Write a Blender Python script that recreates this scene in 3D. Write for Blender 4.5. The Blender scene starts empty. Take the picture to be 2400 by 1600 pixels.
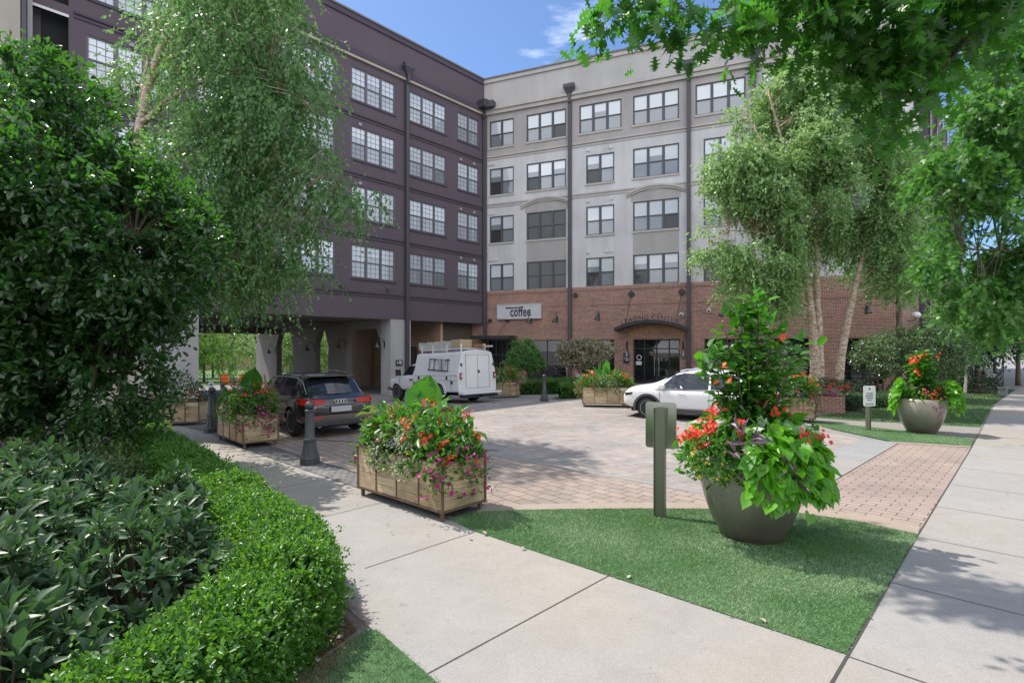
import bpy, bmesh, math, random
import numpy as np
from mathutils import Vector, Matrix, noise

R = math.radians
scene = bpy.context.scene
col = scene.collection
random.seed(7)
rng = np.random.default_rng(7)

# ------------------------------------------------------------------ camera
CAM_H = 2.2
cam_data = bpy.data.cameras.new('camera')
cam = bpy.data.objects.new('camera', cam_data)
col.objects.link(cam)
cam.location = (0, 0, CAM_H)
cam.rotation_euler = (R(90), 0, 0)
cam_data.sensor_width = 36
cam_data.lens = 19.0
cam_data.shift_y = 0.00625
cam_data.clip_start = 0.05
cam_data.clip_end = 2000
scene.camera = cam

# ------------------------------------------------------------------ sky, sun, exposure
SUN_EL = 57.0
SUN_AZ = math.atan2(-0.90, 0.436)           # clockwise from +Y
sunv = Vector((math.sin(SUN_AZ) * math.cos(R(SUN_EL)), math.cos(SUN_AZ) * math.cos(R(SUN_EL)), math.sin(R(SUN_EL))))
world = bpy.data.worlds.new('World')
scene.world = world
world.use_nodes = True
wn, wl = world.node_tree.nodes, world.node_tree.links
wn.clear()
sky = wn.new('ShaderNodeTexSky')
sky.sky_type = 'NISHITA'
sky.sun_disc = False
sky.sun_elevation = R(SUN_EL)
sky.sun_rotation = SUN_AZ % (2 * math.pi)
sky.air_density = 1.0
sky.dust_density = 0.8
sky.ozone_density = 8.0
# thin fair-weather cloud in the sky dome
tc = wn.new('ShaderNodeTexCoord')
mp = wn.new('ShaderNodeMapping'); mp.inputs['Scale'].default_value = (1.6, 1.6, 4.5)
mp.inputs['Location'].default_value = (0.35, 0.2, 0.0)
nz = wn.new('ShaderNodeTexNoise'); nz.inputs['Scale'].default_value = 2.1; nz.inputs['Detail'].default_value = 7; nz.inputs['Roughness'].default_value = 0.55; nz.inputs['Distortion'].default_value = 0.4
rp = wn.new('ShaderNodeValToRGB')
rp.color_ramp.elements[0].position = 0.42; rp.color_ramp.elements[0].color = (0, 0, 0, 1)
rp.color_ramp.elements[1].position = 0.72; rp.color_ramp.elements[1].color = (1, 1, 1, 1)
# unseen cloud added behind the photographer, to brighten the shaded sides
dt = wn.new('ShaderNodeVectorMath'); dt.operation = 'DOT_PRODUCT'; dt.inputs[1].default_value = (0.05, -0.20, 0.0)
sm_ = wn.new('ShaderNodeMath'); sm_.operation = 'ADD'
mx = wn.new('ShaderNodeMixRGB'); mx.inputs[2].default_value = (11.4, 11.7, 12.2, 1)
bg = wn.new('ShaderNodeBackground'); bg.inputs[1].default_value = 0.08
wo = wn.new('ShaderNodeOutputWorld')
wl.new(tc.outputs['Generated'], mp.inputs[0]); wl.new(mp.outputs[0], nz.inputs['Vector'])
wl.new(tc.outputs['Generated'], dt.inputs[0]); wl.new(nz.outputs['Fac'], sm_.inputs[0]); wl.new(dt.outputs['Value'], sm_.inputs[1]); wl.new(sm_.outputs[0], rp.inputs[0]); wl.new(rp.outputs[0], mx.inputs[0])
wl.new(sky.outputs[0], mx.inputs[1]); wl.new(mx.outputs[0], bg.inputs[0]); wl.new(bg.outputs[0], wo.inputs[0])

sl = bpy.data.lights.new('sun', 'SUN')
sl.energy = 2.7
sl.angle = R(0.53)
sl.color = (1.0, 0.93, 0.83)
so = bpy.data.objects.new('sun', sl)
col.objects.link(so)
so.rotation_euler = sunv.to_track_quat('Z', 'Y').to_euler()
so.location = (-20, 10, 40)

vs = scene.view_settings
vs.view_transform = 'Standard'
vs.look = 'None'
vs.exposure = 1.27
vs.gamma = 1.0
try:
    vs.use_curve_mapping = False
except Exception:
    pass
scene.cycles.max_bounces = 8
scene.cycles.transparent_max_bounces = 8
scene.cycles.use_denoising = True

# ------------------------------------------------------------------ helpers
ND = (-math.cos(R(42.2)), math.sin(R(42.2)))    # direction in which the courtyard falls away

def gz(x, y):
    dd = x * ND[0] + y * ND[1]
    return -0.045 * min(max(dd - 15, 0), 12) - 0.02 * min(max(dd - 27, 0), 20)

def empty(name, label, cat, loc=(0, 0, 0), rz=0.0, group=None):
    o = bpy.data.objects.new(name, None)
    o.empty_display_size = 0.2
    col.objects.link(o)
    o.location = loc
    o.rotation_euler = (0, 0, rz)
    tag(o, label, cat, group)
    return o

def tag(o, label=None, cat=None, group=None, kind=None):
    if label: o['label'] = label
    if cat: o['category'] = cat
    if group: o['group'] = group
    if kind: o['kind'] = kind
    return o

def link(name, mesh, parent=None):
    o = bpy.data.objects.new(name, mesh)
    col.objects.link(o)
    if parent is not None:
        o.parent = parent
    return o

def copy_tree(o, parent=None):
    kids = [c for c in scene.objects if c.parent == o]
    c = o.copy()
    col.objects.link(c)
    c.parent = parent
    for k in kids:
        copy_tree(k, c)
    return c

class MB:
    """collects faces, then links them as ONE mesh object"""
    def __init__(self):
        self.v, self.f, self.m = [], [], []

    def add(self, vs_, fs_, mi=0):
        b = len(self.v)
        self.v += [tuple(p) for p in vs_]
        for f in fs_:
            self.f.append([b + i for i in f]); self.m.append(mi)

    def quad(self, a, b, c, d, mi=0):
        self.add([a, b, c, d], [(0, 1, 2, 3)], mi)

    def box(self, x0, x1, y0, y1, z0, z1, mi=0, M=None):
        p = [(x0, y0, z0), (x1, y0, z0), (x1, y1, z0), (x0, y1, z0), (x0, y0, z1), (x1, y0, z1), (x1, y1, z1), (x0, y1, z1)]
        if M is not None:
            p = [tuple(M @ Vector(q)) for q in p]
        self.add(p, [(3, 2, 1, 0), (4, 5, 6, 7), (0, 1, 5, 4), (1, 2, 6, 5), (2, 3, 7, 6), (3, 0, 4, 7)], mi)

    def bbox(self, x0, x1, y0, y1, z0, z1, r=0.01, mi=0, M=None):
        """box with chamfered edges"""
        bm = bmesh.new()
        bmesh.ops.create_cube(bm, size=1)
        for v in bm.verts:
            v.co = Vector(((x0 + x1) / 2 + v.co.x * (x1 - x0), (y0 + y1) / 2 + v.co.y * (y1 - y0), (z0 + z1) / 2 + v.co.z * (z1 - z0)))
        bmesh.ops.bevel(bm, geom=bm.edges[:], offset=r, segments=2, affect='EDGES', profile=0.6)
        bm.verts.index_update()
        vs_ = [tuple(M @ v.co) if M is not None else tuple(v.co) for v in bm.verts]
        self.add(vs_, [[v.index for v in f.verts] for f in bm.faces], mi)
        bm.free()

    def tube(self, pts, rad, n=8, mi=0, cap=True):
        pts = [Vector(p) for p in pts]
        if not hasattr(rad, '__len__'):
            rad = [rad] * len(pts)
        b = len(self.v)
        ref = None
        for i, p in enumerate(pts):
            t = (pts[min(i + 1, len(pts) - 1)] - pts[max(i - 1, 0)])
            if t.length < 1e-9: t = Vector((0, 0, 1))
            t.normalize()
            if ref is None:
                ref = t.orthogonal().normalized()
            else:
                ref = ref - t * ref.dot(t)
                ref = ref.normalized() if ref.length > 1e-6 else t.orthogonal().normalized()
            w = t.cross(ref)
            for k in range(n):
                a = 2 * math.pi * k / n
                self.v.append(tuple(p + (ref * math.cos(a) + w * math.sin(a)) * rad[i]))
        for i in range(len(pts) - 1):
            for k in range(n):
                k2 = (k + 1) % n
                self.f.append([b + i * n + k, b + i * n + k2, b + (i + 1) * n + k2, b + (i + 1) * n + k]); self.m.append(mi)
        if cap:
            self.f.append([b + k for k in range(n)][::-1]); self.m.append(mi)
            e = b + (len(pts) - 1) * n
            self.f.append([e + k for k in range(n)]); self.m.append(mi)

    def lathe(self, prof, n=24, c=(0, 0), mi=0, M=None, cap=True):
        b = len(self.v)
        for (r, z) in prof:
            for k in range(n):
                a = 2 * math.pi * k / n
                p = Vector((c[0] + r * math.cos(a), c[1] + r * math.sin(a), z))
                self.v.append(tuple(M @ p) if M is not None else tuple(p))
        for i in range(len(prof) - 1):
            for k in range(n):
                k2 = (k + 1) % n
                self.f.append([b + i * n + k, b + i * n + k2, b + (i + 1) * n + k2, b + (i + 1) * n + k]); self.m.append(mi)
        if cap:
            self.f.append([b + k for k in range(n)][::-1]); self.m.append(mi)
            e = b + (len(prof) - 1) * n
            self.f.append([e + k for k in range(n)]); self.m.append(mi)

    def prism(self, poly, y0, y1, mi=0, M=None):
        """polygon in (x, z) extruded along y"""
        n = len(poly)
        p = [(x, y0, z) for x, z in poly] + [(x, y1, z) for x, z in poly]
        if M is not None: p = [tuple(M @ Vector(q)) for q in p]
        fs_ = [list(range(n)), list(range(n, 2 * n))[::-1]] + [[(i + 1) % n, i, n + i, n + (i + 1) % n] for i in range(n)]
        self.add(p, fs_, mi)

    def sphere(self, c, r, n=12, mi=0, sz=1.0):
        m = n // 2
        prof = [(max(r * math.sin(math.pi * i / m), 1e-4), c[2] - r * sz * math.cos(math.pi * i / m)) for i in range(m + 1)]
        self.lathe(prof, n, (c[0], c[1]), mi)

    def mesh(self, name, mats, smooth=False):
        me = bpy.data.meshes.new(name)
        me.from_pydata(self.v, [], self.f)
        if not isinstance(mats, (list, tuple)): mats = [mats]
        for m in mats: me.materials.append(m)
        if any(self.m): me.polygons.foreach_set('material_index', self.m)
        if smooth:
            me.polygons.foreach_set('use_smooth', [True] * len(me.polygons))
        me.update()
        return me

    def build(self, name, mats, parent=None, smooth=False, auto=None):
        me = self.mesh(name, mats, smooth or auto is not None)
        if auto is not None:
            bm = bmesh.new(); bm.from_mesh(me)
            for e in bm.edges:
                e.smooth = len(e.link_faces) == 2 and e.calc_face_angle(0) < auto
            bm.to_mesh(me); bm.free()
        return link(name, me, parent)

# ------------------------------------------------------------------ materials
_mats = {}
def newmat(name):
    m = bpy.data.materials.new(name)
    m.use_nodes = True
    nt = m.node_tree
    return m, nt.nodes, nt.links, nt.nodes['Principled BSDF']

def plain(name, c, rough=0.5, metal=0.0, spec=0.5, noise=0.0, nscale=8.0, coat=0.0, emit=None):
    if name in _mats: return _mats[name]
    m, n, l, b = newmat(name)
    b.inputs['Base Color'].default_value = (*c, 1)
    b.inputs['Roughness'].default_value = rough
    b.inputs['Metallic'].default_value = metal
    b.inputs['Specular IOR Level'].default_value = spec
    b.inputs['Coat Weight'].default_value = coat
    b.inputs['Coat Roughness'].default_value = 0.03
    if emit:
        b.inputs['Emission Color'].default_value = (*emit[:3], 1); b.inputs['Emission Strength'].default_value = emit[3]
    if noise:
        t = n.new('ShaderNodeTexCoord'); x = n.new('ShaderNodeTexNoise')
        x.inputs['Scale'].default_value = nscale; x.inputs['Detail'].default_value = 6; x.inputs['Roughness'].default_value = 0.65
        r = n.new('ShaderNodeMapRange'); r.inputs['To Min'].default_value = 1 - noise; r.inputs['To Max'].default_value = 1 + noise
        r.inputs['From Min'].default_value = 0.3; r.inputs['From Max'].default_value = 0.7
        v = n.new('ShaderNodeVectorMath'); v.operation = 'SCALE'; v.inputs[0].default_value = c
        l.new(t.outputs['Object'], x.inputs['Vector']); l.new(x.outputs['Fac'], r.inputs['Value'])
        l.new(r.outputs['Result'], v.inputs['Scale']); l.new(v.outputs[0], b.inputs['Base Color'])
    _mats[name] = m
    return m

def wallcoord(n, l, scale=1.0):
    """(x + y, z) of the object's own frame, for axis-aligned walls"""
    t = n.new('ShaderNodeTexCoord'); s = n.new('ShaderNodeSeparateXYZ'); a = n.new('ShaderNodeMath'); a.operation = 'ADD'
    c = n.new('ShaderNodeCombineXYZ')
    l.new(t.outputs['Object'], s.inputs[0]); l.new(s.outputs[0], a.inputs[0]); l.new(s.outputs[1], a.inputs[1])
    l.new(a.outputs[0], c.inputs[0]); l.new(s.outputs[2], c.inputs[1])
    return t, c

def brickmat(name, c1, c2, mortar, bw=0.215, rh=0.075, ms=0.011, rot=0.0, off=0.5):
    m, n, l, b = newmat(name)
    t, c = wallcoord(n, l)
    mp = n.new('ShaderNodeMapping'); mp.inputs['Rotation'].default_value = (0, 0, rot)
    k = n.new('ShaderNodeTexBrick'); k.offset = off
    k.inputs['Scale'].default_value = 1.0; k.inputs['Brick Width'].default_value = bw; k.inputs['Row Height'].default_value = rh
    k.inputs['Mortar Size'].default_value = ms; k.inputs['Mortar Smooth'].default_value = 0.1; k.inputs['Bias'].default_value = 0.0
    k.inputs['Color1'].default_value = (*c1, 1); k.inputs['Color2'].default_value = (*c2, 1); k.inputs['Mortar'].default_value = (*mortar, 1)
    x = n.new('ShaderNodeTexNoise'); x.inputs['Scale'].default_value = 1.3; x.inputs['Detail'].default_value = 5
    r = n.new('ShaderNodeMapRange'); r.inputs['From Min'].default_value = 0.3; r.inputs['From Max'].default_value = 0.7; r.inputs['To Min'].default_value = 0.88; r.inputs['To Max'].default_value = 1.1
    v = n.new('ShaderNodeVectorMath'); v.operation = 'SCALE'
    l.new(c.outputs[0], mp.inputs[0]); l.new(mp.outputs[0], k.inputs['Vector'])
    l.new(t.outputs['Object'], x.inputs['Vector']); l.new(x.outputs['Fac'], r.inputs['Value'])
    l.new(k.outputs['Color'], v.inputs[0]); l.new(r.outputs['Result'], v.inputs['Scale']); l.new(v.outputs[0], b.inputs['Base Color'])
    bp = n.new('ShaderNodeBump'); bp.inputs['Strength'].default_value = 0.5; bp.inputs['Distance'].default_value = 0.01; bp.invert = True
    l.new(k.outputs['Fac'], bp.inputs['Height']); l.new(bp.outputs[0], b.inputs['Normal'])
    b.inputs['Roughness'].default_value = 0.85
    _mats[name] = m
    return m

def stucco(name, c, streak=0.12):
    m, n, l, b = newmat(name)
    t = n.new('ShaderNodeTexCoord')
    mp = n.new('ShaderNodeMapping'); mp.inputs['Scale'].default_value = (1.4, 1.4, 0.18)
    x = n.new('ShaderNodeTexNoise'); x.inputs['Scale'].default_value = 1.0; x.inputs['Detail'].default_value = 8; x.inputs['Roughness'].default_value = 0.6
    y = n.new('ShaderNodeTexNoise'); y.inputs['Scale'].default_value = 0.45; y.inputs['Detail'].default_value = 4
    ad = n.new('ShaderNodeMath'); ad.operation = 'ADD'
    r = n.new('ShaderNodeMapRange'); r.inputs['From Min'].default_value = 0.7; r.inputs['From Max'].default_value = 1.3
    r.inputs['To Min'].default_value = 1 - streak; r.inputs['To Max'].default_value = 1 + streak
    v = n.new('ShaderNodeVectorMath'); v.operation = 'SCALE'; v.inputs[0].default_value = c
    l.new(t.outputs['Object'], mp.inputs[0]); l.new(mp.outputs[0], x.inputs['Vector']); l.new(t.outputs['Object'], y.inputs['Vector'])
    l.new(x.outputs['Fac'], ad.inputs[0]); l.new(y.outputs['Fac'], ad.inputs[1]); l.new(ad.outputs[0], r.inputs['Value'])
    l.new(r.outputs['Result'], v.inputs['Scale']); l.new(v.outputs[0], b.inputs['Base Color'])
    g = n.new('ShaderNodeTexNoise'); g.inputs['Scale'].default_value = 90
    bp = n.new('ShaderNodeBump'); bp.inputs['Strength'].default_value = 0.15; bp.inputs['Distance'].default_value = 0.01
    l.new(t.outputs['Object'], g.inputs['Vector']); l.new(g.outputs['Fac'], bp.inputs['Height']); l.new(bp.outputs[0], b.inputs['Normal'])
    b.inputs['Roughness'].default_value = 0.9
    b.inputs['Specular IOR Level'].default_value = 0.25
    _mats[name] = m
    return m

def leafmat(name, a, b_, trans=None, tfac=0.3, rough=0.42, spec=0.5):
    """two-tone leaf: colour varies from leaf to leaf, light passes through"""
    m, n, l, b = newmat(name)
    g = n.new('ShaderNodeNewGeometry')
    r = n.new('ShaderNodeValToRGB')
    r.color_ramp.elements[0].color = (*a, 1); r.color_ramp.elements[1].color = (*b_, 1)
    l.new(g.outputs['Random Per Island'], r.inputs[0]); l.new(r.outputs[0], b.inputs['Base Color'])
    b.inputs['Roughness'].default_value = rough
    b.inputs['Specular IOR Level'].default_value = spec
    tr = n.new('ShaderNodeBsdfTranslucent')
    if trans is None: trans = tuple(min(1, 1.6 * q) for q in b_)
    tr.inputs[0].default_value = (*trans, 1)
    mxs = n.new('ShaderNodeMixShader'); mxs.inputs[0].default_value = tfac
    out = n['Material Output']
    l.new(b.outputs[0], mxs.inputs[1]); l.new(tr.outputs[0], mxs.inputs[2]); l.new(mxs.outputs[0], out.inputs[0])
    _mats[name] = m
    return m

def concrete(name, c, speck=0.24, scale=1.0):
    m, n, l, b = newmat(name)
    t = n.new('ShaderNodeTexCoord')
    x = n.new('ShaderNodeTexNoise'); x.inputs['Scale'].default_value = 0.55 * scale; x.inputs['Detail'].default_value = 8; x.inputs['Roughness'].default_value = 0.62
    f = n.new('ShaderNodeTexNoise'); f.inputs['Scale'].default_value = 110; f.inputs['Detail'].default_value = 3; f.inputs['Roughness'].default_value = 0.8
    r1 = n.new('ShaderNodeMapRange'); r1.inputs['From Min'].default_value = 0.3; r1.inputs['From Max'].default_value = 0.7; r1.inputs['To Min'].default_value = 0.94; r1.inputs['To Max'].default_value = 1.05
    r2 = n.new('ShaderNodeMapRange'); r2.inputs['From Min'].default_value = 0.3; r2.inputs['From Max'].default_value = 0.7; r2.inputs['To Min'].default_value = 1 - speck; r2.inputs['To Max'].default_value = 1 + speck
    mu = n.new('ShaderNodeMath'); mu.operation = 'MULTIPLY'
    v = n.new('ShaderNodeVectorMath'); v.operation = 'SCALE'
    hue = n.new('ShaderNodeTexNoise'); hue.inputs['Scale'].default_value = 0.3
    hr = n.new('ShaderNodeValToRGB'); hr.color_ramp.elements[0].color = (c[0] * 0.97, c[1] * 0.99, c[2] * 1.03, 1); hr.color_ramp.elements[1].color = (c[0] * 1.04, c[1], c[2] * 0.95, 1)
    hr.color_ramp.elements[0].position = 0.4; hr.color_ramp.elements[1].position = 0.6
    for q in (x, f, hue): l.new(t.outputs['Object'], q.inputs['Vector'])
    l.new(x.outputs['Fac'], r1.inputs['Value']); l.new(f.outputs['Fac'], r2.inputs['Value'])
    sp = n.new('ShaderNodeTexNoise'); sp.inputs['Scale'].default_value = 9; sp.inputs['Detail'].default_value = 4
    sr = n.new('ShaderNodeMapRange'); sr.inputs['From Min'].default_value = .64; sr.inputs['From Max'].default_value = .72; sr.inputs['To Min'].default_value = 1.0; sr.inputs['To Max'].default_value = .84
    br = n.new('ShaderNodeTexNoise'); br.inputs['Scale'].default_value = 2.2; br.inputs['Detail'].default_value = 6; br.inputs['Distortion'].default_value = 1.5
    bR = n.new('ShaderNodeMapRange'); bR.inputs['From Min'].default_value = .35; bR.inputs['From Max'].default_value = .65; bR.inputs['To Min'].default_value = .955; bR.inputs['To Max'].default_value = 1.03
    m2 = n.new('ShaderNodeMath'); m2.operation = 'MULTIPLY'; m3 = n.new('ShaderNodeMath'); m3.operation = 'MULTIPLY'
    for q in (sp, br): l.new(t.outputs['Object'], q.inputs['Vector'])
    l.new(sp.outputs['Fac'], sr.inputs['Value']); l.new(br.outputs['Fac'], bR.inputs['Value']); l.new(sr.outputs[0], m2.inputs[0]); l.new(bR.outputs[0], m2.inputs[1])
    l.new(r1.outputs[0], m3.inputs[0]); l.new(m2.outputs[0], m3.inputs[1])
    l.new(m3.outputs[0], mu.inputs[0]); l.new(r2.outputs[0], mu.inputs[1]); l.new(hue.outputs['Fac'], hr.inputs[0])
    l.new(hr.outputs[0], v.inputs[0]); l.new(mu.outputs[0], v.inputs['Scale']); l.new(v.outputs[0], b.inputs['Base Color'])
    bp = n.new('ShaderNodeBump'); bp.inputs['Strength'].default_value = 0.25; bp.inputs['Distance'].default_value = 0.004
    l.new(f.outputs['Fac'], bp.inputs['Height']); l.new(bp.outputs[0], b.inputs['Normal'])
    b.inputs['Roughness'].default_value = 0.85; b.inputs['Specular IOR Level'].default_value = 0.3
    _mats[name] = m
    return m

def paver(name, c1, c2, mortar, bw, rh, ms, rot, jitter=0.25, off=0.5, squash=1.0, sf=2, warp=0.0):
    m, n, l, b = newmat(name)
    t = n.new('ShaderNodeTexCoord')
    mp = n.new('ShaderNodeMapping'); mp.inputs['Rotation'].default_value = (0, 0, rot)
    k = n.new('ShaderNodeTexBrick'); k.offset = off; k.squash = squash; k.squash_frequency = sf
    k.inputs['Scale'].default_value = 1.0; k.inputs['Brick Width'].default_value = bw; k.inputs['Row Height'].default_value = rh
    k.inputs['Mortar Size'].default_value = ms; k.inputs['Mortar Smooth'].default_value = 0.2
    k.inputs['Color1'].default_value = (*c1, 1); k.inputs['Color2'].default_value = (*c2, 1); k.inputs['Mortar'].default_value = (*mortar, 1)
    if warp:
        wz = n.new('ShaderNodeTexNoise'); wz.inputs['Scale'].default_value = 0.5; wz.inputs['Detail'].default_value = 1
        ws_ = n.new('ShaderNodeVectorMath'); ws_.operation = 'MULTIPLY_ADD'; ws_.inputs[1].default_value = (warp,) * 3
        l.new(t.outputs['Object'], wz.inputs['Vector']); l.new(wz.outputs['Color'], ws_.inputs[0]); l.new(t.outputs['Object'], ws_.inputs[2])
        l.new(ws_.outputs[0], mp.inputs[0])
    else:
        l.new(t.outputs['Object'], mp.inputs[0])
    l.new(mp.outputs[0], k.inputs['Vector'])
    x = n.new('ShaderNodeTexNoise'); x.inputs['Scale'].default_value = 2.5; x.inputs['Detail'].default_value = 8; x.inputs['Roughness'].default_value = 0.7
    r = n.new('ShaderNodeMapRange'); r.inputs['From Min'].default_value = 0.28; r.inputs['From Max'].default_value = 0.72; r.inputs['To Min'].default_value = 1 - jitter; r.inputs['To Max'].default_value = 1 + jitter
    v = n.new('ShaderNodeVectorMath'); v.operation = 'SCALE'
    l.new(t.outputs['Object'], x.inputs['Vector']); l.new(x.outputs['Fac'], r.inputs['Value'])
    st1 = n.new('ShaderNodeTexNoise'); st1.inputs['Scale'].default_value = 0.55; st1.inputs['Detail'].default_value = 7; st1.inputs['Distortion'].default_value = 1.0
    st2 = n.new('ShaderNodeMapRange'); st2.inputs['From Min'].default_value = .40; st2.inputs['From Max'].default_value = .68; st2.inputs['To Min'].default_value = 1.06; st2.inputs['To Max'].default_value = .84
    st3 = n.new('ShaderNodeMath'); st3.operation = 'MULTIPLY'
    l.new(t.outputs['Object'], st1.inputs['Vector']); l.new(st1.outputs['Fac'], st2.inputs['Value']); l.new(st2.outputs[0], st3.inputs[0]); l.new(r.outputs[0], st3.inputs[1])
    l.new(k.outputs['Color'], v.inputs[0]); l.new(st3.outputs[0], v.inputs['Scale']); l.new(v.outputs[0], b.inputs['Base Color'])
    bp = n.new('ShaderNodeBump'); bp.inputs['Strength'].default_value = 0.4; bp.inputs['Distance'].default_value = 0.008; bp.invert = True
    l.new(k.outputs['Fac'], bp.inputs['Height']); l.new(bp.outputs[0], b.inputs['Normal'])
    b.inputs['Roughness'].default_value = 0.85; b.inputs['Specular IOR Level'].default_value = 0.3
    _mats[name] = m
    return m

M_BRICK = brickmat('red_brick', (0.38, 0.14, 0.088), (0.165, 0.066, 0.046), (0.47, 0.40, 0.34))
M_SOLDIER = brickmat('soldier_brick', (0.34, 0.14, 0.09), (0.22, 0.092, 0.062), (0.44, 0.37, 0.31), bw=0.075, rh=0.24, off=0.0)
M_ARCHB = brickmat('tan_arch_brick', (0.50, 0.24, 0.09), (0.36, 0.16, 0.07), (0.35, 0.29, 0.22), bw=0.075, rh=0.3, off=0.0)  # warm brick, its colour brightened further to look lit
M_LGREY = stucco('light_grey_stucco', (0.53, 0.512, 0.52), 0.16)
M_TAUPE = stucco('taupe_stucco', (0.37, 0.34, 0.33))
M_PARAPET = stucco('parapet_stucco', (0.42, 0.40, 0.38), 0.12)
M_TRIM = stucco('trim_stucco', (0.43, 0.40, 0.37))
M_SPAN = stucco('spandrel_stucco', (0.36, 0.34, 0.325))
M_PURPLE = stucco('purple_stucco', (0.108, 0.084, 0.103), 0.05)
M_PURTRIM = stucco('purple_trim', (0.082, 0.066, 0.09), 0.05)
M_BEIGE = stucco('beige_stucco', (0.40, 0.36, 0.31))
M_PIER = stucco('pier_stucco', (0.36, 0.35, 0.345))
M_SHADEPIER = stucco('shaded_pier_stucco', (0.25, 0.235, 0.22))  # darker copy of the pier stucco, drive-through shade put into the colour
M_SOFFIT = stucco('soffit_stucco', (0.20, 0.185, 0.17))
M_FRAME = plain('slate_window_frame', (0.055, 0.06, 0.07), 0.4)
M_PFRAME = plain('purple_window_frame', (0.11, 0.105, 0.125), 0.45)
M_PIPE = plain('downpipe_paint', (0.055, 0.05, 0.06), 0.45)
M_BLACK = plain('black_metal', (0.018, 0.018, 0.02), 0.4)
M_DGLASS = plain('shop_glass', (0.012, 0.014, 0.016), 0.02, spec=0.9)
M_COPING = plain('coping_metal', (0.14, 0.12, 0.12), 0.5)
# ------------------------------------------------------------------ ground sheets
def sheet(name, poly, z, mat, label=None, cat=None, kind='structure', build=True):
    bm = bmesh.new()
    vs_ = [bm.verts.new((x, y, 0)) for x, y in poly]
    bm.faces.new(vs_)
    bmesh.ops.triangulate(bm, faces=bm.faces[:])
    for dd in (15, 27, 47):
        bmesh.ops.bisect_plane(bm, geom=bm.verts[:] + bm.edges[:] + bm.faces[:], plane_co=(ND[0] * dd, ND[1] * dd, 0), plane_no=(ND[0], ND[1], 0))
    for v in bm.verts:
        v.co.z = gz(v.co.x, v.co.y) + z
    bmesh.ops.recalc_face_normals(bm, faces=bm.faces[:])
    for f in bm.faces:
        if f.normal.z < 0: f.normal_flip()
    me = bpy.data.meshes.new(name); bm.to_mesh(me); bm.free()
    me.materials.append(mat)
    o = link(name, me)
    tag(o, label, cat, None, kind)
    return o

M_CONC = concrete('walk_concrete', (0.275, 0.262, 0.247))
M_CONC2 = concrete('band_concrete', (0.255, 0.252, 0.246))
M_BASE = concrete('yard_concrete', (0.22, 0.215, 0.21), 0.15)
M_FLAG = paver('flagstone', (0.275, 0.235, 0.215), (0.215, 0.207, 0.205), (0.35, 0.32, 0.30), 0.46, 0.23, 0.008, R(-20), 0.22, 0.37, 0.7, 3, 0.35)
M_PAVE = paver('pink_paver', (0.30, 0.238, 0.21), (0.265, 0.213, 0.19), (0.11, 0.082, 0.062), 0.29, 0.15, 0.008, R(45), 0.10)
M_RINGP = paver('ring_paver', (0.31, 0.248, 0.212), (0.245, 0.208, 0.186), (0.11, 0.085, 0.065), 0.30, 0.21, 0.009, R(48), 0.14, 0.5, 1.0, 2, 0.12)
M_COB = paver('grey_cobble', (0.19, 0.185, 0.18), (0.13, 0.128, 0.128), (0.06, 0.06, 0.06), 0.14, 0.10, 0.010, R(-46), 0.25)
M_EDGE = concrete('edging_concrete', (0.30, 0.25, 0.205))
M_JOINT = plain('joint_gap', (0.055, 0.05, 0.045), 0.9)
M_MULCH = plain('mulch', (0.06, 0.036, 0.025), 0.95, noise=0.5, nscale=22)
M_TURFB = plain('turf_base', (0.045, 0.10, 0.034), 0.95, noise=0.3, nscale=12)
M_LAWN = plain('lawn_base', (0.05, 0.10, 0.03), 0.95, noise=0.25, nscale=9)
M_GARDEN = plain('garden_base', (0.07, 0.14, 0.035), 0.95, noise=0.25, nscale=4)
M_ROAD = plain('asphalt', (0.055, 0.055, 0.058), 0.9, noise=0.15, nscale=20)

sheet('ground', [(-220, -150), (220, -150), (220, 260), (-220, 260)], -0.002, M_BASE)
# street walk
SW = [(-2.6, -1.4), (2.39, 3.85), (4.77, 6.35), (10.08, 11.86), (18.71, 20.96), (26.5, 28.4), (46, 46.0), (85, 84)]
off = lambda p, k: (p[0] + k * 0.72, p[1] - k * 0.69)
sheet('sidewalk', [off(p, 0.0) for p in SW] + [off(p, 4.2) for p in SW[::-1]], 0.004, M_CONC)
sheet('street', [off(p, 7.0) for p in SW] + [off(p, 17) for p in SW[::-1]], 0.004, M_ROAD)
sheet('verge', [off(p, 4.25) for p in SW] + [off(p, 6.95) for p in SW[::-1]], 0.008, M_LAWN)
HEDGE_LINE = [(-12.6, 16.9), (-8.23, 12.67), (-5.2, 9.1), (-3.0, 6.5), (-1.44, 4.62), (-1.07, 4.19), (-0.49, 3.55), (0.0, 2.7), (-0.1, 1.26)]
sheet('path', [(2.46, 3.94), (-0.35, 6.58), (-0.7, 7.0), (-2.41, 8.45), (-5.67, 11.57), (-9.03, 15.25), (-13.5, 20.0), (-16.5, 20.5)] + HEDGE_LINE, 0.006, M_CONC)
sheet('cobble_band', [(-0.72, 6.98), (-2.41, 8.46), (-5.67, 11.58), (-9.03, 15.26), (-13.4, 20.0), (-12.9, 20.3), (-8.6, 15.55), (-5.27, 11.9), (-2.2, 8.95), (-0.42, 7.28)], 0.010, M_COB)
sheet('courtyard', [(-0.4, 11.35), (0.65, 10.36), (3.3, 8.0), (8.35, 12.95), (8.65, 14.9), (8.8, 16.4), (8.3, 18.0), (6.5, 19.6), (4.7, 21.0), (1.8, 22.4), (-1, 22.9), (-5, 25.5), (-8.5, 31), (-17, 24), (-12.7, 20.4), (-8.5, 15.7), (-6.8, 13.9), (-4.2, 14.9), (-1.9, 12.8)], 0.008, M_FLAG)
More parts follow.
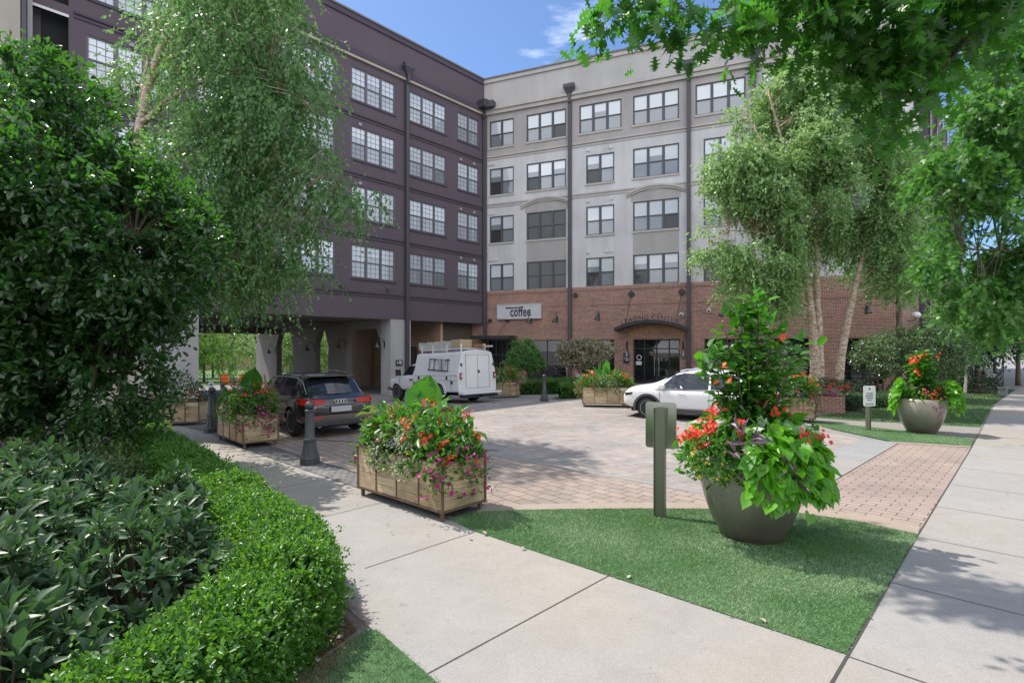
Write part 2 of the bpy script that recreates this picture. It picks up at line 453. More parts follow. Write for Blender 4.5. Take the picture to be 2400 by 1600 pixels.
sheet('paver_strip', [(-0.42, 7.28), (0.71, 7.3), (1.74, 7.35), (2.89, 7.34), (3.76, 7.18), (3.95, 7.55), (3.2, 8.02), (0.6, 10.32), (-0.5, 11.3), (-2.0, 12.7), (-4.2, 14.85), (-6.7, 13.8), (-5.27, 11.92), (-2.2, 8.97)], 0.010, M_RINGP)
sheet('paver_crossing', [(3.76, 7.18), (4.32, 6.85), (4.77, 6.36), (10.07, 11.86), (8.97, 12.5), (4.0, 7.65)], 0.010, M_PAVE)
sheet('border_band', [(3.98, 7.62), (8.96, 12.5), (8.55, 12.9), (8.33, 12.95), (3.35, 8.0), (3.2, 8.05), (0.6, 10.36), (-1.9, 12.75), (-2.0, 12.62), (0.5, 10.22), (3.1, 7.9), (3.6, 7.55)], 0.014, M_CONC2)
TURF = [(-0.8, 6.92), (-0.46, 7.22), (0.1, 7.29), (0.71, 7.33), (1.74, 7.36), (2.89, 7.34), (3.76, 7.18), (4.32, 6.85), (4.77, 6.35), (2.39, 3.87), (-0.45, 6.47)]
TOPE = TURF[1:9]
sheet('edging_kerb', TOPE + [(5.0, 6.62), (4.53, 7.13), (3.88, 7.48), (2.93, 7.62), (1.74, 7.64), (0.7, 7.6), (0.05, 7.55), (-0.5, 7.45)], 0.018, M_EDGE)
sheet('edging_kerb', [(8.72, 12.45), (10.08, 11.88), (10.2, 12.02), (8.86, 12.65)], 0.018, M_EDGE)
sheet('turf', TURF, 0.014, M_TURFB)
TURF2 = [(8.75, 16.6), (8.6, 14.91), (8.86, 12.62), (10.2, 12.02), (11.05, 12.9), (10.28, 14.29)]
sheet('turf', TURF2, 0.022, M_TURFB)
LAWN = [(9.3, 17.3), (10.35, 16.4), (13.02, 15.02), (18.68, 20.98), (26.4, 28.4), (25.2, 30.6), (19.4, 24.0), (16.0, 22.2), (12.5, 19.0)]
sheet('lawn', LAWN, 0.006, M_LAWN)
sheet('mulch_bed', [(9.0, 17.9), (12.4, 19.15), (16.0, 22.3), (19.3, 24.1), (25.0, 30.6), (21.0, 28.3), (20.0, 27.3), (9.6, 31.6), (8.8, 24), (8.4, 19)], 0.004, M_MULCH)
sheet('mulch_bed', [(0.0, 27.9), (3.5, 27.0), (4.6, 26.0), (3.6, 24.3), (2.0, 23.0), (1.6, 23.4), (3.0, 25.6), (3.2, 26.2), (0.0, 27.3), (-0.6, 30), (-1.8, 36.2), (6.6, 32.9), (6.0, 28.6), (4.7, 26.3), (3.6, 27.1)], 0.002, M_MULCH)
BED = [(-12.7, 17.0), (-8.33, 12.62), (-5.3, 9.05), (-3.1, 6.45), (-1.5, 4.6), (-1.2, 4.2), (-1.42, 3.7), (-1.35, 2.9), (-1.3, 0.6), (-25, 0.5), (-25, 17)]
sheet('mulch_bed', BED, 0.003, M_MULCH)
TURF3 = [(-1.14, 4.2), (-1.05, 4.2), (-0.5, 3.55), (0.0, 2.7), (-0.12, 1.25), (-1.35, 1.2), (-1.38, 3.0), (-1.44, 3.6)]
sheet('turf', TURF3, 0.014, M_TURFB)
sheet('garden_lawn', [(-60, 44), (-26.5, 44), (-13, 56), (-8, 90), (-70, 90)], 0.02, M_GARDEN)

# saw-cut joints of the concrete walks
jm = MB()
def joint(a, b, w=0.009, z=0.0):
    a, b = Vector(a), Vector(b)
    d = (b - a).normalized(); s = Vector((-d.y, d.x)) * w / 2
    p = [a - s, b - s, b + s, a + s]
    jm.quad(*[(q.x, q.y, gz(q.x, q.y) + z) for q in p])
sd = Vector((0.692, 0.722)); td = Vector((-0.73, 0.683))
for i in range(1, 9):                                                    # joints across the front path
    a = Vector((2.39, 3.85)) + Vector((-0.734, 0.680)) * (0.14 + 1.85 * i)
    joint(a, a - sd * (2.7 if i < 2 else 1.5), z=0.011)
for i in range(0, 14):                                                   # joints across the street walk
    a = Vector((2.39, 3.85)) + sd * (1.68 * i)
    joint(a, a + Vector((0.72, -0.69)) * 4.2, z=0.009)
for a, b in zip(SW[:-2], SW[1:-1]):
    joint(a, b, 0.014, 0.011)
joint((-0.8, 6.90), (-9.05, 15.2), 0.016, 0.0135)
joint((-0.45, 7.3), (-5.3, 11.95), 0.016, 0.0135)
joint((4.0, 7.62), (8.96, 12.5), 0.014, 0.0165)
joint((-6.0, 13.3), (-0.3, 11.5), 0.05, 0.0165)
joint((3.0, 20.2), (4.9, 20.6), 0.06, 0.012)
tag(jm.build('pavement_joints', M_JOINT), kind='structure')

# ------------------------------------------------------------------ leaves and foliage
T_DIA = (np.array([(0, 0, 0), (.5, -.5, .08), (1, 0, 0), (.5, .5, .08)]), [(0, 1, 2, 3)])
T_OVAL = (np.array([(0, 0, 0), (.28, -.42, .10), (.68, -.44, .10), (1, 0, -.06), (.68, .44, .10), (.28, .42, .10)]), [(0, 1, 2, 3), (0, 3, 4, 5)])
T_LANCE = (np.array([(0, 0, 0), (.3, -.4, .08), (.62, -.5, .10), (1, 0, -.18), (.62, .5, .10), (.3, .4, .08), (.5, 0, .0)]), [(0, 1, 2, 6), (6, 2, 3), (0, 6, 4, 5), (6, 3, 4)])
T_HEART = (np.array([(.12, 0, 0), (-.08, -.28, .05), (.14, -.52, .10), (.5, -.42, .08), (1, 0, -.12), (.5, .42, .08), (.14, .52, .10), (-.08, .28, .05)]), [(0, 1, 2, 3, 4), (0, 4, 5, 6, 7)])
_oak = [(0, 0), (.10, -.03), (.16, -.22), (.24, -.10), (.34, -.12), (.36, -.46), (.46, -.18), (.56, -.14), (.66, -.5), (.72, -.16), (.80, -.12), (.88, -.26), (1, 0)]
_oakp = _oak + [(s, -t) for s, t in _oak[-2:0:-1]]
T_OAK = (np.array([(s, t * 1.3, 0.05 * abs(t)) for s, t in _oakp]), [tuple(range(len(_oakp)))])
_fl = []
for k in range(10):
    a = 2 * math.pi * k / 10; r = 0.5 if k % 2 == 0 else 0.3
    _fl.append((0.5 + r * math.cos(a), r * math.sin(a), 0.10 if k % 2 == 0 else 0.05))
T_FLOWER = (np.array(_fl + [(0.5, 0, -0.05)]), [(k, (k + 1) % 10, 10) for k in range(10)])
T_BLADE = (np.array([(0, -.5, 0), (0, .5, 0), (1, 0, .12)]), [(0, 1, 2)])

def nrm(a):
    return a / np.maximum(np.linalg.norm(a, axis=1, keepdims=True), 1e-9)

def leaves(name, P, D, N, L, W, tmpl, mat, parent=None, smooth=False, local=None):
    """one mesh of many leaves: base point, axis, face normal, length and width of each"""
    P, D, N = np.asarray(P, float), nrm(np.asarray(D, float)), np.asarray(N, float)
    n = len(P)
    L = np.broadcast_to(L, (n,)); W = np.broadcast_to(W, (n,))
    B = nrm(np.cross(D, N)); N = np.cross(B, D)
    pts, faces = tmpl
    k = len(pts)
    V = P[:, None, :] + D[:, None, :] * (pts[None, :, 0:1] * L[:, None, None]) + B[:, None, :] * (pts[None, :, 1:2] * W[:, None, None]) + N[:, None, :] * (pts[None, :, 2:3] * L[:, None, None])
    if local is not None:
        V = V - np.asarray(local)[None, None, :]
    lt = np.array([len(f) for f in faces]); flat = np.concatenate([np.array(f) for f in faces])
    me = bpy.data.meshes.new(name)
    me.vertices.add(n * k); me.vertices.foreach_set('co', V.reshape(-1).astype(np.float32))
    me.loops.add(n * len(flat)); me.loops.foreach_set('vertex_index', (np.arange(n)[:, None] * k + flat[None, :]).reshape(-1).astype(np.int32))
    me.polygons.add(n * len(faces))
    tot = np.tile(lt, n); st = np.concatenate([[0], np.cumsum(tot)[:-1]])
    me.polygons.foreach_set('loop_start', st.astype(np.int32))
    if smooth: me.polygons.foreach_set('use_smooth', [True] * (n * len(faces)))
    me.materials.append(mat)
    me.update(calc_edges=True)
    return link(name, me, parent)

def rdir(n):
    return nrm(rng.normal(size=(n, 3)))

def in_ellipsoids(ells, n, shell=0.55, gap=0.0, gscale=0.8):
    """points in a union of ellipsoids, thicker towards the skin, thinned out in noise-shaped gaps"""
    w = np.array([e[3] * e[4] * e[5] for e in ells]) ** 0.75; w = w / w.sum()
    out = []
    while len(out) < n:
        e = ells[rng.choice(len(ells), p=w)]
        d = rdir(1)[0]; r = shell + (1 - shell) * rng.random() if rng.random() < 0.8 else rng.random() ** 0.5 * shell
        p = np.array(e[:3]) + d * np.array(e[3:6]) * r
        if p[2] < 0.05: continue
        if gap and noise.noise(Vector(p * gscale)) < gap - 0.55 * 0: continue
        out.append(p)
    return np.array(out)

def spray(A, C, twigs, tl, per, droop, spread=0.8, outw=0.7, up=0.0):
    """twigs leaving each anchor; returns leaf base points, twig directions and t"""
    n = len(A)
    out = nrm(A - C)
    P, D, T = [], [], []
    for _ in range(twigs):
        d = nrm(out * outw + rng.normal(size=(n, 3)) * spread * 0.6 + np.array([0, 0, up - droop * 0.6]))
        ln = tl * (0.6 + 0.8 * rng.random((n, 1)))
        for j in range(per):
            t = (j + 0.6 * rng.random((n, 1))) / per
            p = A + d * ln * t + np.array([0, 0, -1.0]) * droop * ln * t * t * 0.6
            tg = nrm(d + np.array([0, 0, -1.0]) * droop * t * 1.2)
            P.append(p + rng.normal(size=(n, 3)) * 0.015); D.append(tg); T.append(t[:, 0])
    return np.concatenate(P), np.concatenate(D), np.concatenate(T)

def limbs_mesh(limbs, anchors, frac, mat, name, parent, local, twig=0.014, n=7, tw_n=4):
    """trunk and limbs plus thin branches reaching a share of the leaf clusters"""
    mb = MB()
    nodes = []
    for pts, r0, r1 in limbs:
        pts = [Vector(p) for p in pts]
        # smooth polyline with small wobble
        q = []
        for i in range(len(pts) - 1):
            for j in range(4):
                t = j / 4
                a = pts[max(i - 1, 0)]; b = pts[i]; c = pts[i + 1]; d = pts[min(i + 2, len(pts) - 1)]
                q.append(0.5 * ((2 * b) + (c - a) * t + (2 * a - 5 * b + 4 * c - d) * t * t + (3 * b - a - 3 * c + d) * t ** 3))
        q.append(pts[-1])
        m = len(q)
        rad = [r0 + (r1 - r0) * (i / (m - 1)) ** 0.8 for i in range(m)]
        rad = [r * (1 + 0.07 * math.sin(3.1 * i + r0 * 90)) for i, r in enumerate(rad)]
        mb.tube([p - Vector(local) for p in q], rad, n)
        nodes += [(p, r) for p, r in zip(q[m // 4:], rad[m // 4:])]
    if len(anchors) and frac > 0:
        NP = np.array([tuple(p) for p, r in nodes]); NR = np.array([r for p, r in nodes])
        for a in anchors[rng.random(len(anchors)) < frac]:
            dv = NP - a
            dist = np.linalg.norm(dv, axis=1) + 1.2 * np.maximum(dv[:, 2], 0)
            i = int(np.argmin(dist))
            s = Vector(NP[i]); e = Vector(a)
            md = s.lerp(e, 0.5) + Vector((0, 0, 0.12 * (e - s).length)) + Vector(rng.normal(size=3)) * 0.06
            r = min(NR[i] * 0.6, twig * (0.8 + 0.5 * (e - s).length))
            mb.tube([s - Vector(local), md - Vector(local), e - Vector(local)], [r, r * 0.7, r * 0.3], tw_n, cap=False)
    return mb.build(name, mat, parent, smooth=True)

def bark(name, c1, c2, scale=6.0, bands=False):
    m, n, l, b = newmat(name)
    t = n.new('ShaderNodeTexCoord'); mp = n.new('ShaderNodeMapping')
    mp.inputs['Scale'].default_value = (1, 1, 3.2) if bands else (2.5, 2.5, 0.5)
    x = n.new('ShaderNodeTexNoise'); x.inputs['Scale'].default_value = scale; x.inputs['Detail'].default_value = 6; x.inputs['Roughness'].default_value = 0.7
    r = n.new('ShaderNodeValToRGB'); r.color_ramp.elements[0].position = 0.42; r.color_ramp.elements[1].position = 0.60
    r.color_ramp.elements[0].color = (*c2, 1); r.color_ramp.elements[1].color = (*c1, 1)
    l.new(t.outputs['Object'], mp.inputs[0]); l.new(mp.outputs[0], x.inputs['Vector']); l.new(x.outputs['Fac'], r.inputs[0]); l.new(r.outputs[0], b.inputs['Base Color'])
    bp = n.new('ShaderNodeBump'); bp.inputs['Strength'].default_value = 0.7; bp.inputs['Distance'].default_value = 0.03
    l.new(x.outputs['Fac'], bp.inputs['Height']); l.new(bp.outputs[0], b.inputs['Normal'])
    b.inputs['Roughness'].default_value = 0.9
    return m

M_BIRCHBARK = bark('river_birch_bark', (0.66, 0.57, 0.46), (0.30, 0.19, 0.12), 7, True)
M_BARK = bark('grey_brown_bark', (0.20, 0.16, 0.12), (0.09, 0.07, 0.055))
M_STEM = plain('stem_wood', (0.10, 0.075, 0.05), 0.8, noise=0.3)

def tree(name, label, cat, base, limbs, ells, na, twigs, tl, per, droop, L, W, tmpl, lmat, bmat, gap=0.0, gscale=0.8, shell=0.55, frac=0.3,
         group=None, up=0.35, hang=0.4, leafrand=0.8, spread=0.8, outw=0.7, center=None, twig=0.014, crown_name='crown', trunk_name='trunk'):
    root = empty(name, label, cat, base, 0, group)
    A = in_ellipsoids(ells, na, shell, gap, gscale)
    E = np.array([e[:3] for e in ells]); 
    C = E[np.argmin(np.linalg.norm(A[:, None, :] - E[None, :, :], axis=2), axis=1)] if center is None else np.array(center)[None, :]
    P, D, T = spray(A, C, twigs, tl, per, droop, spread, outw)
    n = len(P)
    ld = nrm(D * 0.7 + rng.normal(size=(n, 3)) * leafrand * 0.7 + np.array([0, 0, -hang]))
    nn = nrm(np.array([0, 0, 1.0]) * up + rng.normal(size=(n, 3)) * 0.55 + nrm(P - np.repeat(C, n // len(C), 0) if len(C) == 1 else D) * 0.25)
    s = 0.7 + 0.6 * rng.random(n)
    leaves(crown_name, P, ld, nn, L * s, W * s, tmpl, lmat, root, local=base)
    if limbs:
        limbs_mesh(limbs, A, frac, bmat, trunk_name, root, base, twig)
    return root
# ------------------------------------------------------------------ buildings
def pane_mat(name, c, slat=0.0, coat=1.0):
    m, n, l, b = newmat(name)
    o = n.new('ShaderNodeObjectInfo'); r = n.new('ShaderNodeMapRange'); r.inputs['To Min'].default_value = 0.62; r.inputs['To Max'].default_value = 1.12
    v = n.new('ShaderNodeVectorMath'); v.operation = 'SCALE'; v.inputs[0].default_value = c
    l.new(o.outputs['Random'], r.inputs['Value'])
    if slat:
        t = n.new('ShaderNodeTexCoord'); w = n.new('ShaderNodeTexWave'); w.bands_direction = 'Z'; w.inputs['Scale'].default_value = 6.0
        q = n.new('ShaderNodeMapRange'); q.inputs['To Min'].default_value = 1 - slat; q.inputs['To Max'].default_value = 1
        mu = n.new('ShaderNodeMath'); mu.operation = 'MULTIPLY'
        l.new(t.outputs['Object'], w.inputs['Vector']); l.new(w.outputs['Fac'], q.inputs['Value']); l.new(q.outputs[0], mu.inputs[0]); l.new(r.outputs[0], mu.inputs[1]); l.new(mu.outputs[0], v.inputs['Scale'])
    else:
        l.new(r.outputs[0], v.inputs['Scale'])
    l.new(v.outputs[0], b.inputs['Base Color'])
    b.inputs['Roughness'].default_value = 0.5; b.inputs['Specular IOR Level'].default_value = 0.4
    b.inputs['Coat Weight'].default_value = coat; b.inputs['Coat Roughness'].default_value = 0.01; b.inputs['Coat IOR'].default_value = 1.9 if coat == 1 else 1.5
    _mats[name] = m
    return m

M_BLIND = pane_mat('blind_behind_glass', (0.66, 0.70, 0.74), 0.15)
M_SCREEN = pane_mat('insect_screen_glass', (0.20, 0.22, 0.25))
M_BLINDP = pane_mat('pale_blind_glass', (0.62, 0.67, 0.75), 0.10)
M_BLINDQ = pane_mat('grey_blind_glass', (0.40, 0.44, 0.50), 0.10)  # greyer tone of the pale blind
M_DARKPANE = pane_mat('dark_window_glass', (0.02, 0.022, 0.025), 0.0, 0.8)
M_MUNTIN = plain('muntin_grey', (0.12, 0.13, 0.15), 0.5)

_wc = {}
_wr = random.Random(3)
def window(parent, x, z, w, h, n, style, y=0.0, sill=True):
    """sash window set in an opening whose lower left corner is (x, z)"""
    key = (round(w, 2), round(h, 2), n, style, _wr.choice((0, 0, 1, 2, 3)) if style != 'dark' else 0)
    if key not in _wc:
        fr, pu, mu = MB(), MB(), MB()
        t = 0.055; y0, y1 = 0.03, 0.13
        fr.box(0, w, y0, y1, 0, t); fr.box(0, w, y0, y1, h - t, h)
        fr.box(0, t, y0, y1, t, h - t); fr.box(w - t, w, y0, y1, t, h - t)
        uw = (w - 2 * t - (n - 1) * 0.10) / n
        for k in range(n):
            a = t + k * (uw + 0.10); b = a + uw
            if k < n - 1: fr.box(b, b + 0.10, y0 - 0.005, y1, t, h - t)
            fr.box(a, b, y0 + 0.015, y1, h * 0.49 - 0.03, h * 0.49 + 0.03)
            fr.box(a, a + 0.03, y0 + 0.02, y1, t, h - t); fr.box(b - 0.03, b, y0 + 0.02, y1, t, h - t)
            var = key[4]; zt_ = h - t
            # the blind of each light is drawn to its own height; below it the room is dark
            drop = h * 0.49 if var in (0, 1) else h * (.49 + .2 * ((k + var) % 2))
            pu.quad((a, 0.085, drop), (b, 0.085, drop), (b, 0.085, zt_), (a, 0.085, zt_), 0)
            if drop > h * .5: pu.quad((a, 0.085, h * 0.49), (b, 0.085, h * 0.49), (b, 0.085, drop), (a, 0.085, drop), 1)
            lowdark = (var == 1 and k == n - 1) or (var == 3 and k == 0)
            pu.quad((a, 0.10, t), (b, 0.10, t), (b, 0.10, h * 0.49), (a, 0.10, h * 0.49), 2 if lowdark else 1)
            for lo, hi, yy in ((t, h * 0.49 - 0.03, 0.09), (h * 0.49 + 0.03, h - t, 0.075)):
                for q in (1, 2):
                    xx = a + (b - a) * q / 3; zz = lo + (hi - lo) * q / 3
                    mu.box(xx - 0.011, xx + 0.011, yy, yy + 0.008, lo, hi); mu.box(a, b, yy - 0.002, yy + 0.006, zz - 0.011, zz + 0.011)
        mats = {'grey': [M_BLIND, M_SCREEN, M_DARKPANE], 'dark': [M_DARKPANE] * 3, 'purple': [M_BLINDP, M_BLINDQ, M_SCREEN]}[style]
        fm = M_PFRAME if style == 'purple' else M_FRAME
        _wc[key] = (fr.mesh('window', fm), pu.mesh('pane', mats), mu.mesh('muntins', M_MUNTIN) if style == 'purple' else None)
    a, b, c = _wc[key]
    o = link('window', a, parent); o.location = (x, y, z)
    link('pane', b, o)
    if c: link('muntins', c, o)
    if sill:
        sk = (key, 'sill')
        if sk not in _wc:
            sm = MB(); sm.box(-0.05, w + 0.05, -0.06, 0.05, -0.12, -0.002); _wc[sk] = sm.mesh('sill', M_PURTRIM if style == 'purple' else M_TRIM)
        link('sill', _wc[sk], o)
    return o

def wall(mb, x0, x1, z0, z1, holes, y=0.0, depth=0.14, mi=0, zfun=None):
    xs = sorted({x0, x1, *[h[0] for h in holes], *[h[1] for h in holes]}); zs = sorted({z0, z1, *[h[2] for h in holes], *[h[3] for h in holes]})
    xs = [q for q in xs if x0 <= q <= x1]; zs = [q for q in zs if z0 <= q <= z1]
    for i in range(len(xs) - 1):
        for j in range(len(zs) - 1):
            cx, cz = (xs[i] + xs[i + 1]) / 2, (zs[j] + zs[j + 1]) / 2
            if any(h[0] < cx < h[1] and h[2] < cz < h[3] for h in holes): continue
            mb.quad((xs[i], y, zs[j]), (xs[i + 1], y, zs[j]), (xs[i + 1], y, zs[j + 1]), (xs[i], y, zs[j + 1]), mi)
    for a, b, c, d in holes:
        a, b, c, d = max(a, x0), min(b, x1), max(c, z0), min(d, z1)
        if a >= b or c >= d: continue
        mb.quad((a, y, c), (a, y + depth, c), (a, y + depth, d), (a, y, d), mi); mb.quad((b, y + depth, c), (b, y, c), (b, y, d), (b, y + depth, d), mi)
        if c > z0: mb.quad((a, y, c), (b, y, c), (b, y + depth, c), (a, y + depth, c), mi)
        if d < z1: mb.quad((a, y + depth, d), (b, y + depth, d), (b, y, d), (a, y, d), mi)

ROWS = (17.62, 14.38, 11.13, 7.88); WH = 1.80
CX, CY = -1.9, 37.1

# ---- grey block with the brick ground floor (local +x runs right along the facade, -y faces the yard)
blk = empty('apartment_building', 'grey stucco apartment block above a red brick ground floor with the leasing entrance', 'apartment building', (CX, CY, 0), R(-22.9))
S1 = 23.9
cols = [(0.41, 2.19, 2, 'grey', 0), (3.11, 5.84, 3, 'grey', 0), (6.72, 9.42, 3, 'grey', 1), (7.17, 8.97, 2, 'grey', 2), (10.12, 12.84, 3, 'grey', 0),
        (13.76, 16.47, 3, 'grey', 1), (14.21, 16.0, 2, 'grey', 2), (17.3, 19.2, 2, 'grey', 0), (21.3, 23.1, 2, 'grey', 0)]
holes = []
for a, b, n, st, mode in cols:
    for i, zt in enumerate(ROWS):
        if (mode == 1 and i > 0) or (mode == 2 and i == 0): continue
        zb = zt - WH
        holes.append((a, b, zb, zt))
        s = 'dark' if (a == 3.11 and i >= 2) else st
        window(blk, a, zb, b - a, WH, n, s, sill=i < 3)
upper = [h for h in holes if h[2] > 15]; lower = [h for h in holes if h[2] < 15]
w = MB(); wall(w, 0.0, S1, 14.98, 18.05, upper); w.build('top_storey_wall', M_TAUPE, blk)
w = MB(); wall(w, 0.0, S1, 6.06, 14.98, lower); w.build('upper_wall', M_LGREY, blk)
w = MB(); w.box(0, S1, 0.0, 0.5, 18.5, 20.25); w.build('parapet', M_PARAPET, blk)
w = MB()
w.box(0, S1 + .1, -0.16, 0.4, 18.05, 18.30); w.box(0, S1 + .1, -0.26, 0.4, 18.302, 18.50)
w.build('cornice', M_TRIM, blk)
w = MB(); w.box(0, S1 + .1, -0.10, 0.6, 20.25, 20.5); w.build('parapet_band', M_TRIM, blk)
w = MB(); w.box(0, S1 + .15, -0.16, 0.65, 20.5, 20.6); w.build('coping', M_COPING, blk)
w = MB()
for z in (14.98, 11.75):
    w.box(0, S1, -0.045, 0.03, z, z + 0.10); w.box(0, S1, -0.075, 0.03, z + 0.17, z + 0.27)
w.build('string_course', M_TRIM, blk)
for a, b in ((3.11, 5.84), (10.12, 12.84)):
    p = MB(); p.box(a, b, -0.012, 0.02, ROWS[3] + 0.002, ROWS[2] - WH - 0.122); p.build('spandrel_panel', M_SPAN, blk)
    p = MB(); N = 14; cx = (a + b) / 2; hw = (b - a) / 2 + 0.36; zb = 11.42; rise = 0.42
    pr = [(cx + hw * (2 * i / N - 1), zb + rise * (1 - (2 * i / N - 1) ** 2)) for i in range(N + 1)]
    for dz, t, y in ((0, .12, -.10), (.12, .12, -.17)):
        for i in range(N):
            (xa, za), (xb, zb_) = pr[i], pr[i + 1]
            p.add([(xa, y, za + dz), (xb, y, zb_ + dz), (xb, y, zb_ + dz + t), (xa, y, za + dz + t), (xa, 0.02, za + dz), (xb, 0.02, zb_ + dz), (xb, 0.02, zb_ + dz + t), (xa, 0.02, za + dz + t)],
                  [(0, 1, 2, 3), (1, 0, 4, 5), (3, 2, 6, 7), (0, 3, 7, 4), (2, 1, 5, 6)])
    p.build('eyebrow_moulding', M_TRIM, blk)
    q = MB()
    for i in range(N):
        (xa, za), (xb, zb_) = pr[i], pr[i + 1]
        if xb > a and xa < b: q.quad((xa, -0.008, ROWS[2] + .001), (xb, -0.008, ROWS[2] + .001), (xb, -0.008, zb_), (xa, -0.008, za))
    q.build('spandrel_panel', M_SPAN, blk)
def vent(x, z):
    vm = MB(); vm.box(x - .09, x + .09, -0.07, 0.01, z - .09, z + .09); vm.build('dryer_vent', plain('vent_white', (0.55, 0.55, 0.55), 0.5), blk)
for x, z in ((.45, 14.72), (.72, 14.72), (.45, 11.35), (.7, 11.35), (.45, 8.2), (.7, 8.2), (.95, 8.2), (7.3, 14.72), (8.75, 14.72), (7.3, 11.5), (8.8, 11.5), (7.3, 8.25), (8.5, 8.25), (8.8, 8.25), (15.9, 8.4), (15.9, 14.6), (17.3, 11.4)): vent(x, z)
# downpipes with leader heads
def downpipe(parent, x, z0, y=-0.14, w=0.11, zt=18.6, head=True):
    d = MB()
    d.bbox(x - w, x + w, y - 0.09, y + 0.09, z0, zt - 0.6, 0.02)
    d.box(x - w * .7, x + w * .7, y - 0.2, y + 0.02, zt - 0.75, zt - 0.2)
    o = d.build('downpipe', M_PIPE, parent)
    if head:
        h = MB()
        b0, b1 = (x - .14, x + .14), (x - .36, x + .36)
        h.add([(b0[0], y - .15, zt - .25), (b0[1], y - .15, zt - .25), (b0[1], y + .0, zt - .25), (b0[0], y + .0, zt - .25), (b1[0], y - .32, zt + .15), (b1[1], y - .32, zt + .15), (b1[1], y + .0, zt + .15), (b1[0], y + .0, zt + .15),
               (b1[0], y - .32, zt + .38), (b1[1], y - .32, zt + .38), (b1[1], y, zt + .38), (b1[0], y, zt + .38)],
              [(0, 1, 5, 4), (1, 2, 6, 5), (2, 3, 7, 6), (3, 0, 4, 7), (3, 2, 1, 0), (4, 5, 9, 8), (5, 6, 10, 9), (6, 7, 11, 10), (7, 4, 8, 11), (8, 9, 10, 11)])
        h.build('leader_head', M_PIPE, o)
for x in (6.14, 13.4, 16.9): downpipe(blk, x, 0.3 if x < 14 else 0)
downpipe(blk, 0.12, -0.3, y=-0.16, zt=18.6)

# brick storey
gh = [(0.25, 2.3, -0.45, 2.72), (3.14, 5.85, -0.1, 2.72), (6.85, 8.97, 0.55, 2.72), (10.14, 12.88, 0.0, 2.72), (14.26, 16.7, 0.6, 2.72), (17.3, 20.0, 0.6, 2.72), (21.29, 23.09, 0.3, 2.72)]
w = MB(); wall(w, -7.0, S1, -1.2, 6.06, gh, depth=0.3); w.build('brick_wall', M_BRICK, blk)
w = MB()
w.box(0.3, S1, -0.035, 0.02, 5.82, 6.063); w.box(0.3, S1, -0.02, 0.02, 4.86, 5.02)
for a, b, c, d in gh:
    if a != 10.14: w.box(a - .22, b + .22, -0.02, 0.02, d, d + 0.26)
for a in (9.45, 13.0): w.box(a - .2, a + .45, -0.022, 0.02, 2.1, 2.4)
w.build('soldier_course', M_SOLDIER, blk)
# stone base ledge
w = MB(); w.box(6.5, 9.3, -0.05, 0.02, -0.05, 0.53); w.build('stone_plinth', M_TRIM, blk)
def shopfront(x0, x1, z0, z1, nx, zr, y=0.2):
    f, g = MB(), MB(); t = 0.05
    f.box(x0, x1, y - .04, y + .06, z1 - t, z1); f.box(x0, x1, y - .04, y + .06, z0, z0 + t)
    for k in range(nx + 1):
        xx = x0 + (x1 - x0 - t) * k / nx
        f.box(xx, xx + t, y - .035, y + .055, z0 + t, z1 - t)
    for q in zr: f.box(x0 + t, x1 - t, y - .03, y + .05, q - .03, q + .03)
    g.quad((x0 + t, y + .02, z0 + t), (x1 - t, y + .02, z0 + t), (x1 - t, y + .02, z1 - t), (x0 + t, y + .02, z1 - t))
    o = f.build('shop_window', M_BLACK, blk); g.build('pane', M_DGLASS, o)
    return o
for a, b, c, d in gh[1:3] + gh[4:]: shopfront(a, b, c, d, 2, (c + (d - c) * .72, c + (d - c) * .28))
# inner blinds of the right-hand shop windows: pale roller shade behind the upper glass
# coffee entrance: glazed doors set back under the flat canopy
def doors(x0, x1, z0, z1, y, nside, name='entrance_door'):
    f = MB(); g = MB(); hd = MB(); t = .07
    ww = x1 - x0; sx = ww * .22 if nside else 0
    f.box(x0, x1, y, y + .1, z1 - t, z1)
    for xx in (x0, x0 + sx, (x0 + x1) / 2 - t / 2, x1 - sx - t, x1 - t): f.box(xx, xx + t, y, y + .1, z0, z1 - t)
    zt = z0 + 2.12
    f.box(x0 + t, x1 - t, y + .005, y + .095, zt, zt + t); f.box(x0 + t, x1 - t, y + .005, y + .095, z0, z0 + .16)
    g.quad((x0, y + .06, z0), (x1, y + .06, z0), (x1, y + .06, z1), (x0, y + .06, z1))
    c = (x0 + x1) / 2
    for s in (-.13, .13):
        hd.tube([(c + s, y - .06, z0 + .5), (c + s, y - .06, z0 + 1.65)], .02, 8)
        for zz in (z0 + .6, z0 + 1.55): hd.tube([(c + s, y - .06, zz), (c + s, y + .03, zz)], .012, 6)
    o = f.build(name, M_BLACK, blk); g.build('pane', M_DGLASS, o)
    hd.build('handle', plain('brushed_steel', (0.55, 0.55, 0.56), 0.25, 1.0), o)
    return o
doors(0.25, 2.3, -0.42, 2.70, 0.22, False)
dr = doors(10.14, 12.88, 0.0, 2.72, 0.22, True)
w = MB(); w.box(10.25, 10.6, .276, .279, 1.15, 1.38); w.build('notice_sticker', plain('notice_white', (.6, .6, .6), .6), dr)
w = MB(); w.lathe([(.16, 0), (.16, .004), (.12, .004), (.12, 0)], 24, M=Matrix.Translation((10.45, .27, 1.62)) @ Matrix.Rotation(R(90), 4, 'X'), cap=False); w.build('round_sticker', plain('sticker_white', (.7, .7, .7), .6), dr)
# warm lit reception behind the leasing doors (a lamp is on inside)
w = MB(); w.box(11.15, 11.38, .275, .278, 1.72, 1.9); w.build('lamp_glow', plain('warm_lamp', (.10, .05, .02), .6, emit=(1, .45, .12, .01)), dr)
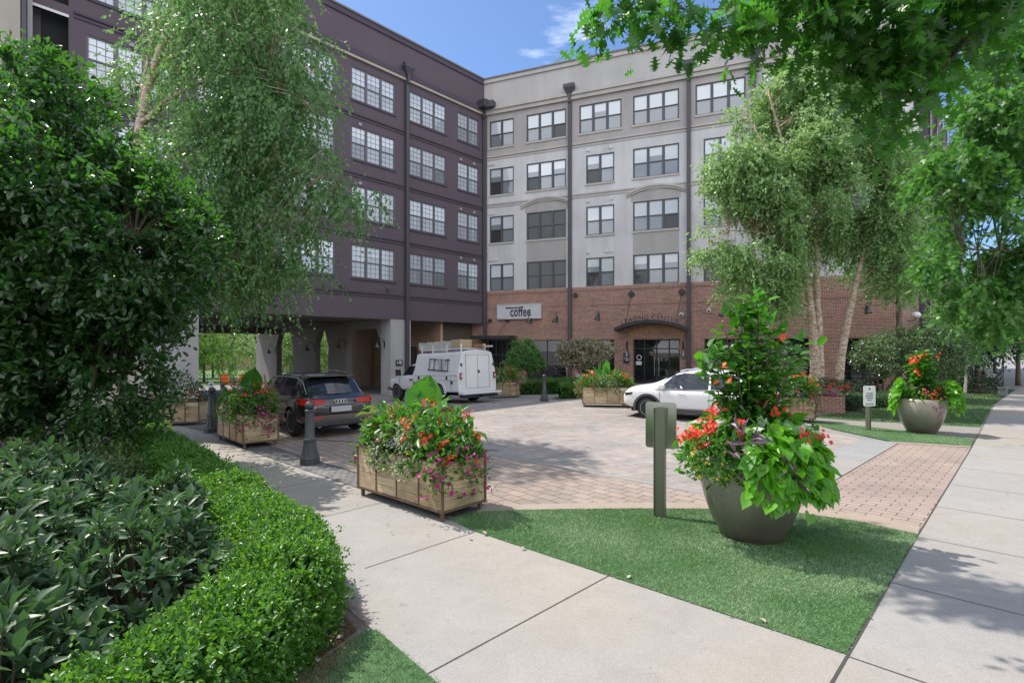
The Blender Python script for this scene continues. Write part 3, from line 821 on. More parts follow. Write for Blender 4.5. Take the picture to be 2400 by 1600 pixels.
# brick arch and curved canopy over the leasing doors
ac = 11.51
w = MB(); N = 18
for i in range(N):
    a0 = -1.0 + 2 * i / N; a1 = -1.0 + 2 * (i + 1) / N
    f0, f1 = 2.74 + .42 * (1 - a0 * a0), 2.74 + .42 * (1 - a1 * a1)
    w.add([(ac + 1.55 * a0, -.06, f0), (ac + 1.55 * a1, -.06, f1), (ac + 1.68 * a1, -.06, f1 + .42), (ac + 1.68 * a0, -.06, f0 + .42), (ac + 1.55 * a0, .02, f0), (ac + 1.55 * a1, .02, f1), (ac + 1.68 * a1, .02, f1 + .42), (ac + 1.68 * a0, .02, f0 + .42)],
          [(0, 1, 2, 3), (1, 0, 4, 5), (3, 2, 6, 7)])
w.build('brick_arch', M_ARCHB, blk)
w = MB(); w.box(9.5, 10.1, -.05, .02, 0, 2.74); w.box(12.92, 13.25, -.05, .02, 0, 2.74); w.box(9.95, 13.07, -.03, .02, 2.722, 3.3); w.build('door_pier', M_BRICK, blk)
can = MB(); N = 20
def cz(u): return 3.40 + .46 * (1 - u * u)
for i in range(N):
    u0, u1 = -1 + 2 * i / N, -1 + 2 * (i + 1) / N
    xa, xb = ac - .25 + 2.1 * u0, ac - .25 + 2.1 * u1
    za, zb = cz(u0), cz(u1)
    can.add([(xa, -1.05, za - .2), (xb, -1.05, zb - .2), (xb, -1.05, zb), (xa, -1.05, za), (xa, -.06, za - .2), (xb, -.06, zb - .2), (xb, -.06, zb), (xa, -.06, za)],
            [(0, 1, 2, 3), (3, 2, 6, 7), (1, 0, 4, 5)] + ([(0, 3, 7, 4)] if i == 0 else []) + ([(2, 1, 5, 6)] if i == N - 1 else []))
co = can.build('entrance_canopy', M_BLACK, blk)
for xx, x2 in ((10.03, 9.85), (12.99, 12.75)):
    rods = MB(); rods.tube([(xx, -.03, 5.5), (x2, -.95, cz((x2 - ac + .25) / 2.1))], .022, 6)
    rods.box(-.17, .17, -.06, .02, -.17, .17, M=Matrix.Translation((xx, 0, 5.5)) @ Matrix.Rotation(R(45), 4, 'Y')); rods.build('hanger_rod', M_BLACK, co)

def text_mesh(s, size, depth=0.01, sx=1.0, offset=0.0, spacing=1.0, align='CENTER'):
    cu = bpy.data.curves.new('lettering', 'FONT')
    cu.body = s; cu.size = size; cu.extrude = depth; cu.offset = offset; cu.space_character = spacing; cu.align_x = align; cu.resolution_u = 4
    t = bpy.data.objects.new('lettering', cu); col.objects.link(t)
    bpy.context.view_layer.update()
    dg = bpy.context.evaluated_depsgraph_get()
    me = bpy.data.meshes.new_from_object(t.evaluated_get(dg))
    bpy.data.objects.remove(t)
    me.transform(Matrix.Scale(sx, 4, (1, 0, 0)))
    me.transform(Matrix.Rotation(R(90), 4, 'X'))           # stand upright, facing -y
    return me

def lettering(name, s, size, mat, parent, loc, depth=0.01, sx=1.0, offset=0.0, spacing=1.0, rz=0.0):
    me = text_mesh(s, size, depth, sx, offset, spacing)
    me.materials.clear(); me.materials.append(mat)
    o = link(name, me, parent); o.location = loc; o.rotation_euler = (0, 0, rz)
    return o
lm = text_mesh('LEASING CENTER', 0.40, 0.02, 1.0, 0.0, 1.08)
lm.materials.clear(); lm.materials.append(M_BLACK)
for v in lm.vertices:                                       # the letters stand on the curve of the canopy
    v.co.z += cz((v.co.x) / 2.1) + 0.02
lo = link('lettering', lm, co); lo.location = (ac - .25, -1.02, 0)

# flat canopy over the coffee door
w = MB(); w.box(-0.35, 2.45, -1.5, -.02, 2.78, 3.0); fc = w.build('flat_canopy', M_BLACK, blk)
for xx in (0.45, 1.75):
    w = MB(); w.box(xx - .12, xx + .12, -.08, .01, 3.93, 4.17); w.tube([(xx, -.05, 4.0), (xx - .15, -1.35, 3.0)], .018, 6); w.build('hanger_rod', M_BLACK, fc)
# roof and back so that the block is solid
w = MB(); w.box(0.02, S1, 0.55, 14, 18.6, 18.9); w.box(-7.0, S1, 13.7, 14, -1, 18.6); w.box(S1 - .3, S1, 0.5, 13.7, -1, 20.2); w.build('roof', M_PARAPET, blk)
w = MB(); w.box(-7.0, S1 - .4, 0.52, 0.56, -1.2, 18.4); w.build('inner_wall', plain('dark_interior', (.02, .02, .02), .9), blk)

def local(root, p):
    return root.matrix_world @ Vector(p)
bpy.context.view_layer.update()

# ---- purple wing on piers (local x = -q, y = away from the yard)
wing = empty('apartment_building', 'dark purple stucco apartment wing raised on pale piers over a drive-through', 'apartment building', (CX, CY, 0), R(47.8))
bpy.context.view_layer.update()
QE = 23.35
pc = [(0.52, 2.45, 2), (3.43, 6.32, 3), (7.35, 10.24, 3), (11.2, 14.1, 3), (15.0, 17.9, 3), (18.88, 21.77, 3)]
holes = []
for q0, q1, n in pc:
    for zt in ROWS:
        holes.append((-q1, -q0, zt - WH, zt)); window(wing, -q1, zt - WH, q1 - q0, WH, n, 'purple')
bal = [(-QE, -22.3, 3.95, 8.2), (-QE, -22.3, 8.75, 11.45), (-QE, -22.3, 11.95, 14.75), (-QE, -22.3, 15.2, 17.6)]
w = MB(); wall(w, -QE, 0, 3.9, 18.05, holes + bal, depth=0.14)
w.build('stucco_wall', M_PURPLE, wing)
w = MB()
for b in bal: w.box(b[0], b[1], 1.4, 1.45, b[2], b[3])
w.box(-QE, -QE + .04, 0.1, 1.4, 3.9, 18); w.box(-22.26, -22.2, 0.02, 1.4, 3.9, 18)
w.build('balcony_recess', M_BLACK, wing)  # black lining stands in for the shade inside the balconies
for z in (14.75, 11.45):
    w = MB(); w.box(-QE, -22.3, -.03, .1, z, z + .1); w.build('balcony_edge', plain('edge_white', (.6, .6, .62), .5), wing)
w = MB(); w.box(-QE, 0, 0, .5, 18.5, 20.25); w.build('parapet', M_PURPLE, wing)
w = MB(); w.box(-QE, -.28, -.2, .4, 18.22, 18.5); w.build('cornice', M_PURTRIM, wing)
w = MB(); w.box(-QE, -.2, -.14, .4, 18.06, 18.22); w.build('cornice_trim', M_BEIGE, wing)
w = MB(); w.box(-QE, -.12, -.08, .6, 20.2, 20.5); w.build('parapet_band', M_PURTRIM, wing)
w = MB(); w.box(-QE, -.18, -.14, .65, 20.5, 20.6); w.build('coping', M_COPING, wing)
w = MB()
for z in (14.95, 11.7, 8.40, 5.2):
    w.box(-QE + 1.2, -.02, -.045, .03, z - .12, z - .03); w.box(-QE + 1.2, -.02, -.075, .03, z + .04, z + .13)
w.build('string_course', M_PURTRIM, wing)
for q in (1.0, 2.2, 9.7, 13.4, 20.3):
    for z in (14.55, 11.3, 8.1): vm = MB(); vm.box(-q - .09, -q + .09, -.06, .01, z - .08, z + .08); vm.build('dryer_vent', plain('vent_lilac', (0.30, 0.27, 0.30), 0.5), wing)
downpipe(wing, -6.6, -0.4, y=-.15)
h = MB(); h.add([(-.75, -.1, 18.35), (-.05, -.1, 18.35), (-.05, -.75, 18.35), (-.75, -.75, 18.35), (-.75, -.1, 18.85), (-.05, -.1, 18.85), (-.05, -.75, 18.85), (-.75, -.75, 18.85)], [(3, 2, 1, 0), (4, 5, 6, 7), (0, 4, 5, 1), (2, 3, 7, 6), (0, 3, 7, 4), (1, 2, 6, 5)])
h.build('leader_head', M_PIPE, wing)
h = MB(); h.box(.02, .95, -.62, -.18, 18.4, 18.8); h.build('leader_head', M_PIPE, blk)
# body: back wall, roof, floor slab over the drive
w = MB(); w.box(-QE, -.02, 18.3, 18.6, 3.9, 20.3); w.box(-QE, -QE + .3, .5, 18.3, 3.9, 20.3); w.box(-QE, -.02, .55, 18.3, 18.6, 18.9); w.build('roof', M_PURPLE, wing)
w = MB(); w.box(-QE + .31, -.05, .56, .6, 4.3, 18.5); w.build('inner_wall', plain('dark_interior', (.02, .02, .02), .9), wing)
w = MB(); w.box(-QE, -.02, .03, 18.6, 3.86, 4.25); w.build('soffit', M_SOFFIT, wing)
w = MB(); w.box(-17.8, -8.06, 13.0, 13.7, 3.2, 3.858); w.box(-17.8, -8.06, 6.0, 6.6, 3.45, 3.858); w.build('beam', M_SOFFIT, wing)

def arcade(q, spans, t, mat, b_end):
    """wall on edge along the drive with openings whose top corners are cut off"""
    m = MB(); x0, x1 = -q - t / 2, -q + t / 2
    cut = .5; zt = 3.0
    prev = spans[0][0]
    for (a, b) in spans:
        # solid pier a..b
        m.box(x0, x1, a, b, -1.6, 3.86)
    for i in range(len(spans) - 1):
        a, b = spans[i][1], spans[i + 1][0]
        m.box(x0, x1, a, b, zt + .35, 3.859)
        for (y0, y1) in ((a, a + cut), (b, b - cut)):
            P = [(y0, zt - .55), (y0, zt + .35), (y1, zt + .35)]
            v = [(x0, y, z) for y, z in P] + [(x1, y, z) for y, z in P]
            m.add(v, [(0, 1, 2), (5, 4, 3), (0, 3, 4, 1), (1, 4, 5, 2), (2, 5, 3, 0)])
    return m.build('pier', mat, wing)
arcade(7.45, [(0.9, 1.0), (4.85, 7.1), (8.9, 12.2), (14.85, 18.6)], .4, M_SHADEPIER, 18.6)
w = MB(); w.box(-7.66, -6.22, .02, 1.0, -1.2, 3.86); w.build('pier', M_PIER, wing)
w = MB(); w.box(-19.4, -17.8, .02, 1.2, -1.2, 3.86); w.build('pier', M_PIER, wing)
w = MB(); w.box(-QE, -19.4, .3, .6, -1.4, 3.86); w.box(-18.2, -17.9, 1.2, 12.0, -1.6, 3.86); w.build('side_wall', M_BEIGE, wing)
w = MB(); w.box(-3.4, -3.2, 0.6, 13.5, -1.4, 3.86); w.build('brick_wall', brickmat('tan_brick', (.55, .30, .18), (.42, .22, .13), (.5, .42, .34)), wing)
w = MB()
for b in (4.0, 6.2, 8.4): w.box(-3.52, -3.4, b, b + .25, -1.4, 2.6)
w.build('brick_pilaster', _mats['tan_brick'], wing)
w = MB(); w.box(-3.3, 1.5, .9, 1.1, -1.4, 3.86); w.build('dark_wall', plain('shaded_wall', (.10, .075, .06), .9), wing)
w = MB(); w.box(-5.9, -4.6, 1.5, 1.6, -.5, 2.3); w.build('shop_window', M_DGLASS, wing)

# cream block at the far left edge
cb = empty('apartment_building', 'cream stucco apartment block at the left edge beside the purple wing', 'apartment building', (CX, CY, 0), R(47.8))
w = MB(); w.box(-28, -23.72, -.5, 10, -1.4, 19.5); w.build('stucco_wall', M_BEIGE, cb)
w = MB(); w.box(-23.72, -23.55, -.35, .5, -1, 19); w.box(-23.5, -23.36, -.2, .6, -1, 19); w.build('corner_trim', M_PIER, cb)
downpipe(cb, -23.62, 0, y=-.42, w=.07, head=False)

# ---- wing along the street, beyond the brick corner
E_ = local(blk, (S1, 0, 0))
st = empty('apartment_building', 'far apartment row along the street with brick, lilac and white bays', 'apartment building', (E_.x, E_.y, 0), R(47.6))
def bay(x0, x1, y, z0, z1, mat, name, hs=()):
    m = MB(); wall(m, x0, x1, z0, z1, list(hs), y=y); m.box(x0, x1, y + .15, y + .6, z0, z1); m.build(name, mat, st)
    for a, b, c, d in hs: window(st, a, c, b - a, d - c, 2, 'grey', y)
bay(0.02, 7.0, 0, -.5, 6.0, M_BRICK, 'brick_wall', [(1.2, 2.9, .4, 2.7), (4.0, 5.8, .4, 2.7)])
bay(0.02, 7.0, 0, 6.02, 20.3, M_LGREY, 'upper_wall', [(a, a + 1.8, z - WH, z) for a in (1.0, 4.2) for z in ROWS])
M_LILAC = stucco('lilac_stucco', (0.30, 0.25, 0.29), 0.08)
for i in range(8):
    x = 7.1 + i * 4.5
    bay(x, x + .9, -.6, -.5, 19.5, M_PURPLE, 'purple_bay')
    bay(x + .92, x + 4.4, 0, -.5, 18.5, M_LILAC if i % 2 == 0 else M_LGREY, 'bay_wall', [(x + 1.6, x + 3.4, z - WH, z) for z in (*ROWS, 3.4)])
    m = MB(); m.box(x + 3.5, x + 3.75, -.3, .1, -.4, 18); m.build('white_pilaster', M_PIER, st)
# ------------------------------------------------------------------ trees and shrubs
L_BIRCH = leafmat('birch_leaf', (0.062, 0.15, 0.050), (0.165, 0.28, 0.110), (0.22, 0.44, 0.11), 0.42, 0.40)
L_BIRCH2 = leafmat('pale_birch_leaf', (0.125, 0.24, 0.085), (0.34, 0.49, 0.22), (0.38, 0.60, 0.18), 0.42, 0.40)
L_HOLLY = leafmat('glossy_dark_leaf', (0.012, 0.042, 0.013), (0.042, 0.100, 0.027), (0.12, 0.40, 0.03), 0.26, 0.26, 0.7)
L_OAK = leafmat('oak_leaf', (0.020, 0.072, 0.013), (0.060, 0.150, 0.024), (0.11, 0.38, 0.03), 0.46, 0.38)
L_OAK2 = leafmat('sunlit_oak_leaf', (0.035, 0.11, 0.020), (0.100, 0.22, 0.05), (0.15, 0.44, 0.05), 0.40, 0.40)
L_BOX = leafmat('boxwood_leaf', (0.026, 0.095, 0.017), (0.082, 0.195, 0.036), (0.22, 0.52, 0.03), 0.34, 0.35)
L_CLEY = leafmat('grey_green_leaf', (0.034, 0.085, 0.038), (0.095, 0.160, 0.082), (0.10, 0.24, 0.05), 0.22, 0.42, 0.5)
L_GARD = leafmat('garden_leaf', (0.05, 0.13, 0.025), (0.16, 0.30, 0.06), (0.25, 0.5, 0.06), 0.4, 0.45)
L_MAPLE = leafmat('green_maple_leaf', (0.08, 0.20, 0.05), (0.17, 0.33, 0.10), (0.15, 0.36, 0.05), 0.35, 0.45)
L_PINK = leafmat('pink_tinged_leaf', (0.10, 0.20, 0.06), (0.62, 0.46, 0.40), (0.3, 0.3, 0.12), 0.3, 0.5)
L_DARK = leafmat('dark_conifer_leaf', (0.008, 0.026, 0.010), (0.026, 0.055, 0.022), (0.03, 0.09, 0.02), 0.2, 0.5)
L_GREYSH = leafmat('silvery_leaf', (0.06, 0.09, 0.05), (0.16, 0.20, 0.12), (0.2, 0.28, 0.12), 0.25, 0.5)

# river birch, left, leaning out from behind the big dark shrub
tree('birch_tree', 'tall birch with drooping foliage rising behind the big dark shrub', 'tree', (-10.3, 14.2, -0.1),
     [([(-10.3, 14.2, -.2), (-10.1, 14.1, 4), (-9.55, 14.0, 8.4), (-8.7, 14.0, 11.0), (-7.8, 14, 13.6)], .19, .04),
      ([(-10.25, 14.3, 1.5), (-10.2, 14.4, 6), (-9.9, 14.5, 9.2), (-9.2, 14.4, 12.2)], .10, .03),
      ([(-9.6, 14.0, 8.0), (-8.3, 13.9, 8.9), (-6.6, 13.8, 9.2), (-5.2, 13.8, 8.4)], .09, .02),
      ([(-9.9, 14.0, 6.0), (-8.4, 13.7, 7.2), (-6.4, 13.5, 7.0), (-4.4, 13.4, 6.3)], .08, .015),
      ([(-9.3, 14.0, 9.2), (-7.6, 14.1, 11), (-6, 14.2, 11.8)], .07, .02)],
     [(-7.3, 14, 9.6, 2.1, 1.9, 2.0), (-5.75, 13.8, 9.9, 1.1, 1.2, 1.2), (-6.3, 13.8, 7.7, 1.7, 1.6, 1.2), (-7.6, 13.9, 6.9, 1.6, 1.6, 1.6), (-5.1, 13.6, 6.5, 1.2, 1.0, .75),
      (-4.2, 13.5, 6.05, .75, .7, .38), (-3.7, 13.5, 5.95, .5, .5, .3), (-4.9, 13.6, 8.2, .6, .6, .5), (-6.4, 13.7, 5.3, 1.5, 1.4, 1.2), (-7.4, 13.8, 4.4, 1.2, 1.3, 1.0), (-5.75, 13.6, 4.2, .85, .9, .75), (-8.8, 15.2, 11.2, 1.2, .9, 1.2), (-7.3, 14, 12.0, 2.0, 1.9, 1.3), (-10.4, 15, 9.7, .7, .5, .9), (-6.6, 13.7, 3.6, .6, .6, .5)],
     1300, 4, 0.72, 13, 1.0, 0.105, 0.062, T_DIA, L_BIRCH, M_BIRCHBARK, gap=0.0, gscale=0.9, shell=.5, frac=.35, hang=.55, up=.55)

# river birch, right, in front of the brick corner
tree('birch_tree', 'pale river birch with three peeling trunks in front of the brick corner', 'tree', (11.3, 19.6, 0),
     [([(11.05, 19.6, -.1), (10.95, 19.6, 2.5), (10.65, 19.6, 5.0), (10.1, 19.6, 8.4), (9.3, 19.6, 11.5)], .22, .04),
      ([(11.25, 19.7, -.1), (11.2, 19.7, 2.5), (11.1, 19.7, 5.2), (11.2, 19.7, 9), (11.3, 19.7, 12.4)], .19, .04),
      ([(11.7, 19.5, -.1), (11.9, 19.5, 2.0), (12.35, 19.5, 4.2), (13.0, 19.5, 6.8), (13.6, 19.5, 9.5)], .20, .04),
      ([(10.6, 19.6, 5.2), (9.2, 19.5, 6.3), (7.8, 19.4, 6.4)], .07, .015), ([(10.2, 19.6, 8), (9, 19.6, 9.8), (8.3, 19.6, 11)], .06, .015), ([(12.4, 19.5, 4.4), (13.6, 19.4, 5.6), (14.4, 19.4, 6)], .06, .015)],
     [(10.9, 19.5, 8.6, 2.6, 2.2, 2.6), (9.1, 19.4, 8.2, 1.5, 1.4, 1.6), (8.6, 19.4, 10.6, 1.1, 1.1, 1.1), (11.4, 19.6, 11.6, 1.7, 1.6, 1.4), (7.9, 19.3, 6.3, 1.2, 1.1, 1.0), (8.9, 19.3, 5.5, 1.5, 1.3, 1.2), (8.4, 19.2, 4.4, 1.0, .8, .9), (9.3, 19.2, 4.2, .8, .8, .8), (8.0, 19.3, 8.6, 1.1, 1.0, 1.0), (8.8, 19.3, 6.9, 1.3, 1.1, .8),
      (12.6, 19.5, 9.3, 1.7, 1.6, 2.0), (13.4, 19.5, 6.7, 1.5, 1.4, 1.6), (14.2, 19.6, 8.6, 1.1, 1.1, 1.3), (9.6, 19.4, 6.6, 1.4, 1.2, 1.0), (8.4, 19.4, 6.5, 1.2, 1.0, .9), (9.9, 19.7, 5.3, 1.2, .8, .7), (12.2, 19.7, 7.0, 1.4, 1.1, 1.2), (10.6, 19.9, 6.0, 1.5, 1.0, .8), (13.9, 19.4, 5.0, 1.0, 1.0, .9), (10.4, 19.5, 11.0, 1.6, 1.5, 1.6), (11.9, 19.5, 13.0, 1.2, 1.1, .9), (7.0, 19.3, 5.7, .45, .4, .3)],
     3800, 4, 0.55, 13, 0.6, 0.105, 0.066, T_DIA, L_BIRCH2, M_BIRCHBARK, gap=-0.06, gscale=0.7, shell=.45, frac=.35, hang=.45, up=.6)

# broad dark evergreen behind the right birch
tree('broadleaf_tree', 'dark green street tree behind the white-trunked birch and the round shrub', 'tree', (16.6, 23.2, 0),
     [([(16.6, 23.2, 0), (16.6, 23.2, 4), (16.4, 23.2, 9)], .16, .05)],
     [(16.4, 23.2, 7.0, 1.9, 1.7, 2.4), (15.2, 23, 5.6, 1.4, 1.3, 1.2), (17.6, 23, 6.0, 1.4, 1.3, 1.4), (16.5, 23.2, 9.6, 1.5, 1.4, 1.6)],
     420, 4, .6, 11, .8, .10, .06, T_DIA, L_BIRCH, M_BARK, gap=-.05, frac=.3)

# big glossy shrub at the left edge
tree('evergreen_shrub', 'towering glossy dark evergreen shrub filling the left side', 'shrub', (-8.0, 9.3, 0),
     [([(-8.1, 9.3, -.1), (-8.2, 9.3, 3), (-8.2, 9.4, 6.8)], .10, .03), ([(-7.4, 9.1, -.1), (-7.0, 9.1, 2), (-6.3, 9.0, 4)], .08, .02), ([(-8.8, 9.0, -.1), (-9.1, 9, 3), (-9.2, 9.1, 5)], .08, .02), ([(-8.4, 8.7, -.1), (-8.5, 8.4, 2.4), (-8.2, 8.3, 4.6)], .07, .02)],
     [(-7.9, 9.3, 3.9, 2.3, 2.1, 2.2), (-8.35, 9.5, 5.75, 1.5, 1.5, 1.55), (-6.35, 9.0, 3.9, 1.15, 1.4, 1.5), (-9.0, 9, 2.4, 2.2, 1.7, 1.7), (-7.1, 9.1, 1.9, 1.25, 1.2, 1.25), (-7.4, 8.2, 4.2, 1.2, .9, 1.4), (-8.6, 8.0, 3.0, 1.2, .9, 1.6)],
     3300, 4, 0.34, 7, .15, 0.115, 0.058, T_OVAL, L_HOLLY, M_STEM, gap=-.22, gscale=1.1, shell=.72, frac=.10, hang=.0, up=.55, leafrand=.95, outw=.9, twig=.01)

# oak whose lower boughs hang over the walk at the upper right
tree('oak_tree', 'oak at the right whose dark lobed leaves hang over the walk from above', 'tree', (6.9, 3.6, 0),
     [([(6.9, 3.6, 0), (6.9, 3.7, 3), (6.7, 4.0, 6), (6.2, 4.6, 9)], .24, .10),
      ([(6.75, 4.0, 5.5), (5.4, 4.4, 5.7), (4.1, 4.6, 5.05), (3.35, 4.55, 4.1)], .05, .008),
      ([(5.4, 4.4, 5.7), (4.0, 4.8, 5.7), (2.6, 4.8, 5.3), (1.6, 4.9, 5.25)], .03, .006),
      ([(6.5, 4.2, 7), (4.4, 5.2, 7.7), (1.5, 6.2, 8.3), (-1.0, 7.0, 8.6)], .09, .02)],
     [(2.02, 4.85, 5.06, .46, .4, .36), (2.75, 4.7, 5.2, .7, .5, .42), (3.45, 4.6, 4.95, .55, .5, .5), (3.25, 4.5, 4.28, .22, .22, .24), (4.15, 4.6, 5.1, .75, .6, .4), (1.05, 4.9, 5.40, .36, .3, .24), (1.5, 4.9, 5.40, .36, .3, .28), (3.0, 4.7, 5.6, 1.5, .8, .4),
      (3.35, 4.6, 4.65, .35, .3, .36), (-0.7, 7.1, 8.3, .7, .6, .4), (-0.2, 6.6, 8.6, .8, .6, .4), (.4, 6.9, 8.2, .5, .5, .3), (-1.4, 8.8, 9.0, .6, .5, .3)],
     370, 3, .36, 6, .5, 0.13, 0.105, T_OAK, L_OAK, M_BARK, shell=.3, frac=.5, hang=.35, up=.75, twig=.006, leafrand=1.0)

# street oak further on at the right edge
tree('oak_tree', 'bright sunlit oak farther along the walk at the right edge', 'tree', (13.6, 12.4, 0),
     [([(13.6, 12.4, 0), (13.6, 12.4, 4), (13.2, 12.4, 9)], .2, .06), ([(13.6, 12.4, 3), (12, 12.2, 4.2), (10, 12, 4.4)], .07, .015), ([(13.4, 12.4, 5), (11.8, 12.2, 6.4), (10.2, 12.1, 7)], .07, .015)],
     [(11.2, 12.2, 5.3, 1.4, 1.3, 1.2), (10.4, 12.0, 4.0, 1.05, 1.0, .75), (12.2, 12.2, 3.8, 1.5, 1.3, 1.0), (11.4, 12.2, 7.4, 1.5, 1.4, 1.3), (9.75, 12.0, 6.1, .7, .7, .6), (12.5, 12.4, 6.6, 1.6, 1.5, 1.6), (10.6, 12.1, 3.0, .8, .7, .35), (9.6, 11.9, 4.6, .5, .5, .35), (12.4, 12.4, 9, 2, 1.8, 1.6), (11.2, 11.9, 2.7, .7, .6, .3)],
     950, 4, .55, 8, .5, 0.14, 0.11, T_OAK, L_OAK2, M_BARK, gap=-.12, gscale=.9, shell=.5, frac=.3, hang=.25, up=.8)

# trees farther along the street
for i, (x, y, h, r, lab, mt) in enumerate([
        (24.6, 28.6, 5.2, 2.6, 'low dark tree shading the far end of the walk', L_DARK), (29.5, 31.5, 7.5, 3.2, 'dark tree beyond the stair rail at the far right', L_DARK), (31, 35.5, 9, 3.5, 'tallest dark street tree in front of the far apartment row', L_BIRCH),
        (37, 37, 9, 4, 'broad green tree closing the far end of the street', L_BIRCH), (42, 47, 10, 4.5, 'distant pale tree above the end of the walk', L_GARD)]):
    tree('street_tree', lab, 'tree', (x, y, 0), [([(x, y, 0), (x, y, h * .7)], .14, .05)],
         [(x, y, h * .62, r, r * .9, h * .30), (x - r * .5, y - .4, h * .48, r * .7, r * .7, h * .2), (x + r * .4, y + .3, h * .8, r * .7, r * .7, h * .2)],
         300, 4, .8, 9, .6, .16, .09, T_DIA, mt, M_BARK, gap=-.1, frac=.2, group='trees along the far street')

# round-headed shrub with many stems by the brick corner
tree('broadleaf_shrub', 'wide round-headed shrub on many bare stems beside the brick corner', 'shrub', (15.6, 22.8, 0),
     [([(15.6 + .1 * math.cos(a), 22.8, 0), (15.6 + .5 * math.cos(a), 22.8 + .4 * math.sin(a), .8), (15.9 + 1.5 * math.cos(a), 22.8 + .9 * math.sin(a), 1.9)], .06, .02) for a in (0, .9, 1.9, 2.8, 3.9, 5.0)],
     [(16.6, 22.8, 2.15, 1.6, 1.4, .85), (18.2, 22.8, 1.85, 1.4, 1.3, .85), (15.5, 22.7, 1.9, 1.0, 1.0, .75), (17.4, 22.7, 2.4, 1.2, 1.1, .65)],
     800, 4, .28, 6, .3, .10, .05, T_OVAL, leafmat('ligustrum_leaf', (.06, .125, .05), (.20, .28, .14), (.2, .36, .1), .22, .25, .6), M_STEM, shell=.75, frac=.05, up=.8, hang=.1)
# small ornamental trees at the brick wall
tree('maple_tree', 'small fresh green maple in front of the brick wall by the coffee door', 'tree', (0.75, 29.3, -.15),
     [([(0.75, 29.3, -.2), (.8, 29.3, .8), (.7, 29.3, 1.9)], .05, .02), ([(.78, 29.3, .7), (1.3, 29.3, 1.4)], .03, .01), ([(.78, 29.3, .6), (.2, 29.3, 1.3)], .03, .01)],
     [(.7, 29.3, 1.75, .95, .8, .55), (.65, 29.3, 2.25, .6, .6, .45), (1.2, 29.2, 1.35, .6, .6, .35), (.2, 29.2, 1.4, .55, .5, .35)],
     560, 4, .24, 7, .4, .085, .045, T_DIA, L_MAPLE, M_BARK, shell=.6, frac=.2, up=.8, hang=.2)
tree('crepe_myrtle', 'small spreading tree with pinkish leaf tips in front of the shop window', 'tree', (3.9, 28.2, 0),
     [([(3.9, 28.2, 0), (3.6, 28.2, .8), (3.0, 28.2, 1.7)], .045, .02), ([(3.95, 28.2, 0), (4.1, 28.2, .9), (4.5, 28.2, 1.8)], .045, .02), ([(3.9, 28.25, 0), (3.85, 28.3, 1), (3.8, 28.3, 2)], .04, .02)],
     [(3.8, 28.2, 1.7, 1.3, 1.0, .5), (3.1, 28.2, 2.15, .8, .7, .4), (4.6, 28.2, 2.1, .8, .7, .4), (3.8, 28.1, 2.4, .7, .6, .3), (2.9, 28.1, 1.5, .5, .5, .25)],
     650, 4, .26, 7, .3, .09, .05, T_DIA, L_PINK, M_BARK, shell=.55, frac=.2, up=.8, hang=.1)
tree('silvery_shrub', 'feathery silver-green shrub behind the white car and the birch trunks', 'shrub', (9.9, 21.5, 0),
     [([(9.9, 21.5, 0), (9.9, 21.5, 1.2)], .05, .02)], [(9.9, 21.5, 1.2, 1.2, 1.0, .8), (9.2, 21.5, 1.0, .8, .8, .6), (10.6, 21.4, 1.5, .7, .7, .6)],
     340, 4, .35, 8, .5, .07, .025, T_DIA, L_GREYSH, M_STEM, shell=.6, frac=.1)

# garden beyond the drive-through
for i, (x, y, h, r, mt) in enumerate([(-33, 49, 6.5, 3.4, 0), (-28.5, 50, 8.5, 3.0, 1), (-24.2, 52, 7, 3.2, 0), (-36.5, 46.5, 5, 2.6, 1), (-20.0, 53, 8, 3.0, 1), (-15.5, 56, 8.5, 3.4, 0), (-31, 56, 9.5, 4.0, 1)]):
    gzz = gz(x, y)
    tree('garden_tree', ['sunlit leafy tree seen through the drive-through', 'feathery pale tree seen through the drive-through'][mt] + [' at its left side', ' above the orange chairs', ' beside the last pier', ' at the far left edge', ' between two piers', ' behind the brick recess', ' highest of the row'][i], 'tree', (x, y, gzz),
         [([(x, y, gzz), (x, y, gzz + h * .6)], .12, .05)], [(x, y, gzz + h * .5, r, r * .8, h * .4), (x - r * .5, y - .8, gzz + h * .32, r * .7, r * .6, h * .27), (x + r * .5, y - .6, gzz + h * .36, r * .7, r * .6, h * .3)],
         340, 4, .8, 9, .6, .16, .085, T_DIA, L_GARD if mt else L_BIRCH2, M_BARK, gap=-.1, frac=.15, group='garden trees beyond the drive-through')

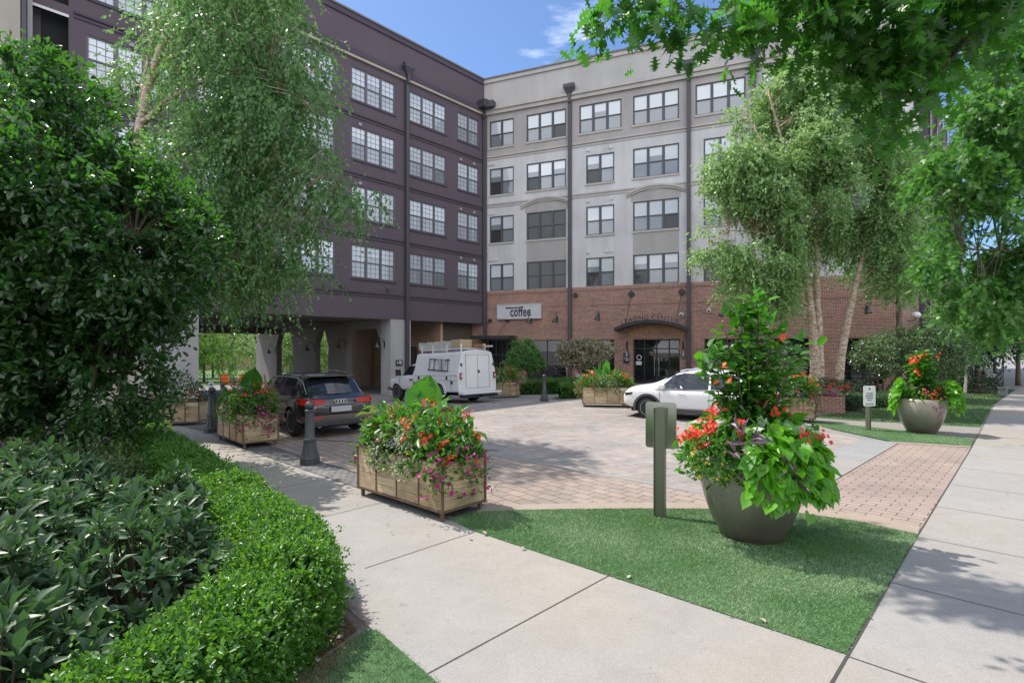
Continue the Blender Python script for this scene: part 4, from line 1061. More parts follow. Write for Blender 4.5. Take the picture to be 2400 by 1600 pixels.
# ---- clipped and loose low planting
def hedge_points(line, hw, h, n, round_=0.25):
    """points on the outside of a clipped hedge that follows a line, with outward directions"""
    L = [0]
    for a, b in zip(line[:-1], line[1:]): L.append(L[-1] + math.dist(a[:2], b[:2]))
    t = rng.random(n) * L[-1]
    P = np.zeros((n, 3)); O = np.zeros((n, 3))
    per = 2 * h + 2 * hw
    for i in range(n):
        k = max(j for j in range(len(L) - 1) if L[j] <= t[i]); u = (t[i] - L[k]) / (L[k + 1] - L[k])
        a, b = Vector(line[k][:2]), Vector(line[k + 1][:2]); c = a.lerp(b, u); d = (b - a).normalized(); s = Vector((d.y, -d.x))
        q = rng.random() * per
        if q < h: x, z, o = -hw, q, (-1, .2)
        elif q < h + 2 * hw: x, z, o = q - h - hw, h, (0, 1)
        else: x, z, o = hw, q - h - 2 * hw, (1, .2)
        if z > h - round_ and abs(x) > hw - round_:
            e = math.atan2(z - (h - round_), abs(x) - (hw - round_)); sg = 1 if x > 0 else -1
            x = sg * (hw - round_ + round_ * math.cos(e)); z = h - round_ + round_ * math.sin(e); o = (sg * math.cos(e), math.sin(e))
        bump = 1 + 0.17 * noise.noise(Vector((c.x * 2.1, c.y * 2.1, z * 1.8)) + Vector((x, 0, 0))) + 0.07 * noise.noise(Vector((c.x * 6 + x * 4, c.y * 6, z * 5)))
        P[i] = (c.x + s.x * x * bump, c.y + s.y * x * bump, gz(c.x, c.y) + z * bump); O[i] = (s.x * o[0], s.y * o[0], o[1])
    return P, nrm(O)

def hedge(name, label, cat, line, hw, h, n, lmat, L, W, tmpl=T_DIA, group=None, k=5, sl=0.07):
    c = line[len(line) // 2]
    base = (c[0], c[1], gz(c[0], c[1]))
    root = empty(name, label, cat, base, 0, group)
    P, O = hedge_points(line, hw, h, n)
    d = nrm(O + rng.normal(size=(n, 3)) * .45 + np.array([0, 0, .5]))
    P -= O * rng.random((n, 1)) * .06
    lng = 1 + 1.1 * (rng.random((n, 1)) > .965)            # a few stray shoots
    Q, D = [], []
    for j in range(k):
        t = (j + .5) / k
        Q.append(P + d * sl * t * lng); D.append(nrm(d * .55 + rng.normal(size=(n, 3)) * .6))
    Q, D = np.concatenate(Q), np.concatenate(D)
    s = .75 + .5 * rng.random(len(Q))
    leaves('foliage', Q, D, nrm(rng.normal(size=(len(Q), 3)) * .6 + np.array([0, 0, .9])), L * s, W * s, tmpl, lmat, root, local=base)
    # dense twiggy core
    m = MB()
    for a, b in zip(line[:-1], line[1:]):
        av, bv = Vector(a[:2]), Vector(b[:2]); dd = (bv - av).normalized(); s_ = Vector((dd.y, -dd.x)) * (hw - .16); za, zb = gz(*av), gz(*bv)
        A = [av - s_, av + s_, bv + s_, bv - s_]
        m.add([(q.x - base[0], q.y - base[1], z - base[2] + .02) for q, z in zip(A, (za, za, zb, zb))] + [(q.x - base[0], q.y - base[1], z - base[2] + h - .18) for q, z in zip(A, (za, za, zb, zb))],
              [(4, 5, 6, 7), (0, 1, 5, 4), (1, 2, 6, 5), (2, 3, 7, 6), (3, 0, 4, 7)])
    m.build('twigs', plain('hedge_core', (0.010, 0.022, 0.007), 1.0, spec=0.0, noise=.4, nscale=14), root)
    return root

HL = [(-8.1, 11.75), (-6.6, 10.0), (-5.0, 8.2), (-3.35, 6.38), (-2.2, 5.1), (-1.85, 4.55), (-1.74, 4.0), (-1.79, 3.4), (-1.9, 2.75), (-2.1, 2.0)]
hedge('boxwood_hedge', 'clipped boxwood hedge curving along the walk in the left foreground', 'hedge', HL, .35, .58, 18000, L_BOX, .036, .021, T_OVAL, k=8, sl=.11)
hedge('boxwood_hedge', 'long low hedge in front of the coffee shop window', 'hedge', [(0.4, 27.0), (2.0, 26.7), (3.5, 26.2), (4.4, 25.7)], .45, .72, 2200, L_BOX, .05, .028, k=4, sl=.1)
hedge('boxwood_hedge', 'short rounded hedge left of the flower box by the leasing doors', 'hedge', [(2.1, 23.9), (3.0, 23.9), (4.0, 23.8)], .5, .58, 1400, L_BOX, .05, .028, k=4, sl=.1)
hedge('boxwood_hedge', 'dark clipped hedge in front of the far apartment row', 'hedge', [(18.6, 24.0), (20.6, 25.8), (22.6, 27.8)], .5, .6, 1300, L_HOLLY, .06, .032, k=4, sl=.1)
hedge('boxwood_hedge', 'low hedge strip behind the brick flower pedestal', 'hedge', [(11.9, 19.6), (13.4, 20.0), (14.8, 20.7)], .35, .45, 1100, L_CLEY, .055, .03, k=4, sl=.1)

def shrub(name, label, c, rx, ry, rz, n, L, W, tmpl, lmat, group=None, k=6, sl=.12, up=.7, stems=5, whorl=False):
    base = (c[0], c[1], gz(c[0], c[1])); z0 = base[2]
    root = empty(name, label, 'shrub', base, 0, group)
    d = rdir(n); d[:, 2] = np.abs(d[:, 2]) * 1.0
    d = nrm(d)
    rr = .78 + .22 * rng.random((n, 1))
    bump = np.array([1 + .22 * noise.noise(Vector(q) * 2.2 + Vector(base)) for q in d])[:, None]
    P = d * np.array([rx, ry, rz]) * rr * bump + np.array([base[0], base[1], z0 + .12])
    ax = nrm(d * .55 + np.array([0, 0, up]) + rng.normal(size=(n, 3)) * .22)
    Q, D, N = [], [], []
    if whorl:
        e1 = nrm(np.cross(ax, rdir(n))); e2 = np.cross(ax, e1)
        ph = rng.random((n, 1)) * 6.28
        for j in range(k):
            a = ph + j * 2.4 + 0.2 * rng.normal(size=(n, 1)); tl = .95 - .75 * (j / k)
            dd = nrm((e1 * np.cos(a) + e2 * np.sin(a)) * tl + ax * (1.15 - tl))
            Q.append(P - ax * sl * (1 - j / k)); D.append(dd); N.append(nrm(ax - dd * .3))
    else:
        for j in range(k):
            Q.append(P + ax * sl * (j + .5) / k); dd = nrm(ax * .6 + rng.normal(size=(n, 3)) * .6); D.append(dd); N.append(nrm(rng.normal(size=(n, 3)) * .5 + np.array([0, 0, 1.0])))
    Q, D, N = map(np.concatenate, (Q, D, N))
    s = .7 + .5 * rng.random(len(Q))
    leaves('foliage', Q, D, N, L * s, W * s, tmpl, lmat, root, local=base)
    m = MB()
    for j in range(n if whorl and n < 400 else 60):
        i = j if (whorl and n < 400) else rng.integers(n)
        p = Vector(P[i]) - Vector(base); q = Vector((p.x * .25, p.y * .25, .0)); mid = q.lerp(p, .5) + Vector((p.x * .12, p.y * .12, -.05))
        m.tube([q, mid, p], [.012, .009, .005], 4, cap=False)
    m.build('stems', M_STEM, root)
    return root

# long-leaved shrubs in the left foreground bed
cl = [(-3.55, 3.3, .95, .85, 1.02, 'nearest long-leaved evergreen shrub at the lower left corner'), (-2.85, 4.25, .68, .66, .82, 'long-leaved evergreen shrub inside the bend of the clipped hedge'), (-4.5, 4.6, 1.0, .9, 1.0, 'long-leaved evergreen shrub in the middle of the left bed'),
      (-3.5, 5.35, .62, .6, .85, 'long-leaved evergreen shrub next to the bare mulch patch'), (-5.2, 5.9, .9, .85, .95, 'long-leaved evergreen shrub at the left edge of the bed'), (-4.9, 3.1, .9, .9, .95, 'long-leaved evergreen shrub cut off by the left frame edge'), (-2.78, 2.85, .5, .6, .70, 'small long-leaved evergreen shrub at the bottom edge')]
for x, y, rx, ry, rz, lab in cl:
    shrub('cleyera_shrub', lab, (x, y), rx, ry, rz, int(200 * (rx * ry + rx * rz)), .150, .052, T_LANCE, L_CLEY, 'long-leaved shrubs in the left bed', k=8, sl=.10, whorl=True)
sm = [(-6.9, 7.3, .8, 'small-leaved light green shrub below the towering shrub at the left'), (-5.6, 7.4, .6, 'small-leaved light green shrub left of the sunlit mulch'), (-4.65, 6.35, .42, 'small-leaved light green shrub beside the bare mulch'), (-6.3, 8.2, .7, 'small-leaved shrub at the foot of the towering shrub')]
for x, y, r, lab in sm:
    shrub('abelia_shrub', lab, (x, y), r, r, r * .85, int(420 * r * r + 120), .05, .026, T_OVAL, leafmat('light_small_leaf', (.045, .10, .03), (.10, .17, .055), (.16, .3, .05), .25, .4), 'small-leaved shrubs in the left bed', k=8, sl=.16)
for x, y, r, lab in [(1.9, 28.6, .5, 'loose green shrub under the coffee shop window'), (3.0, 28.9, .45, 'loose green shrub beside the small maple'), (5.0, 27.9, .5, 'loose green shrub under the second shop window'), (0.1, 29.6, .4, 'loose green shrub at the coffee shop door')]:
    shrub('low_shrub', lab, (x, y), r, r, r * 1.1, 170, .07, .035, T_DIA, L_GREYSH if x > 4 else L_MAPLE, 'loose shrubs in front of the shop windows', k=6, sl=.15)
for x, y, r, lab in [(13.0, 21.2, .9, 'dark spreading shrub in front of the right-hand shop window'), (15.0, 23.4, .8, 'dark spreading shrub under the round-headed shrub'), (11.9, 18.9, .4, 'small pale shrub right of the brick flower pedestal'), (22.5, 26.2, .9, 'dark shrub beside the stair rail'), (19.6, 26.3, .8, 'dark shrub at the lilac wall'), (24.6, 29.4, 1.0, 'dark shrub behind the stair rail')]:
    shrub('low_shrub', lab, (x, y), r, r, r * .75, int(200 + 160 * r), .08, .04, T_OVAL, L_DARK if r > .5 else L_CLEY, 'dark shrubs along the right-hand bed', k=6, sl=.15)

# ---- artificial turf, lawn blades, pine straw
def in_poly(P, poly):
    x, y = P[:, 0], P[:, 1]; c = np.zeros(len(P), bool); n = len(poly)
    for i in range(n):
        (x1, y1), (x2, y2) = poly[i], poly[(i + 1) % n]
        k = ((y1 > y) != (y2 > y)) & (x < (x2 - x1) * (y - y1) / (y2 - y1 + 1e-12) + x1)
        c ^= k
    return c

def blades(name, label, cat, poly, n, L, W, mat, z=0.012, lean=.95, near=False):
    a = np.array(poly); lo, hi = a.min(0), a.max(0)
    P = np.zeros((0, 2))
    while len(P) < n:
        q = lo + (hi - lo) * rng.random((n * 2, 2)); q = q[in_poly(q, poly)]
        P = np.concatenate([P, q])
    P = P[:n]
    zz = np.array([gz(*p) for p in P]) if a[:, 1].max() > 14 else np.zeros(n)
    fx = np.array([noise.noise(Vector((p[0] * .7, p[1] * .7, 3.0))) for p in P[:: max(1, n // 20000)]])
    P3 = np.column_stack([P + rng.normal(size=P.shape) * .012, zz + z])
    comb = np.array([.25, -.2, 0])
    D = nrm(rng.normal(size=(n, 3)) * lean + np.array([0, 0, 1.0]) + comb)
    s = .6 + .6 * rng.random(n)
    o = leaves(name, P3, D, rdir(n), L * s, W, T_BLADE, mat)
    return tag(o, label, cat, kind='stuff')

def turfmat(name, a, b_, c_):
    m, n, l, b = newmat(name)
    g = n.new('ShaderNodeNewGeometry'); t = n.new('ShaderNodeTexCoord')
    r = n.new('ShaderNodeValToRGB'); r.color_ramp.elements[0].color = (*a, 1); r.color_ramp.elements[1].color = (*b_, 1)
    x = n.new('ShaderNodeTexNoise'); x.inputs['Scale'].default_value = 0.9; x.inputs['Detail'].default_value = 3
    q = n.new('ShaderNodeMapRange'); q.inputs['From Min'].default_value = .42; q.inputs['From Max'].default_value = .62
    mx_ = n.new('ShaderNodeMixRGB'); mx_.inputs[2].default_value = (*c_, 1)
    l.new(g.outputs['Random Per Island'], r.inputs[0]); l.new(t.outputs['Object'], x.inputs['Vector']); l.new(x.outputs['Fac'], q.inputs['Value'])
    l.new(q.outputs[0], mx_.inputs[0]); l.new(r.outputs[0], mx_.inputs[1]); l.new(mx_.outputs[0], b.inputs['Base Color'])
    b.inputs['Roughness'].default_value = .5
    return m
M_TURF = turfmat('turf_blade', (.055, .15, .036), (.145, .30, .095), (.25, .37, .19))
M_LAWNB = turfmat('lawn_blade', (.03, .08, .02), (.08, .17, .04), (.09, .17, .05))
blades('turf_blades', 'dense artificial turf around the big pot', 'turf', TURF, 120000, .034, .0045, M_TURF)
blades('turf_blades', 'strip of turf under the far pot', 'turf', TURF2, 16000, .035, .010, M_TURF)
blades('lawn_blades', 'mown lawn beyond the far pot', 'lawn', LAWN, 30000, .05, .018, M_LAWNB, z=.005)
blades('turf_blades', 'small wedge of turf at the bottom left of the walk', 'turf', TURF3, 22000, .036, .0045, M_TURF, z=.012)
SP = [(-1.5, 4.85), (-1.15, 4.3), (-1.22, 3.6), (-1.3, 2.9), (-1.9, 2.8), (-1.85, 3.6), (-1.75, 4.6)]
n = 2600
a = np.array(SP); P = np.zeros((0, 2))
while len(P) < n:
    q = a.min(0) + (a.max(0) - a.min(0)) * rng.random((n, 2)); P = np.concatenate([P, q[in_poly(q, SP)]])
P = np.column_stack([P[:n], .008 + .035 * rng.random(n)])
D = nrm(np.column_stack([rng.normal(size=(n, 2)), rng.normal(size=n) * .12]))
tag(leaves('pine_straw', P, D, np.tile([0, 0, 1.0], (n, 1)) + rng.normal(size=(n, 3)) * .2, .13, .0035, T_DIA, leafmat('pine_straw', (.10, .055, .03), (.24, .14, .085), None, .05, .8)), 'brown pine straw mulch beside the clipped hedge', 'mulch', kind='stuff')
P = np.column_stack([-5.0 + 1.5 * rng.random(900), 6.6 + 1.5 * rng.random(900), .01 + .03 * rng.random(900)])
D = nrm(np.column_stack([rng.normal(size=(900, 2)), rng.normal(size=900) * .15]))
tag(leaves('pine_straw', P, D, np.tile([0, 0, 1.0], (900, 1)), .12, .006, T_DIA, _mats['pine_straw']), 'sunlit brown mulch patch under the towering shrub', 'mulch', kind='stuff')
P = np.array([-1.50, 4.1, .22]) + rng.normal(size=(70, 3)) * np.array([.03, .22, .10])
tag(leaves('withered_twigs', P, rdir(70), rdir(70), .045, .022, T_OVAL, leafmat('withered_leaf', (.20, .09, .03), (.38, .20, .08), None, .1, .7)), 'withered brown sprigs on the outer face of the clipped hedge', 'dead leaves', kind='stuff')
# a few fallen leaves
P = np.array([(-1.35, 3.75, .05), (-1.3, 4.0, .05), (-1.45, 3.3, .05), (-1.6, 3.1, .06), (-1.2, 4.35, .03), (-.5, 6.2, .03), (-.3, 6.3, .03), (.1, 5.85, .03), (1.1, 5.1, .03), (2.0, 4.35, .03), (-1.7, 3.5, .06)])
tag(leaves('fallen_leaves', P, rdir(len(P)) * np.array([1, 1, .15]), np.tile([0, 0, 1.0], (len(P), 1)) + .3 * rdir(len(P)), .07, .045, T_OVAL, leafmat('dry_leaf', (.25, .2, .15), (.42, .38, .33), None, .1, .7)), 'dry leaves lying on the pine straw and the turf edge', 'leaf litter', kind='stuff')

q = np.array([(-.9 + 9.5 * rng.random(), 7 + 13 * rng.random()) for _ in range(90)] + [(1.2 + 2.6 * rng.random(), 2.2 + 3 * rng.random()) for _ in range(14)] + [(-3.4 + 3.0 * rng.random(), 5.2 + 3 * rng.random()) for _ in range(14)])
P = np.column_stack([q, np.full(len(q), .026)])
tag(leaves('scattered_leaves', P, rdir(len(P)) * np.array([1, 1, .1]), np.tile([0, 0, 1.0], (len(P), 1)) + .25 * rdir(len(P)), .045, .022, T_OVAL, leafmat('litter_leaf', (.16, .10, .05), (.30, .26, .12), None, .1, .7)), 'tiny dry leaves scattered over the pavers and walks', 'leaf litter', kind='stuff')
# trees across the street, behind the photographer: seen only as reflections in glass and steel
for i, (x, y, h, r) in enumerate([(-9, -9, 9, 4), (1.5, -13, 10, 4.2), (10, -7, 9, 3.8), (16, -15, 11, 5)]):
    tree('street_tree', ['leafy tree across the street, behind the photographer on the left', 'tallest leafy tree across the street behind the photographer', 'leafy tree across the street, behind the photographer on the right', 'leafy tree at the far right across the street'][i], 'tree', (x, y, 0), [([(x, y, 0), (x, y, h * .7)], .2, .06)],
         [(x, y, h * .62, r, r, h * .33), (x + r * .5, y, h * .45, r * .7, r * .7, h * .22), (x - r * .5, y, h * .5, r * .7, r * .7, h * .22)], 260, 4, .9, 9, .5, .3, .2, T_DIA, L_OAK2, M_BARK, frac=.1, group='trees across the street')
# ------------------------------------------------------------------ wooden flower boxes
def woodmat(name, c1, c2):
    m, n, l, b = newmat(name)
    g = n.new('ShaderNodeNewGeometry'); t = n.new('ShaderNodeTexCoord')
    r = n.new('ShaderNodeValToRGB'); r.color_ramp.elements[0].color = (*c1, 1); r.color_ramp.elements[1].color = (*c2, 1)
    mp = n.new('ShaderNodeMapping'); mp.inputs['Scale'].default_value = (1.2, 1.2, 16)
    x = n.new('ShaderNodeTexNoise'); x.inputs['Scale'].default_value = 3; x.inputs['Detail'].default_value = 8; x.inputs['Distortion'].default_value = .8; x.inputs['Roughness'].default_value = .65
    q = n.new('ShaderNodeMapRange'); q.inputs['From Min'].default_value = .3; q.inputs['From Max'].default_value = .7; q.inputs['To Min'].default_value = .62; q.inputs['To Max'].default_value = 1.22
    k = n.new('ShaderNodeTexVoronoi'); k.inputs['Scale'].default_value = 4.5
    kr = n.new('ShaderNodeMapRange'); kr.inputs['From Min'].default_value = .03; kr.inputs['From Max'].default_value = .12; kr.inputs['To Min'].default_value = .35
    mo = n.new('ShaderNodeTexNoise'); mo.inputs['Scale'].default_value = 1.7; mo.inputs['Detail'].default_value = 3
    mr = n.new('ShaderNodeMapRange'); mr.inputs['From Min'].default_value = .58; mr.inputs['From Max'].default_value = .72; mr.inputs['To Max'].default_value = .55
    mm = n.new('ShaderNodeMixRGB'); mm.inputs[2].default_value = (.10, .11, .03, 1)
    mu = n.new('ShaderNodeMath'); mu.operation = 'MULTIPLY'
    v = n.new('ShaderNodeVectorMath'); v.operation = 'SCALE'
    l.new(g.outputs['Random Per Island'], r.inputs[0]); l.new(t.outputs['Object'], mp.inputs[0]); l.new(mp.outputs[0], x.inputs['Vector']); l.new(x.outputs['Fac'], q.inputs['Value'])
    l.new(t.outputs['Object'], k.inputs['Vector']); l.new(k.outputs['Distance'], kr.inputs['Value']); l.new(q.outputs[0], mu.inputs[0]); l.new(kr.outputs[0], mu.inputs[1])
    l.new(t.outputs['Object'], mo.inputs['Vector']); l.new(mo.outputs['Fac'], mr.inputs['Value']); l.new(mr.outputs[0], mm.inputs[0]); l.new(r.outputs[0], mm.inputs[1])
    l.new(mm.outputs[0], v.inputs[0]); l.new(mu.outputs[0], v.inputs['Scale']); l.new(v.outputs[0], b.inputs['Base Color'])
    b.inputs['Roughness'].default_value = .75
    bp = n.new('ShaderNodeBump'); bp.inputs['Strength'].default_value = .3; bp.inputs['Distance'].default_value = .004
    l.new(x.outputs['Fac'], bp.inputs['Height']); l.new(bp.outputs[0], b.inputs['Normal'])
    _mats[name] = m
    return m
M_PLANK = woodmat('weathered_pine', (.40, .28, .165), (.57, .44, .29))
M_RUST = plain('rusty_angle_iron', (.12, .075, .05), .7, noise=.3, nscale=14)
M_SOIL = plain('potting_soil', (.03, .02, .014), .95, noise=.4, nscale=30)
F_ORANGE = leafmat('orange_petal', (.62, .045, .012), (.80, .13, .03), (.9, .16, .04), .3, .5)
F_RED = leafmat('scarlet_petal', (.60, .018, .012), (.72, .05, .02), (.85, .08, .03), .3, .5)
F_MAG = leafmat('magenta_petal', (.32, .008, .14), (.52, .03, .27), (.6, .04, .3), .3, .5)
F_PURP = leafmat('violet_petal', (.16, .08, .30), (.30, .18, .45), (.35, .2, .5), .3, .5)
F_YEL = leafmat('yellow_petal', (.68, .40, .01), (.75, .58, .03), (.8, .6, .05), .3, .5)
L_GREEN = leafmat('bedding_leaf', (.025, .09, .012), (.08, .22, .025), (.15, .45, .03), .33, .38)
L_VAR = leafmat('variegated_leaf', (.12, .22, .08), (.62, .66, .48), (.5, .6, .3), .25, .45)
L_CALAD = leafmat('pink_caladium_leaf', (.30, .06, .05), (.58, .22, .19), (.7, .25, .18), .3, .45)
L_WHITE = leafmat('pale_caladium_leaf', (.30, .42, .26), (.58, .64, .50), (.5, .65, .4), .3, .45)
L_LIME = leafmat('lime_vine_leaf', (.045, .19, .010), (.13, .36, .018), (.25, .68, .02), .38, .38)
L_EAR = leafmat('elephant_ear', (.035, .15, .014), (.05, .19, .018), (.13, .46, .02), .38, .4)
L_TRAD = leafmat('purple_spike_leaf', (.06, .025, .05), (.26, .16, .24), (.3, .15, .3), .15, .4)
L_HIB = leafmat('hibiscus_leaf', (.022, .085, .012), (.065, .20, .022), (.14, .46, .02), .34, .28)

def mound(n, hx, hy, z0, h, lo=.55, skirt=0.0, sq=1.0):
    """points in the outer skin of a flower mound, with outward directions (local frame)"""
    d = rdir(n); d[:, 2] = np.abs(d[:, 2]) - skirt * rng.random(n)
    d = nrm(d); r = lo + (1 - lo) * rng.random((n, 1)) ** .6
    bump = np.array([1 + .22 * noise.noise(Vector(q) * 2.0 + Vector((hx * 9, z0 * 5, h))) for q in d])[:, None]
    return np.sign(d) * np.abs(d) ** sq * np.array([hx, hy, h]) * r * bump + np.array([0, 0, z0]), d

def scatter(name, root, P, O, L, W, tmpl, mat, out=.7, rnd=.6, upn=.6, smooth=False):
    n = len(P)
    D = nrm(O * out + rng.normal(size=(n, 3)) * rnd + np.array([0, 0, .1]))
    N = nrm(O * .7 + np.array([0, 0, upn]) + rng.normal(size=(n, 3)) * .35)
    s = .75 + .5 * rng.random(n)
    return tag(leaves(name, P, D, N, L * s, W * s, tmpl, mat, root, smooth), kind='stuff')

def clusters(C, per, r):
    return np.repeat(C, per, 0) + rng.normal(size=(len(C) * per, 3)) * r

def blossoms(name, root, C, O, per, r, size, mat):
    P = clusters(C, per, r); OO = np.repeat(O, per, 0)
    N = nrm(OO + rng.normal(size=P.shape) * .45 + np.array([0, -.1, .3]))
    D = nrm(np.cross(N, rdir(len(P))))
    s = size * (.75 + .5 * rng.random(len(P)))
    return tag(leaves(name, P - D * s[:, None] * .5, D, N, s, s, T_FLOWER, mat, root), kind='stuff')

def flowers(root, hx, hy, z0, h, k=1.0, seed=0, trail=True, ears=True, shade=False):
    P, O = mound(int(2400 * k), hx * 1.12, hy * 1.15, z0, h * .95, .35, .3, sq=.72); scatter('foliage', root, P, O, .095, .05, T_OVAL, L_GREEN)
    i = rng.permutation(len(P))
    P2, O2 = mound(int(2200 * k), hx * .62, hy * 1.0, z0 + .02, h * .72, .8, .7, sq=.72); P2[:, 0] += -.08 * hx; P2[:, 1] -= hy * .22
    scatter('variegated_leaves', root, P2, O2, .048, .024, T_OVAL, L_VAR, rnd=.9)
    m = int(46 * k) + 6
    C, CO = mound(m, hx * 1.0, hy * 1.0, z0 + .04, h * 1.0, .95, .1, sq=.72); blossoms('begonia_flowers', root, C, CO, 8, .03, .05, F_ORANGE)
    C, CO = mound(int(90 * k) + 8, hx * 1.13, hy * 1.15, z0 + .02, h * .6, .97, .9, sq=.72)
    keep = (C[:, 0] > hx * .72) | (C[:, 0] < -hx * .9); C, CO = C[keep], CO[keep]
    if trail and len(C):
        C2 = np.repeat(C, 3, 0) + np.column_stack([rng.normal(size=(len(C) * 3, 2)) * .07, -.28 * rng.random(len(C) * 3)])
        C2[:, 2] = np.maximum(C2[:, 2], z0 - .40)
        blossoms('petunia_flowers', root, C2, np.repeat(CO, 3, 0), 2, .035, .068, F_MAG)
        Q = np.repeat(C2, 7, 0) + rng.normal(size=(len(C2) * 7, 3)) * .05
        scatter('trailing_leaves', root, Q, np.repeat(CO, 21, 0), .05, .028, T_OVAL, L_GREEN)
    C, CO = mound(int(14 * k) + 2, hx, hy * 1.1, z0, h * .3, .97, .3, sq=.72); blossoms('lantana_flowers', root, C, CO, 4, .025, .045, F_YEL)
    C, CO = mound(int(10 * k) + 2, hx * .9, hy, z0 + .05, h * .85, .98, 0, sq=.72); blossoms('angelonia_flowers', root, clusters(C, 3, .03), np.repeat(CO, 3, 0), 4, .03, .03, F_PURP)
    C, CO = mound(int(11 * k) + 2, hx * .95, hy * .95, z0 + .05, h * .98, .95, 0, sq=.72); scatter('caladium_leaves', root, C, CO, .155, .115, T_HEART, L_CALAD, .8, .5, .5)
    C, CO = mound(int(40 * k) + 3, hx, hy, z0 + .05, h * 1.0, .9, 0, sq=.72); scatter('canna_leaves', root, C, CO, .20, .07, T_LANCE, L_GREEN, .8, .5, .5)
    if ears:
        T = np.array([(-.02, .10, z0 + h * .98), (.05, .02, z0 + h * .90), (.24, .06, z0 + h * .92), (-.36, .12, z0 + h * .9), (-.22, .10, z0 + h * .92)])
        D = np.array([(.16, .15, 1.0), (-.45, .1, .9), (.85, .1, .25), (-.5, .2, .9), (-.15, .1, 1)]); N = np.array([(.80, -.62, .12), (.2, -.8, .3), (.5, -.4, .9), (.3, -.8, .3), (.2, -.9, .1)])
        e = leaves('elephant_ear_leaves', T, D, N, np.array([.44, .34, .30, .30, .36]), np.array([.50, .20, .30, .14, .14]), T_EAR, L_EAR, root)
        sm_ = MB()
        for t in T: sm_.tube([(t[0] * .4, t[1], z0), tuple(t * np.array([.9, 1, .95])), tuple(t)], [.014, .011, .008], 6, cap=False)
        sm_.build('leaf_stalks', L_EAR, root)

# large ribbed leaf: midrib plus a rippled blade
_ep, _ef = [], []
_prof = [(-.16, .16), (-.12, .34), (0, .46), (.14, .50), (.3, .49), (.46, .45), (.62, .37), (.78, .25), (.9, .12), (1.0, .0)]
for i, (s, t) in enumerate(_prof):
    rip = .035 if i % 2 else -.005
    _ep += [(max(s, 0.0) if s < 0 else s, 0, -.02 - .10 * s * s), (s, -t * .55, rip + .05), (s, -t, .03 + rip), (s, t * .55, rip + .05), (s, t, .03 + rip)]
for i in range(len(_prof) - 1):
    a, b = i * 5, i * 5 + 5
    _ef += [(a, a + 1, b + 1, b), (a + 1, a + 2, b + 2, b + 1), (a, b, b + 3, a + 3), (a + 3, b + 3, b + 4, a + 4)]
T_EAR = (np.array(_ep), _ef)

def planter_box(label, x, y, rz, L=1.95, W=.78, k=1.0, group='wooden flower boxes around the courtyard', plant=True, ears=True, h=.60):
    root = empty('flower_planter', label, 'planter', (x, y, gz(x, y)), rz, group)
    z0, z1 = .15, .74; hx, hy = L / 2, W / 2
    def planks(name, horizontal_x, sgn):
        m = MB(); rows = 5; hh = (z1 - z0) / rows
        segs = 4 if horizontal_x else 1
        for s in range(segs):
            for r_ in range(rows):
                a, b = z0 + r_ * hh + .002, z0 + (r_ + 1) * hh - .003
                if horizontal_x:
                    xa, xb = -hx + .012 + (L - .024) * s / segs + .004, -hx + .012 + (L - .024) * (s + 1) / segs - .004
                    y0 = sgn * (hy - .012); m.box(xa, xb, min(y0, y0 - sgn * .025), max(y0, y0 - sgn * .025), a, b)
                else:
                    x0 = sgn * (hx - .012); m.box(min(x0, x0 - sgn * .025), max(x0, x0 - sgn * .025), -hy + .04, hy - .04, a, b)
        m.build(name, M_PLANK, root)
    for sgn in (-1, 1): planks('side_boards', True, sgn); planks('end_boards', False, sgn)
    f = MB(); t = .028
    for sx in (-1, 1):
        for sy in (-1, 1):
            f.box(sx * hx - (t if sx > 0 else 0), sx * hx + (0 if sx > 0 else t), sy * hy - (t if sy > 0 else 0), sy * hy + (0 if sy > 0 else t), z0 - .03, z1 + .01)
    for sy in (-1, 1):
        f.box(-hx + t, hx - t, sy * hy - (t if sy > 0 else 0), sy * hy + (0 if sy > 0 else t), z0 - .03, z0)
        f.box(-hx + t, hx - t, sy * hy - (.012 if sy > 0 else 0), sy * hy + (0 if sy > 0 else .012), z1 - .01, z1 + .01)
        for s in (1, 2, 3): f.box(-hx + L * s / 4 - .009, -hx + L * s / 4 + .009, sy * hy - (.011 if sy > 0 else 0), sy * hy + (0 if sy > 0 else .011), z0, z1 - .01)
    for sx in (-1, 1):
        f.box(sx * hx - (t if sx > 0 else 0), sx * hx + (0 if sx > 0 else t), -hy + t, hy - t, z0 - .03, z0)
        f.box(sx * hx - (.012 if sx > 0 else 0), sx * hx + (0 if sx > 0 else .012), -hy + t, hy - t, z1 - .01, z1 + .01)
    f.build('frame', M_RUST, root)
    for sx in (-1, 1):
        for sy in (-1, 1):
            g = MB(); g.box(sx * (hx - .07) - .02, sx * (hx - .07) + .02, sy * (hy - .06) - .02, sy * (hy - .06) + .02, 0, z0 - .03); g.build('leg', M_RUST, root)
    s = MB(); s.box(-hx + .03, hx - .03, -hy + .03, hy - .03, z1 - .06, z1 - .04); s.build('soil', M_SOIL, root)
    if plant: flowers(root, hx * 1.02, hy * 1.05, z1 - .02, h, k, ears=ears)
    return root

